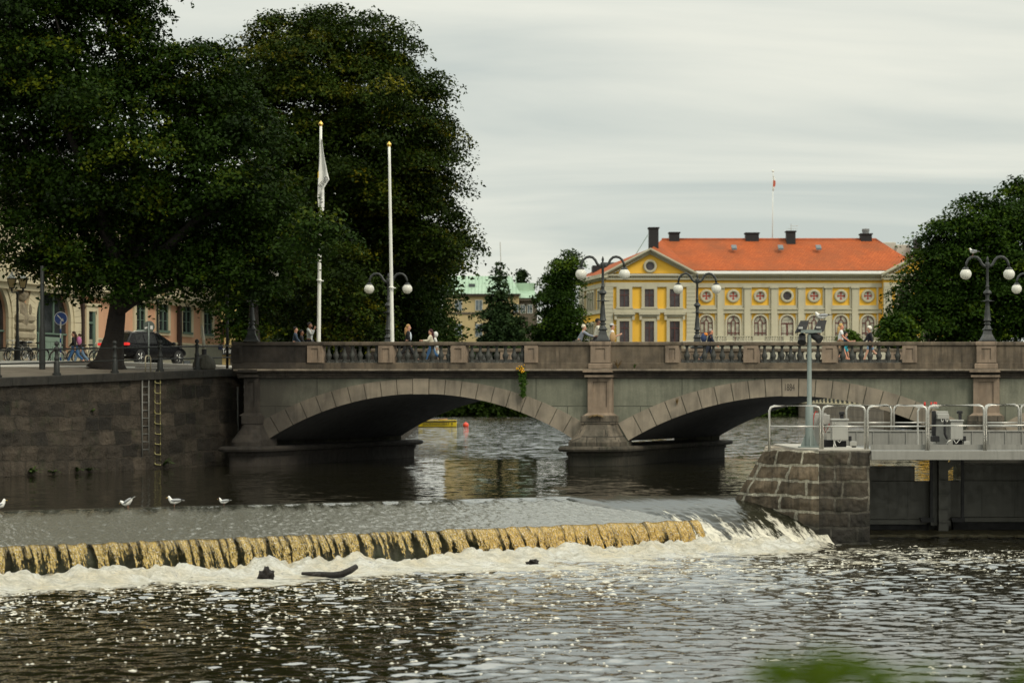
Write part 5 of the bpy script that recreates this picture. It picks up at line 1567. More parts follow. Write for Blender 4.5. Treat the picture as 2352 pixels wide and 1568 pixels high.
# terrace with balustrade in front of the colonnade
part('podium', pbr('podium_plaster', (.46, .43, .34), .85, 0, .4, .3), lambda m: (m.box(sx(1562), sx(2090), -7, CB - .7, 1.5, sz(786)), m.cham(sx(1560), sx(2092), -7.4, -7.02, sz(786) - .5, sz(786), .05)))
part('terrace_rail', TRIM, lambda m: (m.box(sx(1568), sx(2090), -7.0, -6.6, sz(776.2), sz(774)), [m.box(sx(a), sx(b_), -7.05, -6.55, sz(786), sz(774)) for a, b_ in ((1568, 1592), (1658, 1672), (1717, 1744), (1786, 1800), (1849, 1875), (1921, 1935), (1990, 2004), (2060, 2090))]))
BSTR = pbr('pale_baluster', (.36, .34, .27), .8)
tb = None
for a, b_ in ((1592, 1658), (1672, 1717), (1744, 1786), (1800, 1849), (1875, 1921), (1935, 1990)):
    n_ = int((b_ - a) / 5.2)
    for i in range(n_):
        x = a + (b_ - a) * (i + .5) / n_
        if tb is None:
            mb = MB(); h_ = sz(776.2) - sz(786); mb.lathe([(.13, 0), (.08, .08), (.15, .25 * h_), (.12, .4 * h_), (.06, .7 * h_), (.12, h_)], (0, 0, 0), 8); tb = o = mb.build('terrace_baluster', BSTR, house, True, False, False)
        else: o = tb.copy(); COL.objects.link(o)
        o.location = Vector((sx(x), YB - 6.8, sz(786))) - house.location
fp = Vector((rx(1774, YR + 1), YR + 1, rz_(552, YR + 1)))
root = thing('flagpole', 'thin white flagpole rising behind the orange roof ridge', 'flagpole', tuple(fp))
tp_ = Vector((rx(1775.5, YR + 1), YR + 1, rz_(395, YR + 1)))
mb = MB(); mb.tube([fp - Vector((0, 0, 1.5)), tp_], [.08, .05], 8); mb.build('pole', WHITE, root, True)
mb = MB(); mb.sphere(tp_ + Vector((0, 0, .15)), .2, 10, 8); mb.build('finial', WHITE, root, True)
mb = MB(); vs = []; fs = []
for i in range(13):
    y = 401 + i * 3
    wd = 1.6 + 4.2 * math.sin(min(i / 12 * 3.3, 3.1)) + .8
    for j in range(6): vs.append((rx(1776 + wd * j / 5, YR), YR + .8 - .12 * math.sin(j * 2.2 + i * .3), rz_(y, YR)))
for i in range(12):
    for j in range(5): fs.append((i * 6 + j, (i + 1) * 6 + j, (i + 1) * 6 + j + 1, i * 6 + j + 1))
mb.add(vs, fs); mb.m = [1 if (4 <= f // 5 <= 8 and f % 5 >= 1) else 0 for f in range(len(mb.f))]
fl = mb.build('flag', [CLOTH, pbr('faded_red', (.55, .12, .07), .8)], None, True); sm = fl.modifiers.new('thick', 'SOLIDIFY'); sm.thickness = .02
solo(fl, 'small pale flag with a red centre hanging above the orange roof', 'flag')

# ------------------------------------------------- far house with green roof
YG = 345.0; KG = F / YG
gx2 = lambda x: (x - 1176) / KG
gz2 = lambda y: EYE - (y - 912) / KG
TAN = pbr('tan_plaster', (.42, .33, .17), .85, 0, .4, .25, (.36, .28, .14), .2, .3)
COPP = pbr('green_copper', (.27, .40, .28), .6, .1, .8, .35, (.36, .47, .36), .35, .4)
BROWN = pbr('brown_plaster', (.12, .10, .075), .85, 0, .6, .3)
far = thing('apartment_house', 'tan apartment house with a pale green copper roof beyond the river', 'building', (gx2(1135), YG + 6, 2))
mb = MB(); mb.box(gx2(1020), gx2(1192), YG, YG + 14, 1.5, gz2(680)); mb.build('wall', TAN, far)
mb = MB(); mb.box(gx2(1192) + .01, gx2(1234), YG + 1, YG + 15, 1.5, gz2(690)); mb.build('wall', BROWN, far)
mb = MB(); mb.box(gx2(1018), gx2(1194), YG - .6, YG + .1, gz2(680), gz2(675)); mb.box(gx2(1193), gx2(1237), YG + .4, YG + 1, gz2(690), gz2(684)); mb.build('cornice', BROWN, far)
mb = MB()
mb.add([(gx2(1016), YG - .9, gz2(675)), (gx2(1196), YG - .9, gz2(675)), (gx2(1172), YG + 7, rz_(634, YG + 7)), (gx2(1010), YG + 7, rz_(634, YG + 7)), (gx2(1196), YG + 15, gz2(675))], [(0, 1, 2, 3), (1, 4, 2)])
mb.add([(gx2(1180), YG + .2, gz2(684)), (gx2(1238), YG + .2, gz2(684)), (gx2(1226), YG + 7, rz_(664, YG + 7)), (gx2(1180), YG + 7, rz_(664, YG + 7)), (gx2(1238), YG + 15, gz2(684))], [(0, 1, 2, 3), (1, 4, 2)])
mb.box(gx2(1180), gx2(1229), YG + 6, YG + 12, rz_(672, YG + 6), rz_(650, YG + 6))
for k in range(22):
    x0 = gx2(1020) + k * .58; mb.tube([(x0, YG - .9, gz2(675) + .04), (x0 - (x0 - gx2(1100)) * .02, YG + 7, rz_(634, YG + 7) + .04)], .05, 4)
rf = mb.build('roof', COPP, far)
mb = MB(); mb.box(gx2(1076), gx2(1090), YG + 2, YG + 4, gz2(662), gz2(650)); mb.build('dormer', pbr('dark_dormer', (.05, .06, .06), .6), rf)
for x0, x1, y0, y1 in ((1046, 1060, 690, 712), (1093, 1107, 690, 712), (1140, 1154, 690, 712), (1180, 1190, 700, 718), (1046, 1060, 745, 772), (1093, 1107, 745, 772), (1196, 1206, 700, 718), (1212, 1222, 700, 718)):
    o = 1 if x0 > 1192 else 0
    mb = MB(); mb.box(gx2(x0 - 1.5), gx2(x1 + 1.5), YG + o - .12, YG + o + .05, gz2(y1 + 1.5), gz2(y0 - 1.5)); f_ = mb.build('window', pbr('pale_frame', (.45, .45, .4), .7), far)
    mb = MB(); mb.box(gx2(x0), gx2((x0 + x1) / 2 - .6), YG + o - .16, YG + o - .13, gz2(y1), gz2(y0)); mb.box(gx2((x0 + x1) / 2 + .6), gx2(x1), YG + o - .16, YG + o - .13, gz2(y1), gz2(y0)); mb.build('pane', glass('grey_pane', (.06, .075, .085), .1), f_)
mb = MB(); mb.box(gx2(1030), gx2(1192), YG - .2, YG + .05, gz2(721), gz2(717)); mb.build('string_course', BROWN, far)
mb = MB(); mb.tube([(gx2(1151), YG + 8, rz_(636, YG + 8)), (gx2(1148), YG + 8, rz_(556, YG + 8))], .08, 6); mb.build('mast', STEEL, rf)

# ------------------------------------------ pink house on the left quay side
O_ = Vector((-20.06, 110.0, 0)); D_ = Vector((2.38, 8.3, 0)).normalized(); N_ = Vector((D_.y, -D_.x, 0))
FP = FR(O_, D_, N_)
PINKP = pbr('pink_plaster', (.58, .335, .21), .9, 0, .5, .5, (.50, .29, .18), .25, .5, .004, 30)
CREAM = pbr('cream_plaster', (.54, .48, .33), .85, 0, .5, .7, (.45, .40, .275), .3, .6)
PLINTH = pbr('grey_green_plinth', (.29, .28, .215), .85, 0, .5, .5, (.24, .235, .18), .2, .5)
GRN = pbr('green_joinery', (.10, .155, .12), .6, 0, .4, 2)
DOOR = pbr('sage_door', (.17, .24, .19), .6, 0, .4, 2)
NIGHT = glass('deep_pane', (.010, .012, .013), .08)
pink = thing('corner_house', 'salmon pink plastered house with cream arches and green windows behind the lime tree', 'building', tuple(FP(0, 5, 4.6)))


def ps(x):
    """distance along the facade of pixel x"""
    k = (x - 1176) / F
    return (k * O_.y - O_.x) / (D_.x - k * D_.y)


def pz(x, y):
    q = O_ + D_ * ps(x); return PZ(y, q.y)


def pk(name, mat, boxes, parent=None):
    mb = MB(lambda a, o, z: tuple(FP(a, o, z)))
    for q in boxes: mb.box(*q)
    o = mb.build(name, mat, parent or pink); return o


SE = ps(508); S0_ = -34; GB = 4.3
ZPL = pz(430, 792); ZC = 8.75
arch_c = [(ps(120), 1.75), (ps(120) - 6.1, 1.75)]
ZAR = pz(120, 735) - .05


def wall_with_arches():
    mb = MB(lambda a, o, z: tuple(FP(a, o, z)))
    prev = S0_
    segs = []
    for c_, r_ in sorted(arch_c):
        segs.append((prev, c_ - r_)); prev = c_ + r_
    segs.append((prev, SE))
    for a, b_ in segs: mb.box(a, b_, 0, 9, GB - 1, ZC)
    for c_, r_ in arch_c:                                 # wall over the arch
        n = 20
        pts = [(c_ - r_ + .001, ZC), (c_ - r_ + .001, ZAR)] + [(c_ - r_ * math.cos(math.pi * i / n), ZAR + r_ * math.sin(math.pi * i / n)) for i in range(1, n)] + [(c_ + r_ - .001, ZAR), (c_ + r_ - .001, ZC)]
        for i in range(1, len(pts) - 2):
            (x0, z0), (x1, z1) = pts[i], pts[i + 1]
            mb.add([(x0, 0, z0), (x1, 0, z1), (x1, 0, ZC), (x0, 0, ZC), (x0, .6, z0), (x1, .6, z1)], [(0, 1, 2, 3), (0, 4, 5, 1)])
    o = mb.build('wall', PINKP, pink)


wall_with_arches()
pk('plinth', PLINTH, [(ps(197), SE + .02, -.06, .01, GB - 1, ZPL), (ps(170) + .3, ps(193), -.06, .01, GB - 1, pz(180, 820))])
pk('plinth_band', CREAM, [(ps(215), SE + .03, -.10, .0, ZPL + .002, ZPL + .1)])
pk('eaves_cornice', CREAM, [(S0_, SE + .3, -.35, .0, 8.0, 8.3), (S0_, SE + .4, -.6, 0, 8.301, 8.75)])
ZT_ = 12.5
pk('upper_wall', CREAM, [(S0_, SE - .3, .1, 9, ZC + .001, ZT_)])
pk('downpipe', pbr('brown_downpipe', (.035, .022, .018), .5), [(ps(181.5), ps(186), -.22, -.08, GB, 8.0), (ps(405), ps(410), -.22, -.08, GB, 8.0)])
for x0, x1, y0, y1 in ((309.5, 330, 688, 756), (361, 383, 692, 758), (415.5, 436, 692, 762), (464.5, 484, 698, 766)):
    a, b_ = ps(x0), ps(x1); z0, z1 = pz(x0, y1), pz(x0, y0) if y0 > 690 else pz(x0, 690); e = .26
    w_ = pk('window', CREAM, [(a - e, a, -.12, .02, z0 - e, z1 + e), (b_, b_ + e, -.12, .02, z0 - e, z1 + e), (a, b_, -.12, .02, z1, z1 + e), (a, b_, -.12, .02, z0 - e, z0 - .12), (a - e * 1.2, b_ + e * 1.2, -.2, 0, z1 + e + .002, z1 + e + .12)])
    pk('pane', NIGHT, [(a, b_, -.02, -.012, z0, z1)], w_)
    c_ = (a + b_) / 2; t_ = .05
    pk('sash', GRN, [(a, a + t_ * 1.6, -.08, -.021, z0, z1), (b_ - t_ * 1.6, b_, -.08, -.021, z0, z1), (c_ - t_, c_ + t_, -.08, -.021, z0, z1), (a + t_ * 1.6, c_ - t_, -.075, -.021, z0 + (z1 - z0) * .66, z0 + (z1 - z0) * .70), (c_ + t_, b_ - t_ * 1.6, -.075, -.021, z0 + (z1 - z0) * .66, z0 + (z1 - z0) * .70),
                       (a + t_ * 1.6, c_ - t_, -.06, -.021, z0 + (z1 - z0) * .33, z0 + (z1 - z0) * .35), (c_ + t_, b_ - t_ * 1.6, -.06, -.021, z0 + (z1 - z0) * .33, z0 + (z1 - z0) * .35)], w_)
    pk('sill', GRN, [(a - .05, b_ + .05, -.2, -.002, z0 - .12, z0 - .001)], w_)
a, b_ = ps(199), ps(215); z1 = pz(205, 715); z0 = pz(205, 822); e = .27
w_ = pk('window', CREAM, [(a - e, a, -.14, .02, z0, z1 + e), (b_, b_ + e, -.14, .02, z0, z1 + e), (a, b_, -.14, .02, z1, z1 + e), (a - .4, b_ + .4, -.22, 0, z1 + e + .002, z1 + e + .14), (a - .5, b_ + .5, -.3, 0, z0 - .2, z0 - .002)])
pk('pane', NIGHT, [(a, b_, -.02, -.012, z0, z1)], w_)
pk('sash', GRN, [(a, a + .05, -.1, -.021, z0, z1), (b_ - .22, b_, -.1, -.021, z0, z1), (a + .05, b_ - .22, -.09, -.021, z0 + 1.75, z0 + 1.85)], w_)
pk('cellar_window', NIGHT, [(ps(419), ps(434), -.09, -.061, pz(425, 842), pz(425, 828))])
pk('street_plate', pbr('blue_enamel', (.01, .02, .10), .4), [(ps(499), ps(507), -.12, -.08, pz(503, 803), pz(503, 791))])
for k, (c_, r_) in enumerate(arch_c):
    # moulded arch of long stones, recessed glazing and doors
    n = 26; mb = MB(lambda a, o, z: tuple(FP(a, o, z)))
    for ri, ro, o in ((r_ - .02, r_ + .25, -.10), (r_ + .251, r_ + .95, -.16)):
        for i in range(n):
            a0 = math.pi * (i + .03 * (ro > r_ + .5)) / n; a1 = math.pi * (i + 1 - .03 * (ro > r_ + .5)) / n
            q = [(c_ - rr * math.cos(aa), oo, ZAR + rr * math.sin(aa) * (1.0 if ro < r_ + .5 else 1.06)) for oo in (o, .05) for rr, aa in ((ri, a0), (ro, a0), (ro, a1), (ri, a1))]
            mb.add(q, [(0, 1, 2, 3), (7, 6, 5, 4), (0, 4, 5, 1), (1, 5, 6, 2), (2, 6, 7, 3), (3, 7, 4, 0)])
        for s_ in (-1, 1):
            x0, x1 = sorted((c_ + s_ * ri, c_ + s_ * ro)); zz_ = GB - .5
            while zz_ < ZAR - .02:
                zt_ = min(zz_ + .48, ZAR - .004); mb.box(x0, x1, o, .05, zz_, zt_ - .012); zz_ = zt_
    mb.box(c_ - .34, c_ + .34, -.3, -.161, ZAR + r_ + .05, ZAR + r_ + 1.15)
    ar = mb.build('arch_surround', CREAM, pink)
    pk('pane', NIGHT, [(c_ - r_, c_ + r_, .20, .25, GB, ZAR + r_)], ar)
    pk('transom', GRN, [(c_ - r_, c_ + r_, .13, .199, pz(120, 768), pz(120, 764)), (c_ + .35, c_ + .45, .13, .199, pz(120, 764) + .001, ZAR + r_), (c_ - 1.05, c_ - .95, .13, .199, pz(120, 764) + .001, ZAR + r_ - .5)], ar)
    zt_ = pz(120, 784)
    pk('door', DOOR, [(c_ - .95, c_ - .01, .10, .19, GB, zt_), (c_ + .01, c_ + .95, .10, .19, GB, zt_), (c_ - 1.1, c_ + 1.1, .08, .19, zt_ + .001, zt_ + .22)] +
       [(c_ + x0, c_ + x0 + .6, .07, .099, z0, z1) for x0 in (-.80, .19) for z0, z1 in ((GB + .3, GB + .75), (GB + .9, zt_ - .25))], ar)
    pk('doorpost', GRN, [(c_ - 1.25, c_ - 1.101, .09, .21, GB, pz(120, 768) - .001), (c_ + 1.101, c_ + 1.25, .09, .21, GB, pz(120, 768) - .001)], ar)
    pk('arch_back', PLINTH, [(c_ - r_, c_ - 1.251, .15, .21, GB, GB + .9), (c_ + 1.251, c_ + r_, .15, .21, GB, GB + .9)], ar)
# carved cartouche on stacked stones between the arches
cc = (arch_c[0][0] + arch_c[1][0]) / 2; zc_ = pz(60, 735)
mb = MB(lambda a, o, z: tuple(FP(a, o, z)))
n = 18
for (ca, cz, ra, rz2, o) in ((0, 0, .62, .98, .24), (0, .05, .40, .66, .36), (0, 1.12, .34, .30, .3), (-.14, 1.2, .16, .22, .34), (.16, 1.18, .16, .22, .34), (-.55, -.75, .30, .28, .28), (.55, -.75, .30, .28, .28), (-.25, -1.02, .26, .24, .28), (.28, -1.0, .26, .24, .28), (-.6, .55, .18, .4, .24), (.6, .5, .18, .4, .24), (-.72, -.1, .14, .3, .22), (.72, -.1, .14, .3, .22), (0, -1.15, .2, .2, .26)):
    vs = []; fs = []
    for r2 in range(5):
        f_ = math.cos(r2 / 4 * math.pi / 2); d_ = math.sin(r2 / 4 * math.pi / 2)
        for i in range(n):
            a = 2 * math.pi * i / n; vs.append((cc + ca + ra * f_ * math.cos(a), -o * d_, zc_ + cz + rz2 * f_ * math.sin(a)))
    for r2 in range(4):
        for i in range(n): fs.append((r2 * n + i, r2 * n + (i + 1) % n, (r2 + 1) * n + (i + 1) % n, (r2 + 1) * n + i))
    mb.add(vs, fs)
mb.build('cartouche', pbr('carved_stone', (.30, .255, .175), .9, 0, 1, 4, (.12, .10, .07), .5, 2), pink, True)
mb = MB(lambda a, o, z: tuple(FP(a, o, z)))
zz_ = GB - .2
for h_ in (.85, .7, .42, .42, .42):
    mb.cham(cc - .9 + .04 * h_, cc + .9 - .04 * h_, -.3, 0, zz_, zz_ + h_ - .03, .10); zz_ += h_
mb.build('stacked_stones', pbr('rusticated_stone', (.36, .315, .22), .9, 0, 1, 2.5, (.25, .21, .145), .4, 1.5, .02, 8), pink)
# gable end faces the bridge; roof above hidden in leaves
mb = MB(lambda a, o, z: tuple(FP(a, o, z))); mb.frustum((S0_, SE + .5, -.7, 9.5, ZT_ + .001), (S0_ + 4, SE - 4, 4, 5, ZT_ + 4)); mb.build('roof', pbr('dark_tin_roof', (.07, .07, .07), .6), pink)

# --------------------------------------------- pale yellow shop behind it
YS = 150.0
shop = thing('shop_house', 'pale yellow house with a black shop sign glimpsed past the pink corner', 'building', (PX(560, YS), YS + 5, 4.5))
mb = MB(); mb.box(PX(490, YS), PX(600, YS), YS, YS + 12, 4.0, PZ(560, YS)); mb.build('wall', pbr('straw_plaster', (.62, .46, .19), .85, 0, .4, .5), shop)
mb = MB(); mb.box(PX(507, YS), PX(540, YS), YS - .5, YS - .02, PZ(815, YS), PZ(797, YS)); sg = mb.build('sign', pbr('black_sign', (.012, .012, .013), .5), shop)
text('lettering', 'Telims', .50, pbr('white_letters', (.7, .7, .66), .6), sg, Matrix.Translation(P(525.5, 806, YS - .53)) @ Matrix.Rotation(R(90), 4, 'X'), .01, xs=.72)
mb = MB(); mb.box(PX(529, YS), PX(538, YS), YS - .1, YS - .02, PZ(846, YS), PZ(818, YS)); pn = mb.build('window', glass('shop_pane', (.05, .05, .045)), shop)
mb = MB(); mb.box(PX(503, YS), PX(515, YS), YS - .1, YS - .02, PZ(790, YS), PZ(740, YS)); f_ = mb.build('window', pbr('red_joinery', (.16, .05, .03), .7), shop)
mb = MB(); mb.box(PX(505, YS), PX(513, YS), YS - .14, YS - .101, PZ(787, YS), PZ(744, YS)); mb.build('pane', NIGHT, f_)
mb = MB(); mb.box(PX(558, YS), PX(568, YS), YS - .1, YS - .02, PZ(760, YS), PZ(720, YS)); mb.build('window', NIGHT, shop)
# river wall and parapet of the far right bank, seen through the middle arch
wr = thing('river_wall', 'pale stone river wall with a balustrade on the right bank, seen through the middle arch', 'wall', (38, 227, 0))
pa, pb = Vector((34.5, 190, 0)), Vector((43.8, 316, 0))
dw = (pb - pa).normalized(); nw = Vector((-dw.y, dw.x, 0)); LW = (pb - pa).length
FW = FR(pa, dw, nw)
WST = masonry('river_wall_stone', (.25, .205, .15), (.19, .155, .115), (.12, .10, .08), 2.2, .8, .03, .5, .02, .02)


def fwpart(name, mat, bx_):
    mb = MB(lambda a, o, z: tuple(FW(a, o, z)))
    for q in bx_: mb.box(*q)
    o = mb.build(name, mat, wr); o.data.flip_normals(); return o


fwpart('wall_face', WST, [(0, LW, 0, 1, -1, 2.05)])
fwpart('coping', CREAM, [(0, LW, -.12, 1, 2.051, 2.2), (0, LW, .1, .5, 2.85, 3.0)] + [(k * 6.0, k * 6.0 + .9, .05, .55, 2.201, 2.849) for k in range(22)])
tb2 = None
for k in range(20):
    for i in range(4):
        if tb2 is None:
            mb = MB(); mb.lathe([(.2, 0), (.12, .1), (.22, .25), (.16, .4), (.1, .55), (.2, .648)], (0, 0, 0), 8); tb2 = o = mb.build('baluster', BALM, wr, True, False, False)
        else: o = tb2.copy(); COL.objects.link(o)
        q = FW(k * 6 + 1.9 + i * 1.15, .3, 2.201); o.location = Vector(q) - wr.location
# -------------------------------------------------------------------- trees
BARK = pbr('dark_bark', (.020, .016, .012), .95, 0, 1, 3, (.009, .007, .006), .4, 4, .03, 12)
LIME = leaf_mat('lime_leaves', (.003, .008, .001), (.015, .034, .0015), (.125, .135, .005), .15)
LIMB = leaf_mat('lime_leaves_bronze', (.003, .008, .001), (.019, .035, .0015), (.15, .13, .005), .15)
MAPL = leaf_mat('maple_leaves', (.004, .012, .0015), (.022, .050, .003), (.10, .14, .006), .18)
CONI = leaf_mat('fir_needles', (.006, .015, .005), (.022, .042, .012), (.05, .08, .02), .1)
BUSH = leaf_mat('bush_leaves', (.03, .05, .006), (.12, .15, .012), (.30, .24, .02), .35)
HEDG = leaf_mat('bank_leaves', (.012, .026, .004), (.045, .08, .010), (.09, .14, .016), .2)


def leaves_mesh(name, C, Nrm, size, tint, mat, parent, aspect=.72):
    """one kite-shaped leaf per row, slightly folded"""
    n = len(C)
    r = RNG.normal(size=(n, 3)); T = np.cross(Nrm, r); T /= np.maximum(np.linalg.norm(T, axis=1), 1e-6)[:, None]
    B = np.cross(Nrm, T)
    s_ = size[:, None]
    V = np.empty((n, 4, 3), 'f')
    V[:, 0] = C - T * s_ * .55; V[:, 2] = C + T * s_ * .6 - Nrm * s_ * .12
    V[:, 1] = C + B * s_ * .5 * aspect - T * s_ * .08 + Nrm * s_ * .1; V[:, 3] = C - B * s_ * .5 * aspect - T * s_ * .08 + Nrm * s_ * .1
    if parent is not None: V -= np.array(origin_of(parent), 'f')
    me = bpy.data.meshes.new(name)
    me.vertices.add(4 * n); me.vertices.foreach_set('co', V.ravel())
    me.loops.add(4 * n); me.loops.foreach_set('vertex_index', np.arange(4 * n, dtype='i'))
    me.polygons.add(n); me.polygons.foreach_set('loop_start', np.arange(0, 4 * n, 4, dtype='i'))
    me.update(calc_edges=True)
    at = me.attributes.new('tint', 'FLOAT', 'FACE'); at.data.foreach_set('value', np.clip(tint, 0, 1).astype('f'))
    return link(name, me, mat, parent)


def crown(lobes, n_cl, n_lf, leaf, mat, parent, cl=.75, droop=.35, fill=.28, warm=.0, name='crown', flat=.42, tint_sd=.12, bough=1.7):
    """leaf sprays spread through a set of lobes (centre, radii); most of them near the surface"""
    # every lobe carries boughs: flattened domes, leafy above and dark below, with gaps between them
    L = np.array([[*c, *r] for c, r in lobes]); B = []
    for k in range(len(L)):
        rm = (L[k, 3] * L[k, 4] * L[k, 5]) ** (1 / 3); rb = min(max(.36 * rm, .45 * bough), 1.0 * bough)
        area = 4 * np.pi * ((((L[k, 3] * L[k, 4]) ** 1.6 + (L[k, 3] * L[k, 5]) ** 1.6 + (L[k, 4] * L[k, 5]) ** 1.6) / 3) ** (1 / 1.6))
        for j in range(max(5, int(area / (2.0 * rb * rb)))):
            d = RNG.normal(size=3); d[1] -= .25 * abs(d[1]); d /= np.linalg.norm(d)
            f = RNG.uniform(.66, .93) if RNG.random() > .12 else RNG.uniform(.93, 1.08)
            p = L[k, :3] + d * L[k, 3:] * f
            q = ((p[None, :] - L[:, :3]) / L[:, 3:]); dist = (q ** 2).sum(-1); dist[k] = 9
            if dist.min() < .30: continue
            r_ = rb * RNG.uniform(.55, 1.25)
            o = d / L[k, 3:]; o /= np.linalg.norm(o)
            B.append((*p, r_, *o, RNG.normal(0, .11)))
    B = np.array(B)
    ni = int(n_cl * fill); no_ = n_cl - ni
    kb = RNG.choice(len(B), p=B[:, 3] ** 2 / (B[:, 3] ** 2).sum(), size=no_)
    d = RNG.normal(size=(no_, 3)); d[:, 2] = np.abs(d[:, 2]) * 1.0 - .12; d += B[kb, 4:7] * .7; d /= np.linalg.norm(d, axis=1)[:, None]
    ctr = B[kb, :3] + d * B[kb, 3:4] * np.array([1.12, 1.12, .62]) * RNG.uniform(.72, 1.06, (no_, 1))
    outw = d * .75 + np.array([0, 0, .35]); outw /= np.linalg.norm(outw, axis=1)[:, None]
    pick = (L[:, 3] * L[:, 4] * L[:, 5]); pick = pick / pick.sum()
    ki = RNG.choice(len(L), p=pick, size=ni); di = RNG.normal(size=(ni, 3)); di /= np.linalg.norm(di, axis=1)[:, None]
    ctr = np.concatenate([ctr, L[ki, :3] + di * L[ki, 3:] * (RNG.uniform(.05, .8, ni) ** .6)[:, None]]); outw = np.concatenate([outw, di])
    btint = np.concatenate([B[kb, 7], np.zeros(ni)])
    sz_ = RNG.uniform(.6, 1.3, n_cl) * cl
    tint_c = np.clip(RNG.normal(.42 + warm, tint_sd, n_cl) + btint, .02, .95)
    m = n_lf
    off = RNG.normal(size=(n_cl, m, 3)); off /= np.maximum(np.linalg.norm(off, axis=2) / 1.7, 1)[..., None]; off *= np.array([1, 1, flat]) * .5
    hor = outw * np.array([1, 1, 0]); hor /= np.maximum(np.linalg.norm(hor, axis=1), .2)[:, None]
    along = (off * hor[:, None, :]).sum(-1)
    off = off + hor[:, None, :] * along[..., None] * .5
    off[..., 2] -= droop * (along * 1.0 + (off[..., :2] ** 2).sum(-1))
    C = (ctr[:, None, :] + off * sz_[:, None, None]).reshape(-1, 3)
    Nn = RNG.normal(size=(n_cl * m, 3)) * .62 + np.repeat(outw, m, 0) * .7 + np.array([0, 0, .45])
    Nn /= np.linalg.norm(Nn, axis=1)[:, None]
    size = leaf * RNG.uniform(.65, 1.35, n_cl * m)
    tint = np.repeat(tint_c, m) + RNG.normal(0, .045, n_cl * m)
    return leaves_mesh(name, C, Nn, size, tint, mat, parent)


def limb_curve(a, b, bend=.15, n=7):
    a = Vector(a); b = Vector(b); d = b - a
    side = Vector((random.uniform(-1, 1), random.uniform(-1, 1), .6)) * d.length * bend
    return [a + d * t_ + side * math.sin(math.pi * t_) for t_ in [i / (n - 1) for i in range(n)]]


def px_lobes(lst, Y, sc=1.0):
    """(x, y, rx, ry[, dY, depth]) in pixels at distance Y"""
    out = []
    for q in lst:
        x, y, rx_, ry_ = q[:4]; dY = q[4] if len(q) > 4 else random.uniform(-1.5, 1.5)
        Yq = Y + dY; k = Yq / F
        dep = q[5] if len(q) > 5 else (rx_ * .75 + ry_ * .25) * k
        out.append((tuple(P(x, y, Yq)), (rx_ * k * sc, dep * sc, ry_ * k * sc)))
    return out


def tree(name, label, base, trunk, lobes, n_cl, n_lf, leaf, mat, group, limbs=6, r0=.5, **kw):
    root = thing(name, label, 'tree', tuple(base), group=group)
    mb = MB(); tp = [Vector(q) for q in trunk]; n = len(tp)
    rs = [r0 * (1.9 if i == 0 else 1.35 if i == 1 else 1) * (1 - .45 * i / max(n - 1, 1)) for i in range(n)]
    mb.tube(tp, rs, 12)
    tk = mb.build('trunk', BARK, root, True)
    big = sorted(lobes, key=lambda l: -l[1][0] * l[1][2])[:limbs]
    mb = MB()
    for c_, r_ in big:
        s_ = tp[-1] if random.random() < .6 else tp[-2]
        pts = limb_curve(s_, Vector(c_) + Vector((random.uniform(-.3, .3) * r_[0], 0, random.uniform(-.2, .4) * r_[2])), .10)
        mb.tube(pts, [r0 * .52 * (1 - .82 * i / 6) for i in range(7)], 7)
        for j in (3, 4, 5):
            e = Vector(c_) + Vector((random.uniform(-.8, .8) * r_[0], random.uniform(-.8, .8) * r_[1], random.uniform(-.7, .9) * r_[2]))
            mb.tube(limb_curve(pts[j], e, .12, 5), [r0 * .2 * (1 - .8 * i / 4) for i in range(5)], 5)
    mb.build('limbs', BARK, root, True)
    crown(lobes, n_cl, n_lf, leaf, mat, root, **kw)
    return root


GL = 'lime trees on the left bank'
YA = 95.0
bA = on_ground(252, 846); YA = bA.y
kA = YA / F
tA = [P(248, 850, YA), P(252, 830, YA), P(262, 775, YA), P(268, 725, YA), P(272, 690, YA), P(290, 655, YA)]
lobA = px_lobes([(150, 130, 170, 190), (40, 330, 150, 220), (300, 120, 60, 120), (270, 330, 200, 200), (430, 200, 110, 95), (500, 260, 110, 110), (520, 400, 140, 130), (610, 470, 95, 90), (640, 560, 90, 60), (430, 540, 180, 110),
                 (230, 575, 170, 85), (75, 545, 120, 72), (550, 620, 110, 55), (700, 545, 65, 32, -5), (775, 560, 38, 24, -5.5), (740, 505, 35, 16, -5.5), (20, 100, 120, 160), (180, -60, 170, 110), (330, 640, 60, 40), (445, 655, 75, 28), (190, 650, 70, 24, -1), (540, 700, 35, 45, -1)], YA)
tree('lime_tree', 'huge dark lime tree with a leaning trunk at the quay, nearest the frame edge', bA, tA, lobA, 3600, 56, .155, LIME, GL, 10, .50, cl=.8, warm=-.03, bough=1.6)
mb = MB()
for pts, r in (([(270, 715), (300, 694), (340, 672), (400, 655), (460, 640), (520, 615)], .26),):
    mb.tube([P(x, y, YA - .2) for x, y in pts], [r * (1 - .12 * i) for i in range(len(pts))], 8)
o = [o for o in COL.objects if o.name.startswith('lime_tree')][0]
mb.build('low_limb', BARK, o, True)
YBt = 113.0
lobB = px_lobes([(690, 130, 110, 120), (760, 90, 90, 80), (860, 110, 85, 80), (590, 150, 85, 80), (560, 260, 80, 90), (700, 270, 160, 130), (870, 260, 130, 140), (935, 235, 70, 85), (800, 400, 190, 160), (960, 390, 100, 120), (985, 365, 58, 68), (1000, 450, 58, 55),
                 (930, 520, 140, 120), (985, 560, 70, 60), (1035, 565, 30, 28), (785, 640, 95, 80, -7), (815, 730, 80, 55, -7), (760, 560, 150, 120), (650, 480, 110, 120)], YBt)
bB = Vector((PX(800, YBt), YBt, 4.6))
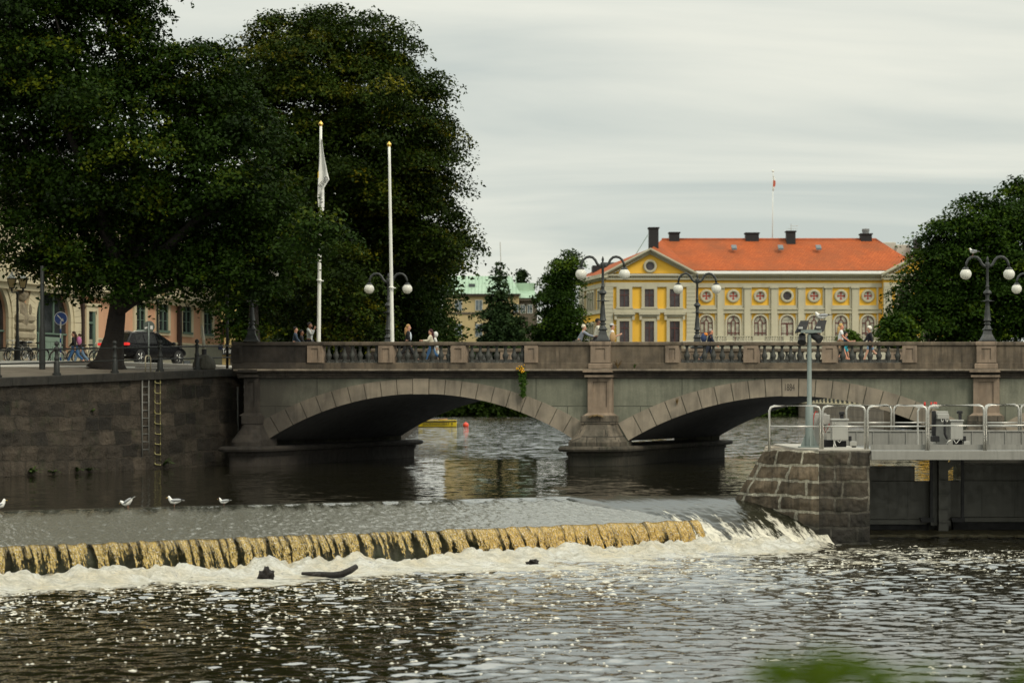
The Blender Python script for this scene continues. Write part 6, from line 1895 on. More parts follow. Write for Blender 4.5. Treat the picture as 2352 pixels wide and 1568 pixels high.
tree('lime_tree', 'tall lime tree with a bronze tinted top rising behind both white flagpoles', bB, [bB + Vector((0, 0, z)) for z in (-.1, .5, 2.5, 4.5, 6.5)], lobB, 3900, 56, .17, LIMB, GL, 10, .4, cl=.9, warm=.03, bough=1.8)
YCt = 122.0
lobC = px_lobes([(945, 640, 75, 80), (930, 715, 80, 65), (975, 720, 45, 55), (860, 690, 120, 85), (740, 690, 120, 60), (900, 600, 110, 75), (1000, 600, 38, 45), (650, 640, 90, 60)], YCt)
bC = Vector((PX(930, YCt), YCt, 4.6))
tree('lime_tree', 'shady lime tree with boughs to the ground behind the far lamp', bC, [bC + Vector((0, 0, z)) for z in (-.1, .5, 2, 4, 6)], lobC, 1400, 60, .18, LIME, GL, 6, .55, cl=.9, warm=.0, bough=1.7)
YD = 135.0
lobD = px_lobes([(620, 560, 130, 130), (560, 660, 70, 60), (700, 620, 140, 130), (820, 600, 160, 170), (920, 640, 110, 140), (540, 560, 90, 120), (760, 720, 150, 60)], YD)
bD = Vector((PX(720, YD), YD, 4.6))
tree('lime_tree', 'lime tree in deep shade behind the others, seen between their trunks', bD, [bD + Vector((0, 0, z)) for z in (-.1, .5, 2, 4, 7)], lobD, 1600, 28, .30, LIME, GL, 6, .5, cl=1.4, warm=-.08)
YE = 104.0
lobE = px_lobes([(548, 700, 45, 60), (535, 660, 45, 40), (575, 650, 40, 50), (600, 630, 60, 60), (560, 760, 22, 30)], YE)
bE = Vector((PX(585, YE), YE, 4.6))
tree('lime_tree', 'smaller lime tree hanging low beside the pale yellow shop', bE, [bE + Vector((0, 0, z)) for z in (-.1, .6, 2, 3.5)], lobE, 380, 46, .16, LIME, GL, 4, .3, cl=.7, bough=1.2)
# right bank
YR_ = 178.0
lobR = px_lobes([(2195, 560, 70, 70), (2250, 505, 55, 45), (2145, 620, 55, 55), (2210, 640, 100, 80), (2300, 560, 80, 90), (2330, 650, 100, 100), (2170, 720, 95, 65), (2110, 690, 42, 45), (2280, 740, 130, 55), (2370, 520, 60, 60), (2400, 700, 110, 100)], YR_)
bR = Vector((PX(2240, YR_), YR_, 3.2))
tree('maple_tree', 'broad round maple tree on the right bank behind the gull topped lamp', bR, [bR + Vector((0, 0, z)) for z in (-.1, .6, 3, 5, 7)], lobR, 2400, 46, .25, MAPL, None, 8, .6, cl=1.2, warm=.0, bough=2.6)
YR2 = 200.0
lobR2 = px_lobes([(2352, 440, 28, 40), (2375, 470, 50, 60), (2420, 560, 80, 110)], YR2)
bR2 = Vector((PX(2400, YR2), YR2, 3.2))
tree('maple_tree', 'taller tree at the frame edge showing above the round maple', bR2, [bR2 + Vector((0, 0, z)) for z in (-.1, .6, 4, 9, 14)], lobR2, 500, 28, .34, MAPL, None, 3, .5, cl=1.3, bough=2.4)


def conifer(label, px, ytop, ybot, wpx, Y, zb, mat, n_tier=15, dens=1.0):
    base = Vector((PX(px, Y), Y, zb)); top = P(px, ytop, Y); H = top.z - zb
    root = thing('conifer', label, 'tree', tuple(base))
    mb = MB(); mb.tube([base, base + Vector((0, 0, H * .5)), top - Vector((0, 0, .4))], [.4, .25, .04], 8); mb.build('trunk', BARK, root, True)
    lob = []
    z0 = PZ(ybot, Y)
    for k in range(n_tier):
        f = k / (n_tier - 1); z = z0 + (top.z - z0) * f
        rad = wpx * Y / F * .5 * ((1 - f) ** .8 + .05)
        nb = max(3, int(7 * (1 - f) + 3))
        for j in range(nb):
            a = random.uniform(0, 6.28); rr = rad * random.uniform(.55, 1.0)
            lob.append(((base.x + math.cos(a) * rr * .6, base.y + math.sin(a) * rr * .6, z - rr * .18), (max(rr * .5, .3), max(rr * .5, .3), max(rr * .16, .25))))
    crown(lob, int(900 * dens), 26, .42, mat, root, cl=.9, droop=.5, fill=.4, flat=.3, name='crown', bough=1.0)
    return root


conifer('tall fir tree with ragged tiers in front of the green roofed house', 1147, 606, 800, 150, 300, 2, CONI, 14, 1.4)
conifer('small dark fir tip poking above the green roof', 1198, 624, 690, 36, 370, 2, CONI, 7, .25)
YO = 305.0
lobO = px_lobes([(1305, 605, 20, 26), (1297, 645, 30, 32), (1282, 690, 36, 36), (1300, 735, 34, 36), (1268, 745, 30, 40), (1256, 778, 26, 36), (1290, 785, 50, 36)], YO)
bO = Vector((PX(1305, YO), YO, 1.5))
tree('leafy_tree', 'dark green leafy tree close to the corner of the yellow house', bO, [bO + Vector((0, 0, z)) for z in (-.1, 1, 5, 10)], lobO, 1000, 34, .36, MAPL, None, 5, .5, cl=1.5, warm=-.02, bough=2.6)


def shrub(label, px, py, rx_, ry_, Y, mat, zb, n=160, leaf=.2, cl=.7, name='shrub', group=None, warm=.0):
    root = thing(name, label, 'shrub', (PX(px, Y), Y, zb), group=group)
    lob = px_lobes([(px, py, rx_, ry_, 0), (px - rx_ * .4, py + ry_ * .3, rx_ * .6, ry_ * .6, -.3), (px + rx_ * .45, py + ry_ * .25, rx_ * .55, ry_ * .65, .3)], Y)
    mb = MB(); c_ = P(px, py, Y)
    for q, _ in lob: mb.tube([(c_.x, Y, zb), tuple(Vector(q))], [.06, .02], 5)
    mb.build('stems', BARK, root, True)
    crown(lob, n, 26, leaf, mat, root, cl=cl, name='foliage', warm=warm, bough=cl * 1.1)


shrub('yellow green bush glowing in the gap below the dark trees', 620, 745, 42, 45, 150, BUSH, 4.5, 420, .22, .9)
shrub('golden leafed bush beside the yellow green one, nearer the walkers', 652, 765, 20, 28, 148, BUSH, 4.5, 160, .22, .7, warm=.3)
for k, (x, lb) in enumerate(((705, 'dark bush in the shade behind the man in the hoodie'), (775, 'dark bush in the shade between the flagpoles, nearer the taller pole'), (845, 'dark bush in the shade between the flagpoles, nearer the bare pole'), (925, 'dark bush in the shade behind the striding blonde woman'), (985, 'dark bush in the shade behind the woman in cream'))):
    shrub(lb, x, 775, 55, 48, 140 + 3 * (k % 2), HEDG, 4.5, 320, .3, 1.2, group='dark bushes under the lime trees', warm=-.15)
shrub('light green bush at the foot of the maple on the right bank', 2062, 760, 26, 38, 165, MAPL, 3.2, 260, .3, .9, warm=.15)
shrub('pale green bush on the terrace before the yellow house', 1952, 772, 12, 10, 318, HEDG, 8.5, 80, .4, 1.2, warm=.2)
# far bank greenery under the arches
GB_ = 'bushes along the far bank'
for k, (x, lb) in enumerate(((985, 'far bank bush under the near arch, closest to the boat'), (1045, 'far bank bush just right of the boat'), (1100, 'far bank bush above the red buoy'), (1160, 'far bank bush under the crown of the near arch'), (1225, 'far bank bush left of the central pier'), (1290, 'far bank bush hidden mostly by the arch ring'),
                               (1700, 'far bank bush seen through the middle arch beside its vault'), (1760, 'bright far bank bush left of the mast'), (1815, 'far bank bush right beside the river wall'), (1390, 'far bank bush behind the central pier'), (1480, 'far bank bush in the shade of the middle arch'), (1560, 'far bank bush left in the middle arch'), (1630, 'far bank bush centred in the middle arch'))):
    shrub(lb, x, 918, 46, 34, 311 + (k % 3) * 1.5, HEDG, .3, 240, .5, 1.7, group=GB_, warm=random.uniform(-.1, .12))
# ferns at the foot of the quay wall, weeds on the bridge
FERN = leaf_mat('fern_leaves', (.02, .05, .008), (.05, .10, .014), (.10, .15, .02), .3)
GF = 'ferns at the foot of the quay wall'


def tuft(name, label, base, n, L, mat, spread=1.0, up=.8, group=None, cat='plant', w_=.02):
    mb = MB(); base = Vector(base)
    for k in range(n):
        a = random.uniform(0, 6.28); d = Vector((math.cos(a) * spread, math.sin(a) * spread * .6 - .2, up * random.uniform(.6, 1.2))).normalized()
        ln = L * random.uniform(.5, 1); side = Vector((-d.y, d.x, 0)).normalized() * w_ * random.uniform(.7, 1.4)
        pts = [base + d * ln * t_ - Vector((0, 0, ln * .45 * t_ * t_)) for t_ in (0, .33, .66, 1)]
        vs = []
        for i, q in enumerate(pts): wd = (1, 1.2, .8, .05)[i]; vs += [q - side * wd, q + side * wd]
        mb.add(vs, [(0, 1, 3, 2), (2, 3, 5, 4), (4, 5, 7, 6)])
    o = mb.build(name, mat, None, False, False)
    return solo(o, label, cat, group)


FG = pbr('fern_green', (.03, .065, .01), .7, 0, 1, 6, (.06, .10, .015))
for x, y, n_, L_, lb in ((70, 1088, 26, .9, 'fern tuft at the waterline, leftmost on the quay wall'), (120, 1086, 10, .5, 'small fern tuft right of the leftmost one on the quay wall'), (175, 1082, 16, .6, 'fern tuft in the middle of the quay wall foot'), (205, 1080, 12, .5, 'fern tuft just right of the middle one, before the ladders'), (374, 1068, 30, .8, 'big fern tuft at the foot of the yellow ladder'), (212, 945, 8, .35, 'little fern high up in a joint of the quay wall')):
    tuft('fern', lb, wall_pt(x, y, .2), n_, L_, FG, 1.0, .9, GF, w_=.05)
DRY = pbr('dry_grass', (.30, .21, .09), .9, 0, 1, 5, (.22, .14, .06))
tuft('dry_grass', 'dry brown grass hanging over the block of the central pier', BX(U(1380), -.5, Z(953)), 60, .55, DRY, 1.6, .35, None, 'grass', .012)
tuft('dry_weed', 'rusty dry weed growing beside the lamp pedestal of the central pier', BX(U(1425), -.3, Z(846)), 30, .8, DRY, .35, 1.0, None, 'weed', .012)
tuft('dry_weed', 'thin green weed on the ledge right of the lamp pedestal', BX(U(1462), -.25, Z(846)), 14, .5, FG, .3, 1.0, None, 'weed', .012)
tuft('dry_weed', 'brown weed stalk on the spandrel right of the central pier', BX(U(1557), -.1, Z(930)), 16, .7, DRY, .25, 1.1, None, 'weed', .01)
rt = thing('hanging_weed', 'dark creeper with yellow flowers hanging from the cornice over the near arch', 'plant', BX(U(1208), -.35, Z(847)))
C = []; N_l = []
for k in range(420):
    f = random.random(); q = Vector(BX(U(1208 + random.gauss(0, 4.5 * (1 - .4 * f))), -.28 - random.random() * .14 + .1 * f, Z(846 + f * 66 + random.gauss(0, 2)))); C.append(q); N_l.append((random.gauss(0, .5), -1, random.gauss(.3, .5)))
N_l = np.array(N_l); N_l /= np.linalg.norm(N_l, axis=1)[:, None]
leaves_mesh('leaves', np.array(C), N_l, RNG.uniform(.06, .13, 420), RNG.normal(.35, .15, 420), FERN, rt)
mb = MB()
for k in range(26):
    q = BX(U(1208 + random.gauss(0, 5)), -.5 + random.uniform(-.1, .1), Z(847 + random.gauss(0, 4))); mb.sphere(q, random.uniform(.018, .036), 6, 4)
mb.build('flowers', pbr('yellow_petals', (.70, .36, .01), .7), rt, True)
# leafy twig hanging into the bottom of the view, close to the camera
rt = thing('leafy_twig', 'blurred green leafy twig close to the camera at the bottom of the view', 'twig', tuple(P(1880, 1640, 2.6)))
C = []; N_l = []
for k in range(90):
    x = random.gauss(1890, 105); y = 1508 + abs(random.gauss(0, 36)) + abs(x - 1895) * .14
    C.append(P(x, y, 2.6 + random.uniform(-.12, .12))); N_l.append((random.gauss(0, .5), -.6, random.gauss(.7, .4)))
for k in range(9):
    C.append(P(random.gauss(2330, 30), random.gauss(1560, 16), 2.6)); N_l.append((random.gauss(0, .5), -.6, .7))
N_l = np.array(N_l); N_l /= np.linalg.norm(N_l, axis=1)[:, None]
NEARL = leaf_mat('near_leaves', (.03, .055, .002), (.05, .085, .003), (.08, .11, .004), .4)
leaves_mesh('leaves', np.array(C), N_l, RNG.uniform(.022, .042, len(C)), RNG.normal(.5, .15, len(C)), NEARL, rt)
mb = MB(); mb.tube([P(1600, 1720, 2.6), P(1760, 1650, 2.6), P(1890, 1600, 2.6), P(2050, 1640, 2.6), P(2330, 1600, 2.6)], .003, 6); mb.build('stem', BARK, rt, True)
# ------------------------------------------------------------------- people
SKIN = pbr('skin', (.50, .27, .18), .55, 0, .3, 9, (.42, .21, .14))
SKIND = pbr('brown_skin', (.20, .095, .055), .55, 0, .3, 9)
EYEM = plain('eye_dark', (.02, .015, .012), .3)
LIPS = plain('lips', (.30, .10, .08), .5)


def cl(name, c, r=.85): return pbr('cloth_' + name, c, r, 0, .5, 7, tuple(q * .75 for q in c), 0, 1, .004, 40)


def skin_mesh(name, vs, es, rs, mat, parent, root=0, sub=2):
    me = bpy.data.meshes.new(name); bm = bmesh.new()
    lay = bm.verts.layers.skin.verify(); bv = []
    for i, (v, r) in enumerate(zip(vs, rs)):
        b = bm.verts.new(v); b[lay].radius = (r, r) if isinstance(r, float) else r; b[lay].use_root = i == root; bv.append(b)
    for a, b in es: bm.edges.new((bv[a], bv[b]))
    bm.to_mesh(me); bm.free()
    o = link(name, me, mat, parent)
    m = o.modifiers.new('skin', 'SKIN'); m.use_smooth_shade = True
    s = o.modifiers.new('sub', 'SUBSURF'); s.levels = 1; s.render_levels = sub
    return o


def person(label, loc, H, rz, top, bottom, hair, hairmat, legs=(24, 6, -22, 14), arms=((-18, 15, 6), (20, 25, 6)), lean=4, sleeve='long', leg='long', shoe=(.03, .03, .03), skin=None, bare=False, hip_h=None, group=None, head_turn=0, front=None):
    skin = skin or SKIN
    root = thing('person', label, 'person', tuple(loc), rz, group)
    c, s = math.cos, math.sin
    lt, ls = .245 * H, .232 * H
    ank = []; legp = []
    for sd, (a, b) in ((1, legs[:2]), (-1, legs[2:])):
        hp = Vector((0, sd * .048 * H, 0)); a, b = R(a), R(b)
        kn = hp + Vector((s(a) * lt, sd * .004 * H, -c(a) * lt)); an = kn + Vector((s(a - b) * ls, 0, -c(a - b) * ls))
        f_ = a - b; toe = an + Vector((.115 * H * c(f_ * .7), 0, -.030 * H + .115 * H * min(s(f_ * .7), .0))); heel = an + Vector((-.025 * H, 0, -.03 * H))
        legp.append((hp, kn, an, toe, heel)); ank.append(min(an.z - .047 * H, toe.z - .014 * H))
    hz = hip_h if hip_h is not None else -min(ank)
    up = Vector((0, 0, hz)); la = R(lean); ax = Vector((s(la), 0, c(la)))
    pel = up + ax * .02 * H; wai = up + ax * .10 * H; che = up + ax * .22 * H + Vector((.008 * H, 0, 0)); nk = up + ax * .325 * H; hb = R(lean * .3)
    hx = Vector((s(hb), 0, c(hb)))
    jaw = nk + hx * .052 * H + Vector((.022 * H, 0, 0)); cra = nk + hx * .103 * H + Vector((.006 * H, 0, 0)); tp = nk + hx * .145 * H
    armp = []
    for sd, (a, b, ab) in ((1, arms[0]), (-1, arms[1])):
        sh = up + ax * .300 * H + Vector((0, sd * .098 * H, 0)); a = R(a) - la * .0; b = R(b); ab = R(ab)
        el = sh + Vector((s(a) * c(ab), sd * s(ab), -c(a) * c(ab))) * .172 * H
        wr_ = el + Vector((s(a + b) * c(ab * .3), -sd * s(ab * .8) * (1 if b > .4 else 0), -c(a + b))) * .150 * H
        hd = wr_ + (wr_ - el).normalized() * .045 * H
        armp.append((sh, el, wr_, hd, sd))
    # body: one continuous skin surface with face bumps and fingers
    vs = [pel, wai, che, nk, jaw, cra, tp]; rs = [.070 * H, .062 * H, .066 * H, .030 * H, .042 * H, .056 * H, .030 * H]; es = [(0, 1), (1, 2), (2, 3), (3, 4), (4, 5), (5, 6)]

    def addv(p_, r_, a_): vs.append(p_); rs.append(r_); es.append((a_, len(vs) - 1)); return len(vs) - 1
    nose = addv(nk + hx * .073 * H + Vector((.072 * H, 0, 0)), .010 * H, 4)
    for sh, el, wr_, hd, sd in armp:
        i = addv(sh, .036 * H, 2); i = addv(el, .027 * H, i); i = addv(wr_, .018 * H, i); pm = addv(hd, .019 * H, i)
        d_ = (wr_ - el).normalized(); sdv = Vector((0, 1, 0)).cross(d_); sdv = sdv.normalized() if sdv.length > .1 else Vector((1, 0, 0))
        for k, ln in enumerate((.030, .036, .038, .034)):
            o_ = sdv * (.0135 * H * (k - 1.5) / 1.5)
            m_ = addv(hd + o_ + d_ * (.018 * H), .0058 * H, pm); addv(hd + o_ + d_ * (.018 * H + ln * H * .7) + Vector((0, -sd * .012 * H, 0)), .0048 * H, m_)
        m_ = addv(wr_ + sdv * .022 * H + d_ * .018 * H, .0065 * H, pm); addv(wr_ + sdv * .034 * H + d_ * .040 * H, .0052 * H, m_)
    for hp, kn, an, toe, heel in legp:
        i = addv(hp + up, .056 * H, 0); i = addv(kn + up, .036 * H, i); i = addv(an + up, .023 * H, i); addv(toe + up, .018 * H, i); addv(heel + up, .022 * H, i)
    body = skin_mesh('body', vs, es, rs, skin, root)
    # clothes
    tm = cl(*top) if isinstance(top, tuple) else top
    vs = [pel - ax * .035 * H, wai, che, nk - ax * .03 * H]; rs = [.084 * H, .076 * H, .080 * H, .040 * H]; es = [(0, 1), (1, 2), (2, 3)]
    for sh, el, wr_, hd, sd in armp:
        i = addv(sh, .046 * H, 2)
        if sleeve == 'long': i = addv(el, .036 * H, i); addv(wr_ - (wr_ - el) * .06, .027 * H, i)
        else: addv(sh + (el - sh) * .72, .040 * H, i)
    jk = skin_mesh('jacket' if sleeve == 'long' else 'shirt', vs, es, rs, tm, root)
    if front is not None:
        mb = MB(); q0 = wai; mb.sphere(tuple(che * .55 + wai * .45 + Vector((.044 * H, 0, 0))), .062 * H, 14, 10, (.8, .9, 2.1)); mb.build('blouse', cl(*front), root, True, world=False)
    bmt = cl(*bottom)
    vs = [pel + ax * .01 * H]; rs = [.082 * H]; es = []
    for hp, kn, an, toe, heel in legp:
        i = addv(hp + up, .066 * H, 0)
        if leg == 'long': i = addv(kn + up, .047 * H, i); addv(an + up + (kn - an) * .06, .038 * H, i)
        else: addv(hp + up + (kn - hp) * .85, .052 * H, i)
    skin_mesh('trousers' if leg == 'long' else 'shorts', vs, es, rs, bmt, root)
    if not bare:
        shm = cl('shoe%02d%02d' % (int(shoe[0] * 99), int(shoe[2] * 99)), shoe, .6)
        for hp, kn, an, toe, heel in legp:
            skin_mesh('shoe', [heel + up, an + up + Vector((0, 0, -.024 * H)), (an + toe) * .5 + up + Vector((0, 0, -.01 * H)), toe + up], [(0, 1), (1, 2), (2, 3)], [.027 * H, .030 * H, .026 * H, .021 * H], shm, root)
    for sd in (1, -1):
        mb = MB(); mb.sphere(tuple(nk + hx * .094 * H + Vector((.056 * H, sd * .019 * H, 0))), .0075 * H, 8, 6); mb.build('eye', EYEM, root, True, world=False)
        mb = MB(); mb.sphere(tuple(nk + hx * .086 * H + Vector((.002 * H, sd * .052 * H, 0))), .014 * H, 8, 6, (.7, .5, 1.2)); mb.build('ear', skin, root, True, world=False)
    mb = MB(); mb.sphere(tuple(nk + hx * .048 * H + Vector((.060 * H, 0, 0))), .010 * H, 8, 6, (.5, 1.6, .5)); mb.build('mouth', LIPS, root, True, world=False)
    hm = cl(*hairmat)
    c0 = nk + hx * .112 * H + Vector((-.008 * H, 0, 0))

    def shell(name, mat, rx_, ry_, rz2, ctr, zmin, front_z, back=0, n=18, m=12):
        """hair cap: open over the face, longer at the back"""
        mb = MB(); vv = []
        for k in range(m + 1):
            th = math.pi * k / m
            for i in range(n):
                a = 2 * math.pi * i / n
                x, y, z = math.sin(th) * math.cos(a), math.sin(th) * math.sin(a), math.cos(th)
                lim = front_z if x > .25 else zmin
                z = max(z, lim - (0 if x > .25 else 0))
                vv.append((ctr.x + x * rx_ * (.93 if x > .4 else 1), ctr.y + y * ry_, ctr.z + z * rz2))
        ff = [(k * n + i, (k + 1) * n + i, (k + 1) * n + (i + 1) % n, k * n + (i + 1) % n) for k in range(m) for i in range(n)]
        mb.add(vv, ff); return mb.build(name, mat, root, True, world=False)
    r_ = .061 * H
    if hair in ('short', 'long', 'hood'):
        shell('hair', hm, r_ * 1.03, r_ * .98, r_ * 1.02, c0, -.55, .30)
    if hair == 'thin': shell('hair', hm, r_ * 1.0, r_ * .96, r_ * .98, c0, -.5, .62)
    if hair == 'bob': shell('hair', hm, r_ * 1.18, r_ * 1.12, r_ * 1.12, c0, -.95, .25)
    if hair == 'long':
        q = [c0 + Vector((-.040 * H, 0, -.01 * H)), c0 + Vector((-.052 * H, 0, -.08 * H)), c0 + Vector((-.060 * H, 0, -.16 * H)), c0 + Vector((-.066 * H, 0, -.245 * H))]
        skin_mesh('long_hair', q, [(0, 1), (1, 2), (2, 3)], [.048 * H, .050 * H, .042 * H, .022 * H], hm, root)
    if hair == 'cap':
        shell('hair', cl('cap_hair', (.05, .03, .02)), r_ * 1.0, r_ * .96, r_ * .98, c0, -.6, .35)
        cp = shell('cap', hm, r_ * 1.1, r_ * 1.06, r_ * 1.08, c0, .12, .18)
        sg_ = -1 if head_turn else 1
        mb = MB(); mb.sphere(tuple(c0 + Vector((sg_ * r_ * 1.25, 0, r_ * .20))), r_ * .8, 14, 6, (1, .95, .12)); mb.build('peak', hm, cp, True, world=False)
    root['_anchor'] = [float(x) for x in c0]
    return root, dict(wai=wai, che=che, nk=nk, up=up, c0=c0, H=H, armp=armp)


def deck_at(px, ytop, H):
    Y = (DECK + .06 - EYE + H) * F / (912 - ytop)
    Y = min(max(Y, Y0 + .75), Y0 + WID - 1.0)
    return Vector((PX(px, Y), Y, DECK + .06))


def extra(root, name, mat, fn, smooth=True):
    mb = MB(); fn(mb); return mb.build(name, mat, root, smooth, world=False)


PI = math.pi
r, d = person('woman with dark tied hair and a dark denim jacket at the bridge end', deck_at(677, 750, 1.63), 1.63, 0, ('denim_jacket', (.035, .055, .085)), ('navy', (.02, .025, .04)), 'short', ('black_hair', (.012, .009, .008)))
r, d = person('short person with black hair in dark clothes beside the denim jacket', deck_at(691, 757, 1.56), 1.56, 0, ('black', (.012, .012, .014)), ('black2', (.015, .015, .016)), 'short', ('black_hair', (.012, .009, .008)), skin=SKIND)
r, d = person('bearded man in a pale grey hoodie with one hand at his face', deck_at(711, 740, 1.78), 1.78, R(-14), ('grey_hoodie', (.36, .38, .36)), ('dark_trousers', (.03, .03, .035)), 'short', ('black_hair', (.012, .009, .008)), arms=((-6, 10, 6), (38, 122, 10)), skin=SKIND, lean=1)
extra(r, 'hood', cl('grey_hoodie2', (.33, .35, .33)), lambda m: m.sphere(tuple(d['nk'] + Vector((-.035 * 1.78, 0, -.02))), .1, 12, 8, (.8, 1.1, .7)))
extra(r, 'beard', cl('black_hair', (.012, .009, .008)), lambda m: m.sphere(tuple(d['nk'] + Vector((.045 * 1.78, 0, .035 * 1.78))), .062, 12, 8, (.85, 1.0, .75)))
r, d = person('blonde woman in a black cardigan over a pale blue top, striding right', deck_at(936, 741, 1.70), 1.70, 0, ('black_cardigan', (.012, .012, .014)), ('black2', (.015, .015, .016)), 'long', ('blonde', (.38, .22, .09)), front=('pale_blue', (.50, .56, .62)), legs=(30, 4, -26, 30), arms=((-16, 8, 8), (8, 10, 8)), shoe=(.45, .22, .16))
r, d = person('woman with long dark red hair in a cream jacket and blue jeans, walking left', deck_at(991, 754, 1.64), 1.64, PI, ('cream_jacket', (.62, .57, .43)), ('blue_jeans', (.03, .09, .20)), 'long', ('red_hair', (.045, .010, .012)), arms=((30, 62, 6), (-10, 20, 6)), legs=(24, 4, -24, 34))
r, d = person('person in a white hooded top behind the woman with red hair', deck_at(1001, 764, 1.5), 1.5, PI, ('white_top', (.62, .62, .58)), ('pale_trousers', (.5, .5, .45)), 'hood', ('white_hood', (.6, .6, .56)), legs=(20, 4, -20, 20))
extra(r, 'hood', cl('white_hood', (.6, .6, .56)), lambda m: m.sphere(tuple(d['c0'] + Vector((-.02, 0, -.03))), .125, 14, 10, (.95, .95, 1.15)))
cyc = deck_at(1329, 744, 1.75)
r, d = person('white haired rider in a grey jumper leaning to the handlebar of a bicycle', cyc + Vector((0, 0, .0)), 1.72, 0, ('grey_jumper', (.22, .24, .28)), ('stone_trousers', (.25, .22, .17)), 'short', ('white_hair', (.66, .60, .46)), legs=(62, 70, 28, 40), arms=((58, 18, 4), (56, 20, 4)), lean=24, hip_h=.93)
r, d = person('dark haired person in a striped cream jumper behind the central lamp base', deck_at(1371, 731, 1.84), 1.84, 0, ('cream_stripes', (.60, .57, .47)), ('dark_trousers', (.03, .03, .035)), 'short', ('black_hair', (.012, .009, .008)), skin=SKIND)
r, d = person('person with a pale grey cap in a white shirt and tan shoulder bag', deck_at(1404, 743, 1.74), 1.74, 0, ('white_shirt', (.68, .68, .66)), ('dark_trousers', (.03, .03, .035)), 'cap', ('grey_cap', (.40, .41, .42)), sleeve='short', arms=((-6, 20, 6), (14, 100, 6)))
extra(r, 'shoulder_bag', cl('tan_bag', (.42, .27, .13)), lambda m: m.sphere((.05, -.25, 1.12), .16, 12, 8, (.9, .45, 1.5)))
r, d = person('old man with thin grey hair in a navy coat with a backpack, walking right', deck_at(1627, 755, 1.70), 1.70, 0, ('navy_coat', (.012, .018, .04)), ('navy', (.02, .025, .04)), 'thin', ('grey_hair', (.32, .29, .26)), lean=12, legs=(26, 4, -24, 24), skin=pbr('ruddy_skin', (.52, .22, .13), .55))
extra(r, 'backpack', cl('blue_pack', (.03, .05, .12)), lambda m: m.sphere((-.22, 0, 1.22), .2, 12, 10, (.75, .9, 1.15)))
extra(r, 'pack_flap', cl('orange_pack', (.60, .20, .03)), lambda m: m.sphere((-.13, 0, 1.38), .12, 12, 8, (1.0, 1.2, .75)))
r, d = person('woman with long blonde hair in a white shirt beside a child, walking right', deck_at(1930, 741, 1.70), 1.70, R(-8), ('white_shirt', (.68, .68, .66)), ('tan_shorts', (.40, .26, .15)), 'long', ('blonde2', (.46, .29, .10)), sleeve='short', leg='short', legs=(24, 4, -24, 26), shoe=(.5, .45, .4), arms=((-14, 20, 6), (16, 40, 6)), skin=pbr('ruddy_skin2', (.55, .24, .15), .55))
r, d = person('child in black cap, navy shirt and bright blue shorts beside the blonde woman', deck_at(1939, 761, 1.36) + Vector((0, -.25, 0)), 1.36, R(-6), ('navy_pattern', (.03, .05, .09)), ('cyan_shorts', (.05, .40, .50)), 'cap', ('black_cap', (.015, .015, .02)), sleeve='short', leg='short', arms=((30, 60, 4), (30, 70, 4)), legs=(22, 4, -22, 24))
r, d = person('old woman with white bobbed hair in a black jacket, walking left', deck_at(1999, 747, 1.64), 1.64, PI, ('black_jacket', (.014, .014, .018)), ('light_jeans', (.18, .26, .36)), 'bob', ('snow_hair', (.70, .67, .58)), leg='short', legs=(24, 4, -24, 30), lean=5)
gA = on_ground(172, 838)
Yp = 97.5; q = Vector((PX(171, Yp), Yp, gz(PX(171, Yp), Yp) + .006))
r, d = person('long haired woman in black top and jeans with a pink backpack on the quay', q, 1.58, PI, ('black', (.012, .012, .014)), ('blue_jeans', (.03, .09, .20)), 'long', ('brown_hair', (.035, .017, .009)), legs=(26, 4, -24, 22))
extra(r, 'backpack', cl('pink_pack', (.42, .14, .28)), lambda m: m.sphere((-.22, 0, 1.1), .17, 12, 10, (.75, .9, 1.2)))
Yp = 98.6; q = Vector((PX(184, Yp), Yp, gz(PX(184, Yp), Yp) + .006))
r, d = person('person in pale jeans half hidden behind the woman with the pink backpack', q, 1.50, PI, ('black2', (.015, .015, .016)), ('pale_jeans', (.12, .19, .28)), 'short', ('brown_hair', (.035, .017, .009)), legs=(24, 4, -28, 16))

# ------------------------------------------------------------------ bicycles
RUB = plain('tyre_rubber', (.012, .012, .012), .8)
CHR = pbr('bike_chrome', (.55, .55, .53), .25, .9, .3, 9)


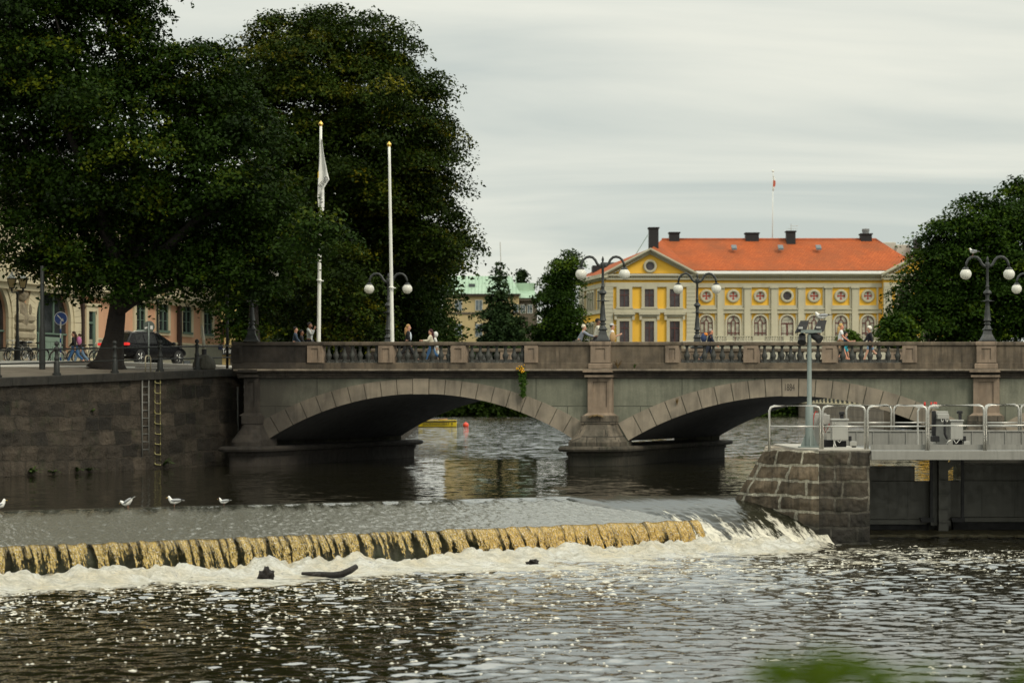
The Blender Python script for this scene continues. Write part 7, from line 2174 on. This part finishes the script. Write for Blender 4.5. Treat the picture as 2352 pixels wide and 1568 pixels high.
def bicycle(label, loc, rz, col, basket=False, group=None):
    root = thing('bicycle', label, 'bicycle', tuple(loc), rz, group); fm = pbr('bike_paint_%d' % int(sum(col) * 999), col, .4)
    W = .34; xa, xb = -.52, .54
    for x in (xa, xb):
        mb = MB(); mb.tube([(x + W * math.cos(a), 0, W + W * math.sin(a)) for a in np.linspace(0, 2 * PI, 28, endpoint=False)], .022, 6, True); wh = mb.build('wheel', RUB, root, True, world=False)
        mb = MB()
        for k in range(12): a = 2 * PI * k / 12; mb.tube([(x, 0, W), (x + (W - .02) * math.cos(a), 0, W + (W - .02) * math.sin(a))], .003, 3)
        mb.lathe([(.03, -.04), (.03, .04)], (x, 0, W), 8, 'y'); mb.tube([(x + (W - .03) * math.cos(a), 0, W + (W - .03) * math.sin(a)) for a in np.linspace(0, 2 * PI, 28, endpoint=False)], .010, 5, True); mb.build('rim', CHR, wh, world=False)
        mb = MB(); mb.tube([(x + (W + .035) * math.cos(a), 0, W + (W + .035) * math.sin(a)) for a in np.linspace(.25, 2.7, 12)], .018, 5); mb.build('mudguard', fm, root, True, world=False)
    mb = MB(); bb = (-.06, 0, .30); st = (-.20, 0, .80); hd = (.38, 0, .86); hl = (.43, 0, .66)
    for a, b_, r_ in ((bb, st, .018), (st, hd, .017), (bb, hl, .02), (hd, hl, .022), (bb, (xa, .05, W), .011), (bb, (xa, -.05, W), .011), (st, (xa, .05, W), .009), (st, (xa, -.05, W), .009), (hl, (xb, .05, W), .013), (hl, (xb, -.05, W), .013)): mb.tube([a, b_], r_, 6)
    mb.build('frame', fm, root, True, world=False)
    mb = MB(); mb.tube([hd, (.35, 0, .98), (.36, .0, 1.02)], .014, 6); mb.tube([(.20, -.29, 1.02), (.36, -.22, 1.04), (.37, 0, 1.03), (.36, .22, 1.04), (.20, .29, 1.02)], .013, 6); mb.build('handlebar', CHR, root, True, world=False)
    mb = MB(); mb.tube([st, (-.23, 0, .92)], .014, 6); mb.sphere((-.26, 0, .95), .13, 12, 8, (1.1, .75, .35)); mb.build('saddle', RUB, root, True, world=False)
    mb = MB(); mb.lathe([(.09, -.01), (.09, .01)], (bb[0], .05, bb[2]), 14, 'y'); mb.tube([bb, (bb[0] + .1, .08, bb[2] - .14), (bb[0] + .1, .16, bb[2] - .14)], .012, 5); mb.tube([bb, (bb[0] - .1, -.08, bb[2] + .14), (bb[0] - .1, -.16, bb[2] + .14)], .012, 5); mb.build('crank', CHR, root, True, world=False)
    if basket: mb = MB(); mb.frustum((.48, .74, -.15, .15, .78), (.44, .80, -.19, .19, 1.02)); mb.build('basket', pbr('dark_wicker', (.05, .045, .04), .9), root, world=False)
    return root


GBK = 'bicycles parked along the pink house'
cyb = bicycle('bicycle ridden by the white haired person on the bridge', cyc + Vector((.10, 0, 0)), 0, (.05, .05, .06), True)
for k, (x, Y, a, col, bs, lb) in enumerate(((33, 94.6, 165, (.02, .02, .022), False, 'dark bicycle parked left of the twin lantern'), (43, 94.2, 150, (.5, .5, .48), False, 'white framed bicycle parked at the twin lantern'), (56, 95.2, 170, (.02, .025, .03), False, 'black bicycle right of the white framed one'), (77, 96.0, 160, (.02, .02, .02), True, 'black bicycle with a front basket before the green door'),
                                         (156, 99.5, 20, (.04, .02, .02), False, 'dark red bicycle parked behind the walking woman, nearest the door'), (196, 99.3, 200, (.02, .02, .02), False, 'black bicycle parked right of the walking woman'), (205, 100, 20, (.03, .03, .035), False, 'dark grey bicycle nearest the tall window'))):
    X = PX(x, Y); bicycle(lb, (X, Y, gz(X, Y) + .006), R(a), col, bs, GBK)

# ----------------------------------------------------------------------- car
CARP = pbr('black_car_paint', (.003, .003, .004), .3, .0, .2, 3, spec=.15)
CGL = pbr('car_glass', (.002, .003, .003), .2, 0, .2, 3, spec=.2)
TAIL = t = NT('tail_light'); e_ = t.pr((.35, .01, .01), .25); e_.inputs['Emission Color'].default_value = (1, .04, .03, 1); e_.inputs['Emission Strength'].default_value = .6; TAIL = t.done(e_)
Yc = 98.2; cX = PX(259, Yc)
hd_ = Vector((math.sin(R(31)), math.cos(R(31)), 0))
rear = Vector((cX, Yc, 0)); cc_ = rear + hd_ * 2.3
car = thing('parked_car', 'black estate car with red tail lights parked behind the lime trunk', 'car', (cc_.x, cc_.y, gz(rear.x, rear.y) + .004), math.atan2(hd_.y, hd_.x))
st_ = [(-2.32, .70, .45, .80, .86), (-2.26, .84, .36, .95, 1.0), (-2.05, .91, .30, 1.02, 1.04), (-1.4, .94, .24, 1.0, 1.03), (-.4, .945, .24, .98, 1.0), (.6, .94, .24, .97, .99), (1.2, .935, .26, .95, 1.0), (1.75, .91, .30, .88, .93), (2.15, .84, .34, .72, .80), (2.32, .66, .42, .55, .62)]
mb = MB(); vs = []; fs = []
for x, w_, zb, zs, zt_ in st_:
    vs += [(x, -w_ * .86, zb), (x, -w_, zb + .16), (x, -w_, zs - .12), (x, -w_ * .955, zs), (x, -w_ * .6, zt_), (x, w_ * .6, zt_), (x, w_ * .955, zs), (x, w_, zs - .12), (x, w_, zb + .16), (x, w_ * .86, zb)]
m = 10
for k in range(len(st_) - 1):
    for i in range(m): fs.append((k * m + i, (k + 1) * m + i, (k + 1) * m + (i + 1) % m, k * m + (i + 1) % m))
fs += [tuple(range(m)), tuple(range((len(st_) - 1) * m, len(st_) * m))[::-1]]
mb.add(vs, fs); bd = mb.build('body', CARP, car, True, world=False, angle=40); sb = bd.modifiers.new('sub', 'SUBSURF'); sb.levels = 1; sb.render_levels = 2
gh = [(-2.2, .86, .86, 1.0, 1.02), (-1.62, .84, .62, 1.0, 1.51), (-.9, .86, .66, .99, 1.60), (-.1, .86, .66, .98, 1.60), (.35, .86, .62, .97, 1.50), (1.35, .85, .84, .96, .98)]
mb = MB(); vs = []; fs = []
for x, w0, w1, z0, z1 in gh: vs += [(x, -w0, z0), (x, -w1, z1 - .03), (x, -w1 * .9, z1), (x, w1 * .9, z1), (x, w1, z1 - .03), (x, w0, z0)]
for k in range(len(gh) - 1):
    for i in range(5): fs.append((k * 6 + i, (k + 1) * 6 + i, (k + 1) * 6 + i + 1, k * 6 + i + 1))
mb.add(vs, fs); mb.build('roof', CARP, car, True, world=False, angle=40)


def gpt(x, s, f):
    """point on the side of the cabin: f = 0 belt, 1 roof"""
    for (xa, a0, a1, za, zb) in [(0, 0, 0, 0, 0)]: pass
    for k in range(len(gh) - 1):
        if gh[k][0] <= x <= gh[k + 1][0]:
            t_ = (x - gh[k][0]) / (gh[k + 1][0] - gh[k][0]); g_ = [gh[k][j] * (1 - t_) + gh[k + 1][j] * t_ for j in range(5)]
            return (x, s * (g_[1] + (g_[2] - g_[1]) * f + .012), g_[3] + (g_[4] - .03 - g_[3]) * f)


for s in (-1, 1):
    for xa, xb in ((-1.5, -1.0), (-.92, -.08), (0.0, .85)):
        mb = MB(); n = 5; vs = []
        for i in range(n): x = xa + (xb - xa) * i / (n - 1); vs += [gpt(x, s, .10), gpt(x, s, .86 if x < .5 else .80)]
        mb.add(vs, [(2 * i, 2 * i + 2, 2 * i + 3, 2 * i + 1)[::s] for i in range(n - 1)]); mb.build('side_window', CGL, car, world=False)
    for x in (-1.38, 1.42):
        mb = MB(); mb.lathe([(.30, -.02), (.35, 0), (.36, .06), (.36, .2), (.32, .24)], (x, s * .95 - (.24 if s > 0 else 0), .36), 26, 'y'); wh = mb.build('wheel', RUB, car, True, world=False, angle=40)
        mb = MB(); y_ = s * (.957)
        for k in range(5):
            a = 2 * PI * k / 5; mb.tube([(x, y_, .36), (x + .22 * math.cos(a), y_, .36 + .22 * math.sin(a))], .028, 5)
        mb.tube([(x + .235 * math.cos(a), y_, .36 + .235 * math.sin(a)) for a in np.linspace(0, 2 * PI, 24, endpoint=False)], .016, 5, True); mb.build('rim', CHR, wh, True, world=False)
    mb = MB(); mb.tube([(-1.6, s * .60, 1.53), (-1.4, s * .62, 1.60), (-.6, s * .64, 1.65), (.1, s * .62, 1.60), (.3, s * .60, 1.54)], .022, 6); mb.build('roof_rail', CHR, car, True, world=False)
    mb = MB(); mb.cham(-2.335, -2.14, s * .80 - .20, s * .80 + .14 * (s > 0) + .0, .90, 1.03, .03) if s > 0 else mb.cham(-2.335, -2.14, -.94, -.60, .90, 1.03, .03); mb.build('tail_light', TAIL, car, world=False)
    mb = MB(); mb.sphere((.95, s * 1.02, 1.03), .12, 12, 8, (.8, 1, .7)); mb.build('mirror', CARP, car, True, world=False)
    mb = MB(); mb.cham(-2.345, -2.2, s * .55 - .2, s * .55 + .2, .40, .47, .02); mb.build('exhaust', CHR, car, world=False)
mb = MB(); mb.add([(-2.14, -.70, 1.09), (-2.14, .70, 1.09), (-1.66, .54, 1.5), (-1.66, -.54, 1.5)], [(3, 2, 1, 0)]); mb.build('rear_window', CGL, car, world=False)
mb = MB(); mb.add([(1.32, -.74, 1.02), (1.32, .74, 1.02), (.40, .58, 1.51), (.40, -.58, 1.51)], [(0, 1, 2, 3)]); mb.build('windscreen', CGL, car, world=False)
mb = MB(); mb.cham(-2.36, -2.3, -.26, .26, .62, .73, .01); mb.build('number_plate', pbr('plate_white', (.5, .5, .48), .4), car, world=False)

# ---------------------------------------------------------- street furniture
LGL = NT('lantern_glass'); g1 = LGL.pr((.34, .27, .13), .2); g2 = LGL.n('BsdfTranslucent'); g2.inputs['Color'].default_value = (.6, .5, .26, 1); gm = LGL.n('MixShader'); gm.inputs[0].default_value = .45
LGL.l(g1.outputs[0], gm.inputs[1]); LGL.l(g2.outputs[0], gm.inputs[2]); LGLM = LGL.done(gm)


def lantern(label, px, Y):
    X = PX(px, Y); root = thing('street_lantern', label, 'street lamp', (X, Y, gz(X, Y)), R(8), 'twin lanterns before the pink house')
    mb = MB(); mb.lathe([(.20, 0), (.20, .12), (.15, .16), (.14, .62), (.17, .68), (.10, .74), (.085, 1.2), (.065, 1.25), (.055, 3.1), (.08, 3.15), (.06, 3.2)], n=14); mb.build('post', RAIL, root, True, world=False, angle=40)
    mb = MB(); mb.tube([(-.25, 0, 3.30), (-.24, 0, 3.2), (0, 0, 3.22), (.24, 0, 3.2), (.25, 0, 3.30)], .035, 8); mb.build('cross_arm', RAIL, root, True, world=False)
    for s in (-1, 1):
        c = s * .25
        mb = MB(); z0 = 3.42
        for a, b_ in (((-.10, -.10), (-.19, -.19)), ((.10, -.10), (.19, -.19)), ((.10, .10), (.19, .19)), ((-.10, .10), (-.19, .19))): mb.tube([(c + a[0], a[1], z0), (c + b_[0], b_[1], z0 + .40)], .016, 5)
        mb.cham(c - .12, c + .12, -.12, .12, z0 - .04, z0, .01); mb.tube([(c, 0, 3.26), (c, 0, z0 - .03)], .05, 6); mb.cham(c - .21, c + .21, -.21, .21, z0 + .40, z0 + .43, .01)
        fr = mb.build('lantern_frame', RAIL, root, world=False)
        mb = MB(); mb.frustum((c - .095, c + .095, -.095, .095, z0 + .005), (c - .18, c + .18, -.18, .18, z0 + .395)); mb.build('glass', LGLM, fr, world=False)
        mb = MB(); mb.frustum((c - .20, c + .20, -.20, .20, z0 + .431), (c - .06, c + .06, -.06, .06, z0 + .62)); mb.lathe([(.05, z0 + .62), (.07, z0 + .66), (.02, z0 + .74)], (c, 0, 0), 8); mb.build('lantern_roof', pbr('pale_tin', (.28, .28, .25), .4, .5), fr, world=False)


lantern('black twin lantern beside the cartouche between the arches', 40, 93.6)
lantern('black twin lantern in front of the green windows, right of the trunk', 362, 101)
q = on_ground(97, 848)
mb = MB(); mb.lathe([(.125, -.05), (.125, 1.0), (.11, 1.6), (.085, 1.75), (.08, 4.1), (.07, 4.12)], tuple(q), 12); solo(mb.build('lamp_post', RAIL, None, True, angle=40), 'plain black pole rising into the leaves before the green door', 'post')
BLUE = pbr('sign_blue', (.008, .05, .25), .35); WHT = pbr('sign_white', (.72, .72, .70), .4)
Ys = 91.5; q = Vector((PX(139, Ys), Ys, gz(PX(139, Ys), Ys)))
root = thing('road_sign', 'round blue road sign with a white arrow pointing down to the right', 'road sign', tuple(q))
mb = MB(); zb_, zt_ = q.z, PZ(744, Ys)
for k in range(8): mb.cur = k % 2; mb.lathe([(.032, zb_ + (zt_ - zb_) * k / 8 + .0005), (.032, zb_ + (zt_ - zb_) * (k + 1) / 8)], (q.x, q.y, 0), 10)
mb.build('pole', [BLUE, WHT], root, True)
sc_ = P(140.5, 731.5, Ys); n = 32
mb = MB(); mb.lathe([(.28, .0), (.30, .006), (.30, .02), (.28, .026)], (sc_.x, sc_.y - .09, sc_.z), n, 'y'); ds = mb.build('rim', WHT, root)
mb = MB(); mb.lathe([(.272, 0), (.272, .004)], (sc_.x, sc_.y - .096, sc_.z), n, 'y'); mb.build('disc', BLUE, root)
mb = MB(); y_ = sc_.y - .099; u_, v_ = Vector((.70, 0, -.71)), Vector((.71, 0, .70))


def ap(a, b_): w__ = u_ * a + v_ * b_; return (sc_.x + w__.x, y_, sc_.z + w__.z)


mb.add([ap(-.22, -.022), ap(.06, -.022), ap(.06, .022), ap(-.22, .022)], [(0, 1, 2, 3)]); mb.add([ap(.06, -.085), ap(.19, 0), ap(.06, .085)], [(0, 1, 2)])
mb.add([(sc_.x - .03, y_, sc_.z - .27), (sc_.x + .03, y_, sc_.z - .27), (sc_.x + .03, y_, sc_.z - .14), (sc_.x - .03, y_, sc_.z - .14)], [(0, 1, 2, 3)]); mb.build('arrow', WHT, root)
Ys = 97; q = Vector((PX(341.5, Ys), Ys, gz(PX(341.5, Ys), Ys)))
root = thing('road_sign', 'round road sign seen from its grey back with two stickers', 'road sign', tuple(q)); sc_ = P(342, 750, Ys)
mb = MB(); mb.lathe([(.03, q.z), (.03, sc_.z + .2)], (q.x, q.y, 0), 10); mb.build('pole', MAST, root, True)
mb = MB(); mb.lathe([(.26, 0), (.275, .01), (.26, .02)], (sc_.x, sc_.y + .035, sc_.z), 28, 'y'); mb.build('disc', pbr('sign_back', (.10, .12, .105), .6), root)
mb = MB(); mb.add([(sc_.x + x, sc_.y + .0325, sc_.z + z) for x, z in ((-.2, -.1), (-.06, -.07), (-.07, 0), (-.21, -.03))], [(0, 1, 2, 3)]); mb.add([(sc_.x + x, sc_.y + .0325, sc_.z + z) for x, z in ((.06, -.12), (.18, -.12), (.18, .05), (.06, .05))], [(0, 1, 2, 3)]); mb.build('sticker', WHT, root)
q = on_ground(469, 848)
root = thing('mooring_stone', 'squat domed stone carrying a white timber post at the quay railing', 'bollard', tuple(q))
mb = MB(); mb.lathe([(.44, -.02), (.50, .08), (.49, .22), (.42, .40), (.30, .54), (.16, .62), (.02, .64)], tuple(q), 20); mb.build('stone', pbr('domed_stone', (.09, .085, .065), .9, 0, 1, 4, (.045, .043, .033), .5, 2, .02, 15), root, True)
mb = MB(); mb.lathe([(.13, .58), (.10, .66), (.11, .84), (.08, .86)], tuple(q), 12); mb.build('collar', BLK, root, True, angle=40)
mb = MB(); mb.tube([q + Vector((0, 0, .82)), q + Vector((-.03, 0, 1.3)), q + Vector((-.10, 0, 1.86))], [.075, .065, .055], 10); mb.build('post', pbr('white_timber', (.55, .53, .43), .7, 0, 1, 5, (.40, .38, .28)), root, True)
q = on_ground(522, 846)
mb = MB(); mb.lathe([(.06, -.1), (.06, 3.2), (.05, 3.21)], tuple(q), 10); solo(mb.build('sign_post', RAIL, None, True), 'thin black post standing before the yellow shop', 'post')
# mooring stone end block of the bridge parapet is part of the bridge

# --------------------------------------------------------------------- gulls
GW = pbr('gull_white', (.74, .73, .69), .8, 0, .3, 12); GG = pbr('gull_grey', (.32, .33, .34), .8, 0, .4, 14); GK = plain('gull_black', (.015, .015, .015), .6); GO = plain('gull_bill', (.50, .30, .04), .5); GL_ = plain('gull_leg', (.30, .15, .10), .6)


def gull(label, loc, rz, pitch=0, sc=1.0, dark_head=False, tuck=False):
    root = thing('gull', label, 'bird', tuple(loc), rz, 'gulls resting on the weir and lamps'); root.scale = (sc, sc, sc)
    p_ = R(pitch); M_ = Matrix.Translation((0, 0, .15)) @ Matrix.Rotation(p_, 4, 'Y')
    X = lambda v: tuple(M_ @ Vector(v))
    pts = [(-.20, 0, .075), (-.13, 0, .055), (-.03, 0, .03), (.07, 0, .045), (.115, 0, .095), (.135, 0, .145 if not tuck else .125), (.155, 0, .165 if not tuck else .135), (.185, 0, .155 if not tuck else .125)]
    mb = MB(); mb.tube([X(v) for v in pts], [.022, .05, .078, .072, .05, .042, .044, .014], 12); mb.build('body', GW, root, True, world=False)
    if dark_head: mb = MB(); mb.sphere(X((.162, 0, .163)), .044, 12, 8); mb.build('hood', plain('gull_hood', (.06, .03, .02), .7), root, True, world=False)
    mb = MB(); mb.tube([X((.185, 0, .152 if not tuck else .122)), X((.215, 0, .145 if not tuck else .115)), X((.235, 0, .135 if not tuck else .105))], [.012, .010, .003], 6); mb.build('bill', GO, root, True, world=False)
    for s in (1, -1):
        mb = MB(); mb.tube([X((.08, s * .055, .07)), X((.0, s * .078, .075)), X((-.12, s * .062, .085)), X((-.24, s * .028, .085))], [.022, .040, .034, .010], 8); wg = mb.build('wing', GG, root, True, world=False)
        mb = MB(); mb.tube([X((-.19, s * .045, .092)), X((-.27, s * .018, .085)), X((-.31, s * .01, .08))], [.022, .014, .004], 6); mb.build('wing_tip', GK, wg, True, world=False)
        mb = MB(); mb.tube([(-.01, s * .03, .13), (-.005, s * .03, .06), (.0, s * .03, .0)], .007, 5); mb.tube([(-.01, s * .03, .004), (.045, s * .045, .004)], .007, 4); mb.build('leg', GL_, root, True, world=False)
        mb = MB(); mb.sphere(X((.172, s * .036, .172 if not tuck else .142)), .006, 6, 5); mb.build('eye', GK, root, True, world=False)
    mb = MB(); mb.add([X((-.17, -.03, .075)), X((-.17, .03, .075)), X((-.29, .045, .07)), X((-.29, -.045, .07)), X((-.17, -.03, .065)), X((-.17, .03, .065)), X((-.29, .045, .064)), X((-.29, -.045, .064))], [(0, 1, 2, 3), (7, 6, 5, 4), (2, 6, 7, 3), (0, 3, 7, 4), (1, 5, 6, 2)]); mb.build('tail', GW, root, world=False)
    return root


def crest_at(px):
    k = (px - 1176) / F; d_ = A1 - A0; s = (k * A0.y - A0.x) / (d_.x - k * d_.y); q_ = A0 + d_ * s; return Vector((q_.x, q_.y, -.02))


gull('grey and white gull bending down to drink on the weir crest, tail raised', crest_at(294), PI - .25, 32, .92)
gull('white gull with grey wings standing upright in the middle of the weir crest trio', crest_at(400), PI + .1, 0, .92)
gull('small dark hooded gull standing on the weir crest, closest to the bridge arch', crest_at(514), PI + .15, 4, .72, True)
gull('gull cut by the frame edge standing on the weir crest', crest_at(-1), .3, -8, .95)
gull('white gull perched on the floodlight of the slim mast', P(1886, 741, 58.05), PI, 0, .95, False, True)
gull('white gull perched on the arm of the lamp at the round maple', Vector(BX(U(2268), 0, Z(784.2))) + Vector((-.62, 0, 3.63)), PI - .6, -10, 1.0, False, True)

# ---------------------------------------------------------- boat, buoy, wood
Yb_ = 200.0
boat = thing('rescue_boat', 'yellow lifeboat with black lettering moored beyond the near arch', 'boat', (PX(985, Yb_), Yb_, 0))
YB1 = pbr('boat_yellow', (.62, .47, .02), .4, 0, .4, 2, (.5, .38, .02), .2); BKB = pbr('boat_black', (.015, .015, .015), .5)
x0_, x1_ = PX(905, Yb_), PX(1048, Yb_)
sec = [(0, .05, .70), (.08, .45, .64), (.25, .85, .56), (.5, 1.0, .52), (.8, .98, .54), (1.0, .85, .57)]
mb = MB(); vs = []; fs = []
for f, w_, h_ in sec:
    x = x0_ + (x1_ - x0_) * f
    for y, z in ((-.95 * w_, h_), (-.88 * w_, .05), (-.5 * w_, -.2), (.5 * w_, -.2), (.88 * w_, .05), (.95 * w_, h_), (.82 * w_, h_), (.7 * w_, .2), (-.7 * w_, .2), (-.82 * w_, h_)): vs.append((x + .35 * (f < .05) * (z < .1), Yb_ + 1 + y, z))
m = 10
for k in range(len(sec) - 1):
    for i in range(m): fs.append((k * m + i, (k + 1) * m + i, (k + 1) * m + (i + 1) % m, k * m + (i + 1) % m))
fs += [tuple(range(m)), tuple(range((len(sec) - 1) * m, len(sec) * m))[::-1]]
mb.add(vs, fs); hl = mb.build('hull', YB1, boat)
for z0, mt, nm_ in ((.03, BKB, 'rubbing_strake'), (.13, YB1, 'gunwale')):
    mb = MB(); mb.tube([(x0_ + (x1_ - x0_) * f, Yb_ + 1 - .95 * w_ - .02, h_ + z0 - .04) for f, w_, h_ in sec], .05, 6); mb.build(nm_, mt, boat, True)
mb = MB(); mb.box(x0_ + 3.4, x0_ + 3.8, Yb_ + .3, Yb_ + 1.7, .42, .50); mb.box(x0_ + 1.6, x0_ + 2.0, Yb_ + .3, Yb_ + 1.7, .42, .5); mb.build('thwart', pbr('thwart_wood', (.3, .2, .1), .7), boat)
mb = MB(); mb.tube([(x0_ + .8, Yb_ + .5, .66), (x0_ + 4.6, Yb_ + .6, .74)], .03, 6); mb.tube([(x0_ + 4.3, Yb_ + .6, .72), (x0_ + 5.2, Yb_ + .6, .76)], .07, 6); mb.build('oar', pbr('oar_wood', (.4, .22, .1), .6), boat, True)
text('lettering', 'RÄDDNINGSBÅT', .36, BKB, hl, Matrix.Translation((PX(1002, Yb_), Yb_ + 1 - .955, .27)) @ Matrix.Rotation(R(91.5), 4, 'X') @ Matrix.Rotation(R(1), 4, 'Z'), .005, xs=.95)
text('lettering', '8', .36, BKB, hl, Matrix.Translation((PX(1038, Yb_), Yb_ + 1 - .90, .29)) @ Matrix.Rotation(R(91.5), 4, 'X'), .005)
mb = MB(); mb.sphere((PX(1070, 199), 199, .17), .29, 20, 14); mb.lathe([(.05, .42), (.06, .50), (.02, .52)], (PX(1070, 199), 199, 0), 8)
solo(mb.build('buoy', pbr('buoy_red', (.70, .07, .03), .4), None, True), 'round red buoy floating right of the yellow boat', 'buoy')

WOODB = pbr('wet_black_wood', (.018, .013, .009), .6, 0, 1, 9, (.007, .005, .004), 0, 1, .05, 18)


def low_pt(x, y):
    Y = (EYE - LOW) * F / (y - 912); return Vector((PX(x, Y), Y, LOW))


def lump(label, x, y, rx_, ry_, seed):
    c = low_pt(x, y + ry_ * .8); k = c.y / F; mb = MB(); mb.sphere((0, 0, 0), 1, 26, 18); vv = []
    for v in mb.v:
        v = Vector(v); f = 1 + .35 * math.sin(v.x * 5 + seed) * math.sin(v.z * 6 + seed * 2) + .22 * math.sin(v.y * 9 + v.x * 7 + seed) + .14 * math.sin(v.z * 17 + v.x * 13)
        vv.append((c.x + v.x * f * rx_ * k, c.y + v.y * f * rx_ * k * .8, c.z + max(v.z * f, -.6) * ry_ * k * 1.1 + ry_ * k * .5))
    mb.v = vv; return solo(mb.build('driftwood', WOODB, None, True), label, 'driftwood')


lump('knobbly black stump lying in the froth left of the curved branch', 611, 1318, 16, 15, 1.3)
lump('low dark clump caught under the curtain of the weir, leftmost in the froth', 296, 1324, 26, 8, 4.1)
lump('small dark clump in the splash under the middle of the weir', 1224, 1290, 13, 7, 2.2)
mb = MB(); pts = [(694, 1311), (712, 1316), (735, 1322), (765, 1326), (787, 1323), (805, 1316), (819, 1309)]
hs_ = [.10, .08, .07, .06, .10, .18, .26]
mb.tube([low_pt(x, y + 8 + h * 60) + Vector((0, 0, h)) if False else Vector((PX(x, 45.6), 45.6 + .2 * math.sin(i), LOW + h_)) for i, ((x, y), h_) in enumerate(zip(pts, hs_))], [.035, .05, .06, .075, .08, .075, .06], 10)
mb.tube([Vector((PX(735, 45.6), 45.6, LOW + .08)), Vector((PX(728, 45.5), 45.3, LOW + .12)), Vector((PX(718, 45.4), 45.1, LOW + .1))], [.03, .025, .012], 6)
solo(mb.build('driftwood', WOODB, None, True), 'long curved black branch lying in the froth below the weir', 'driftwood')
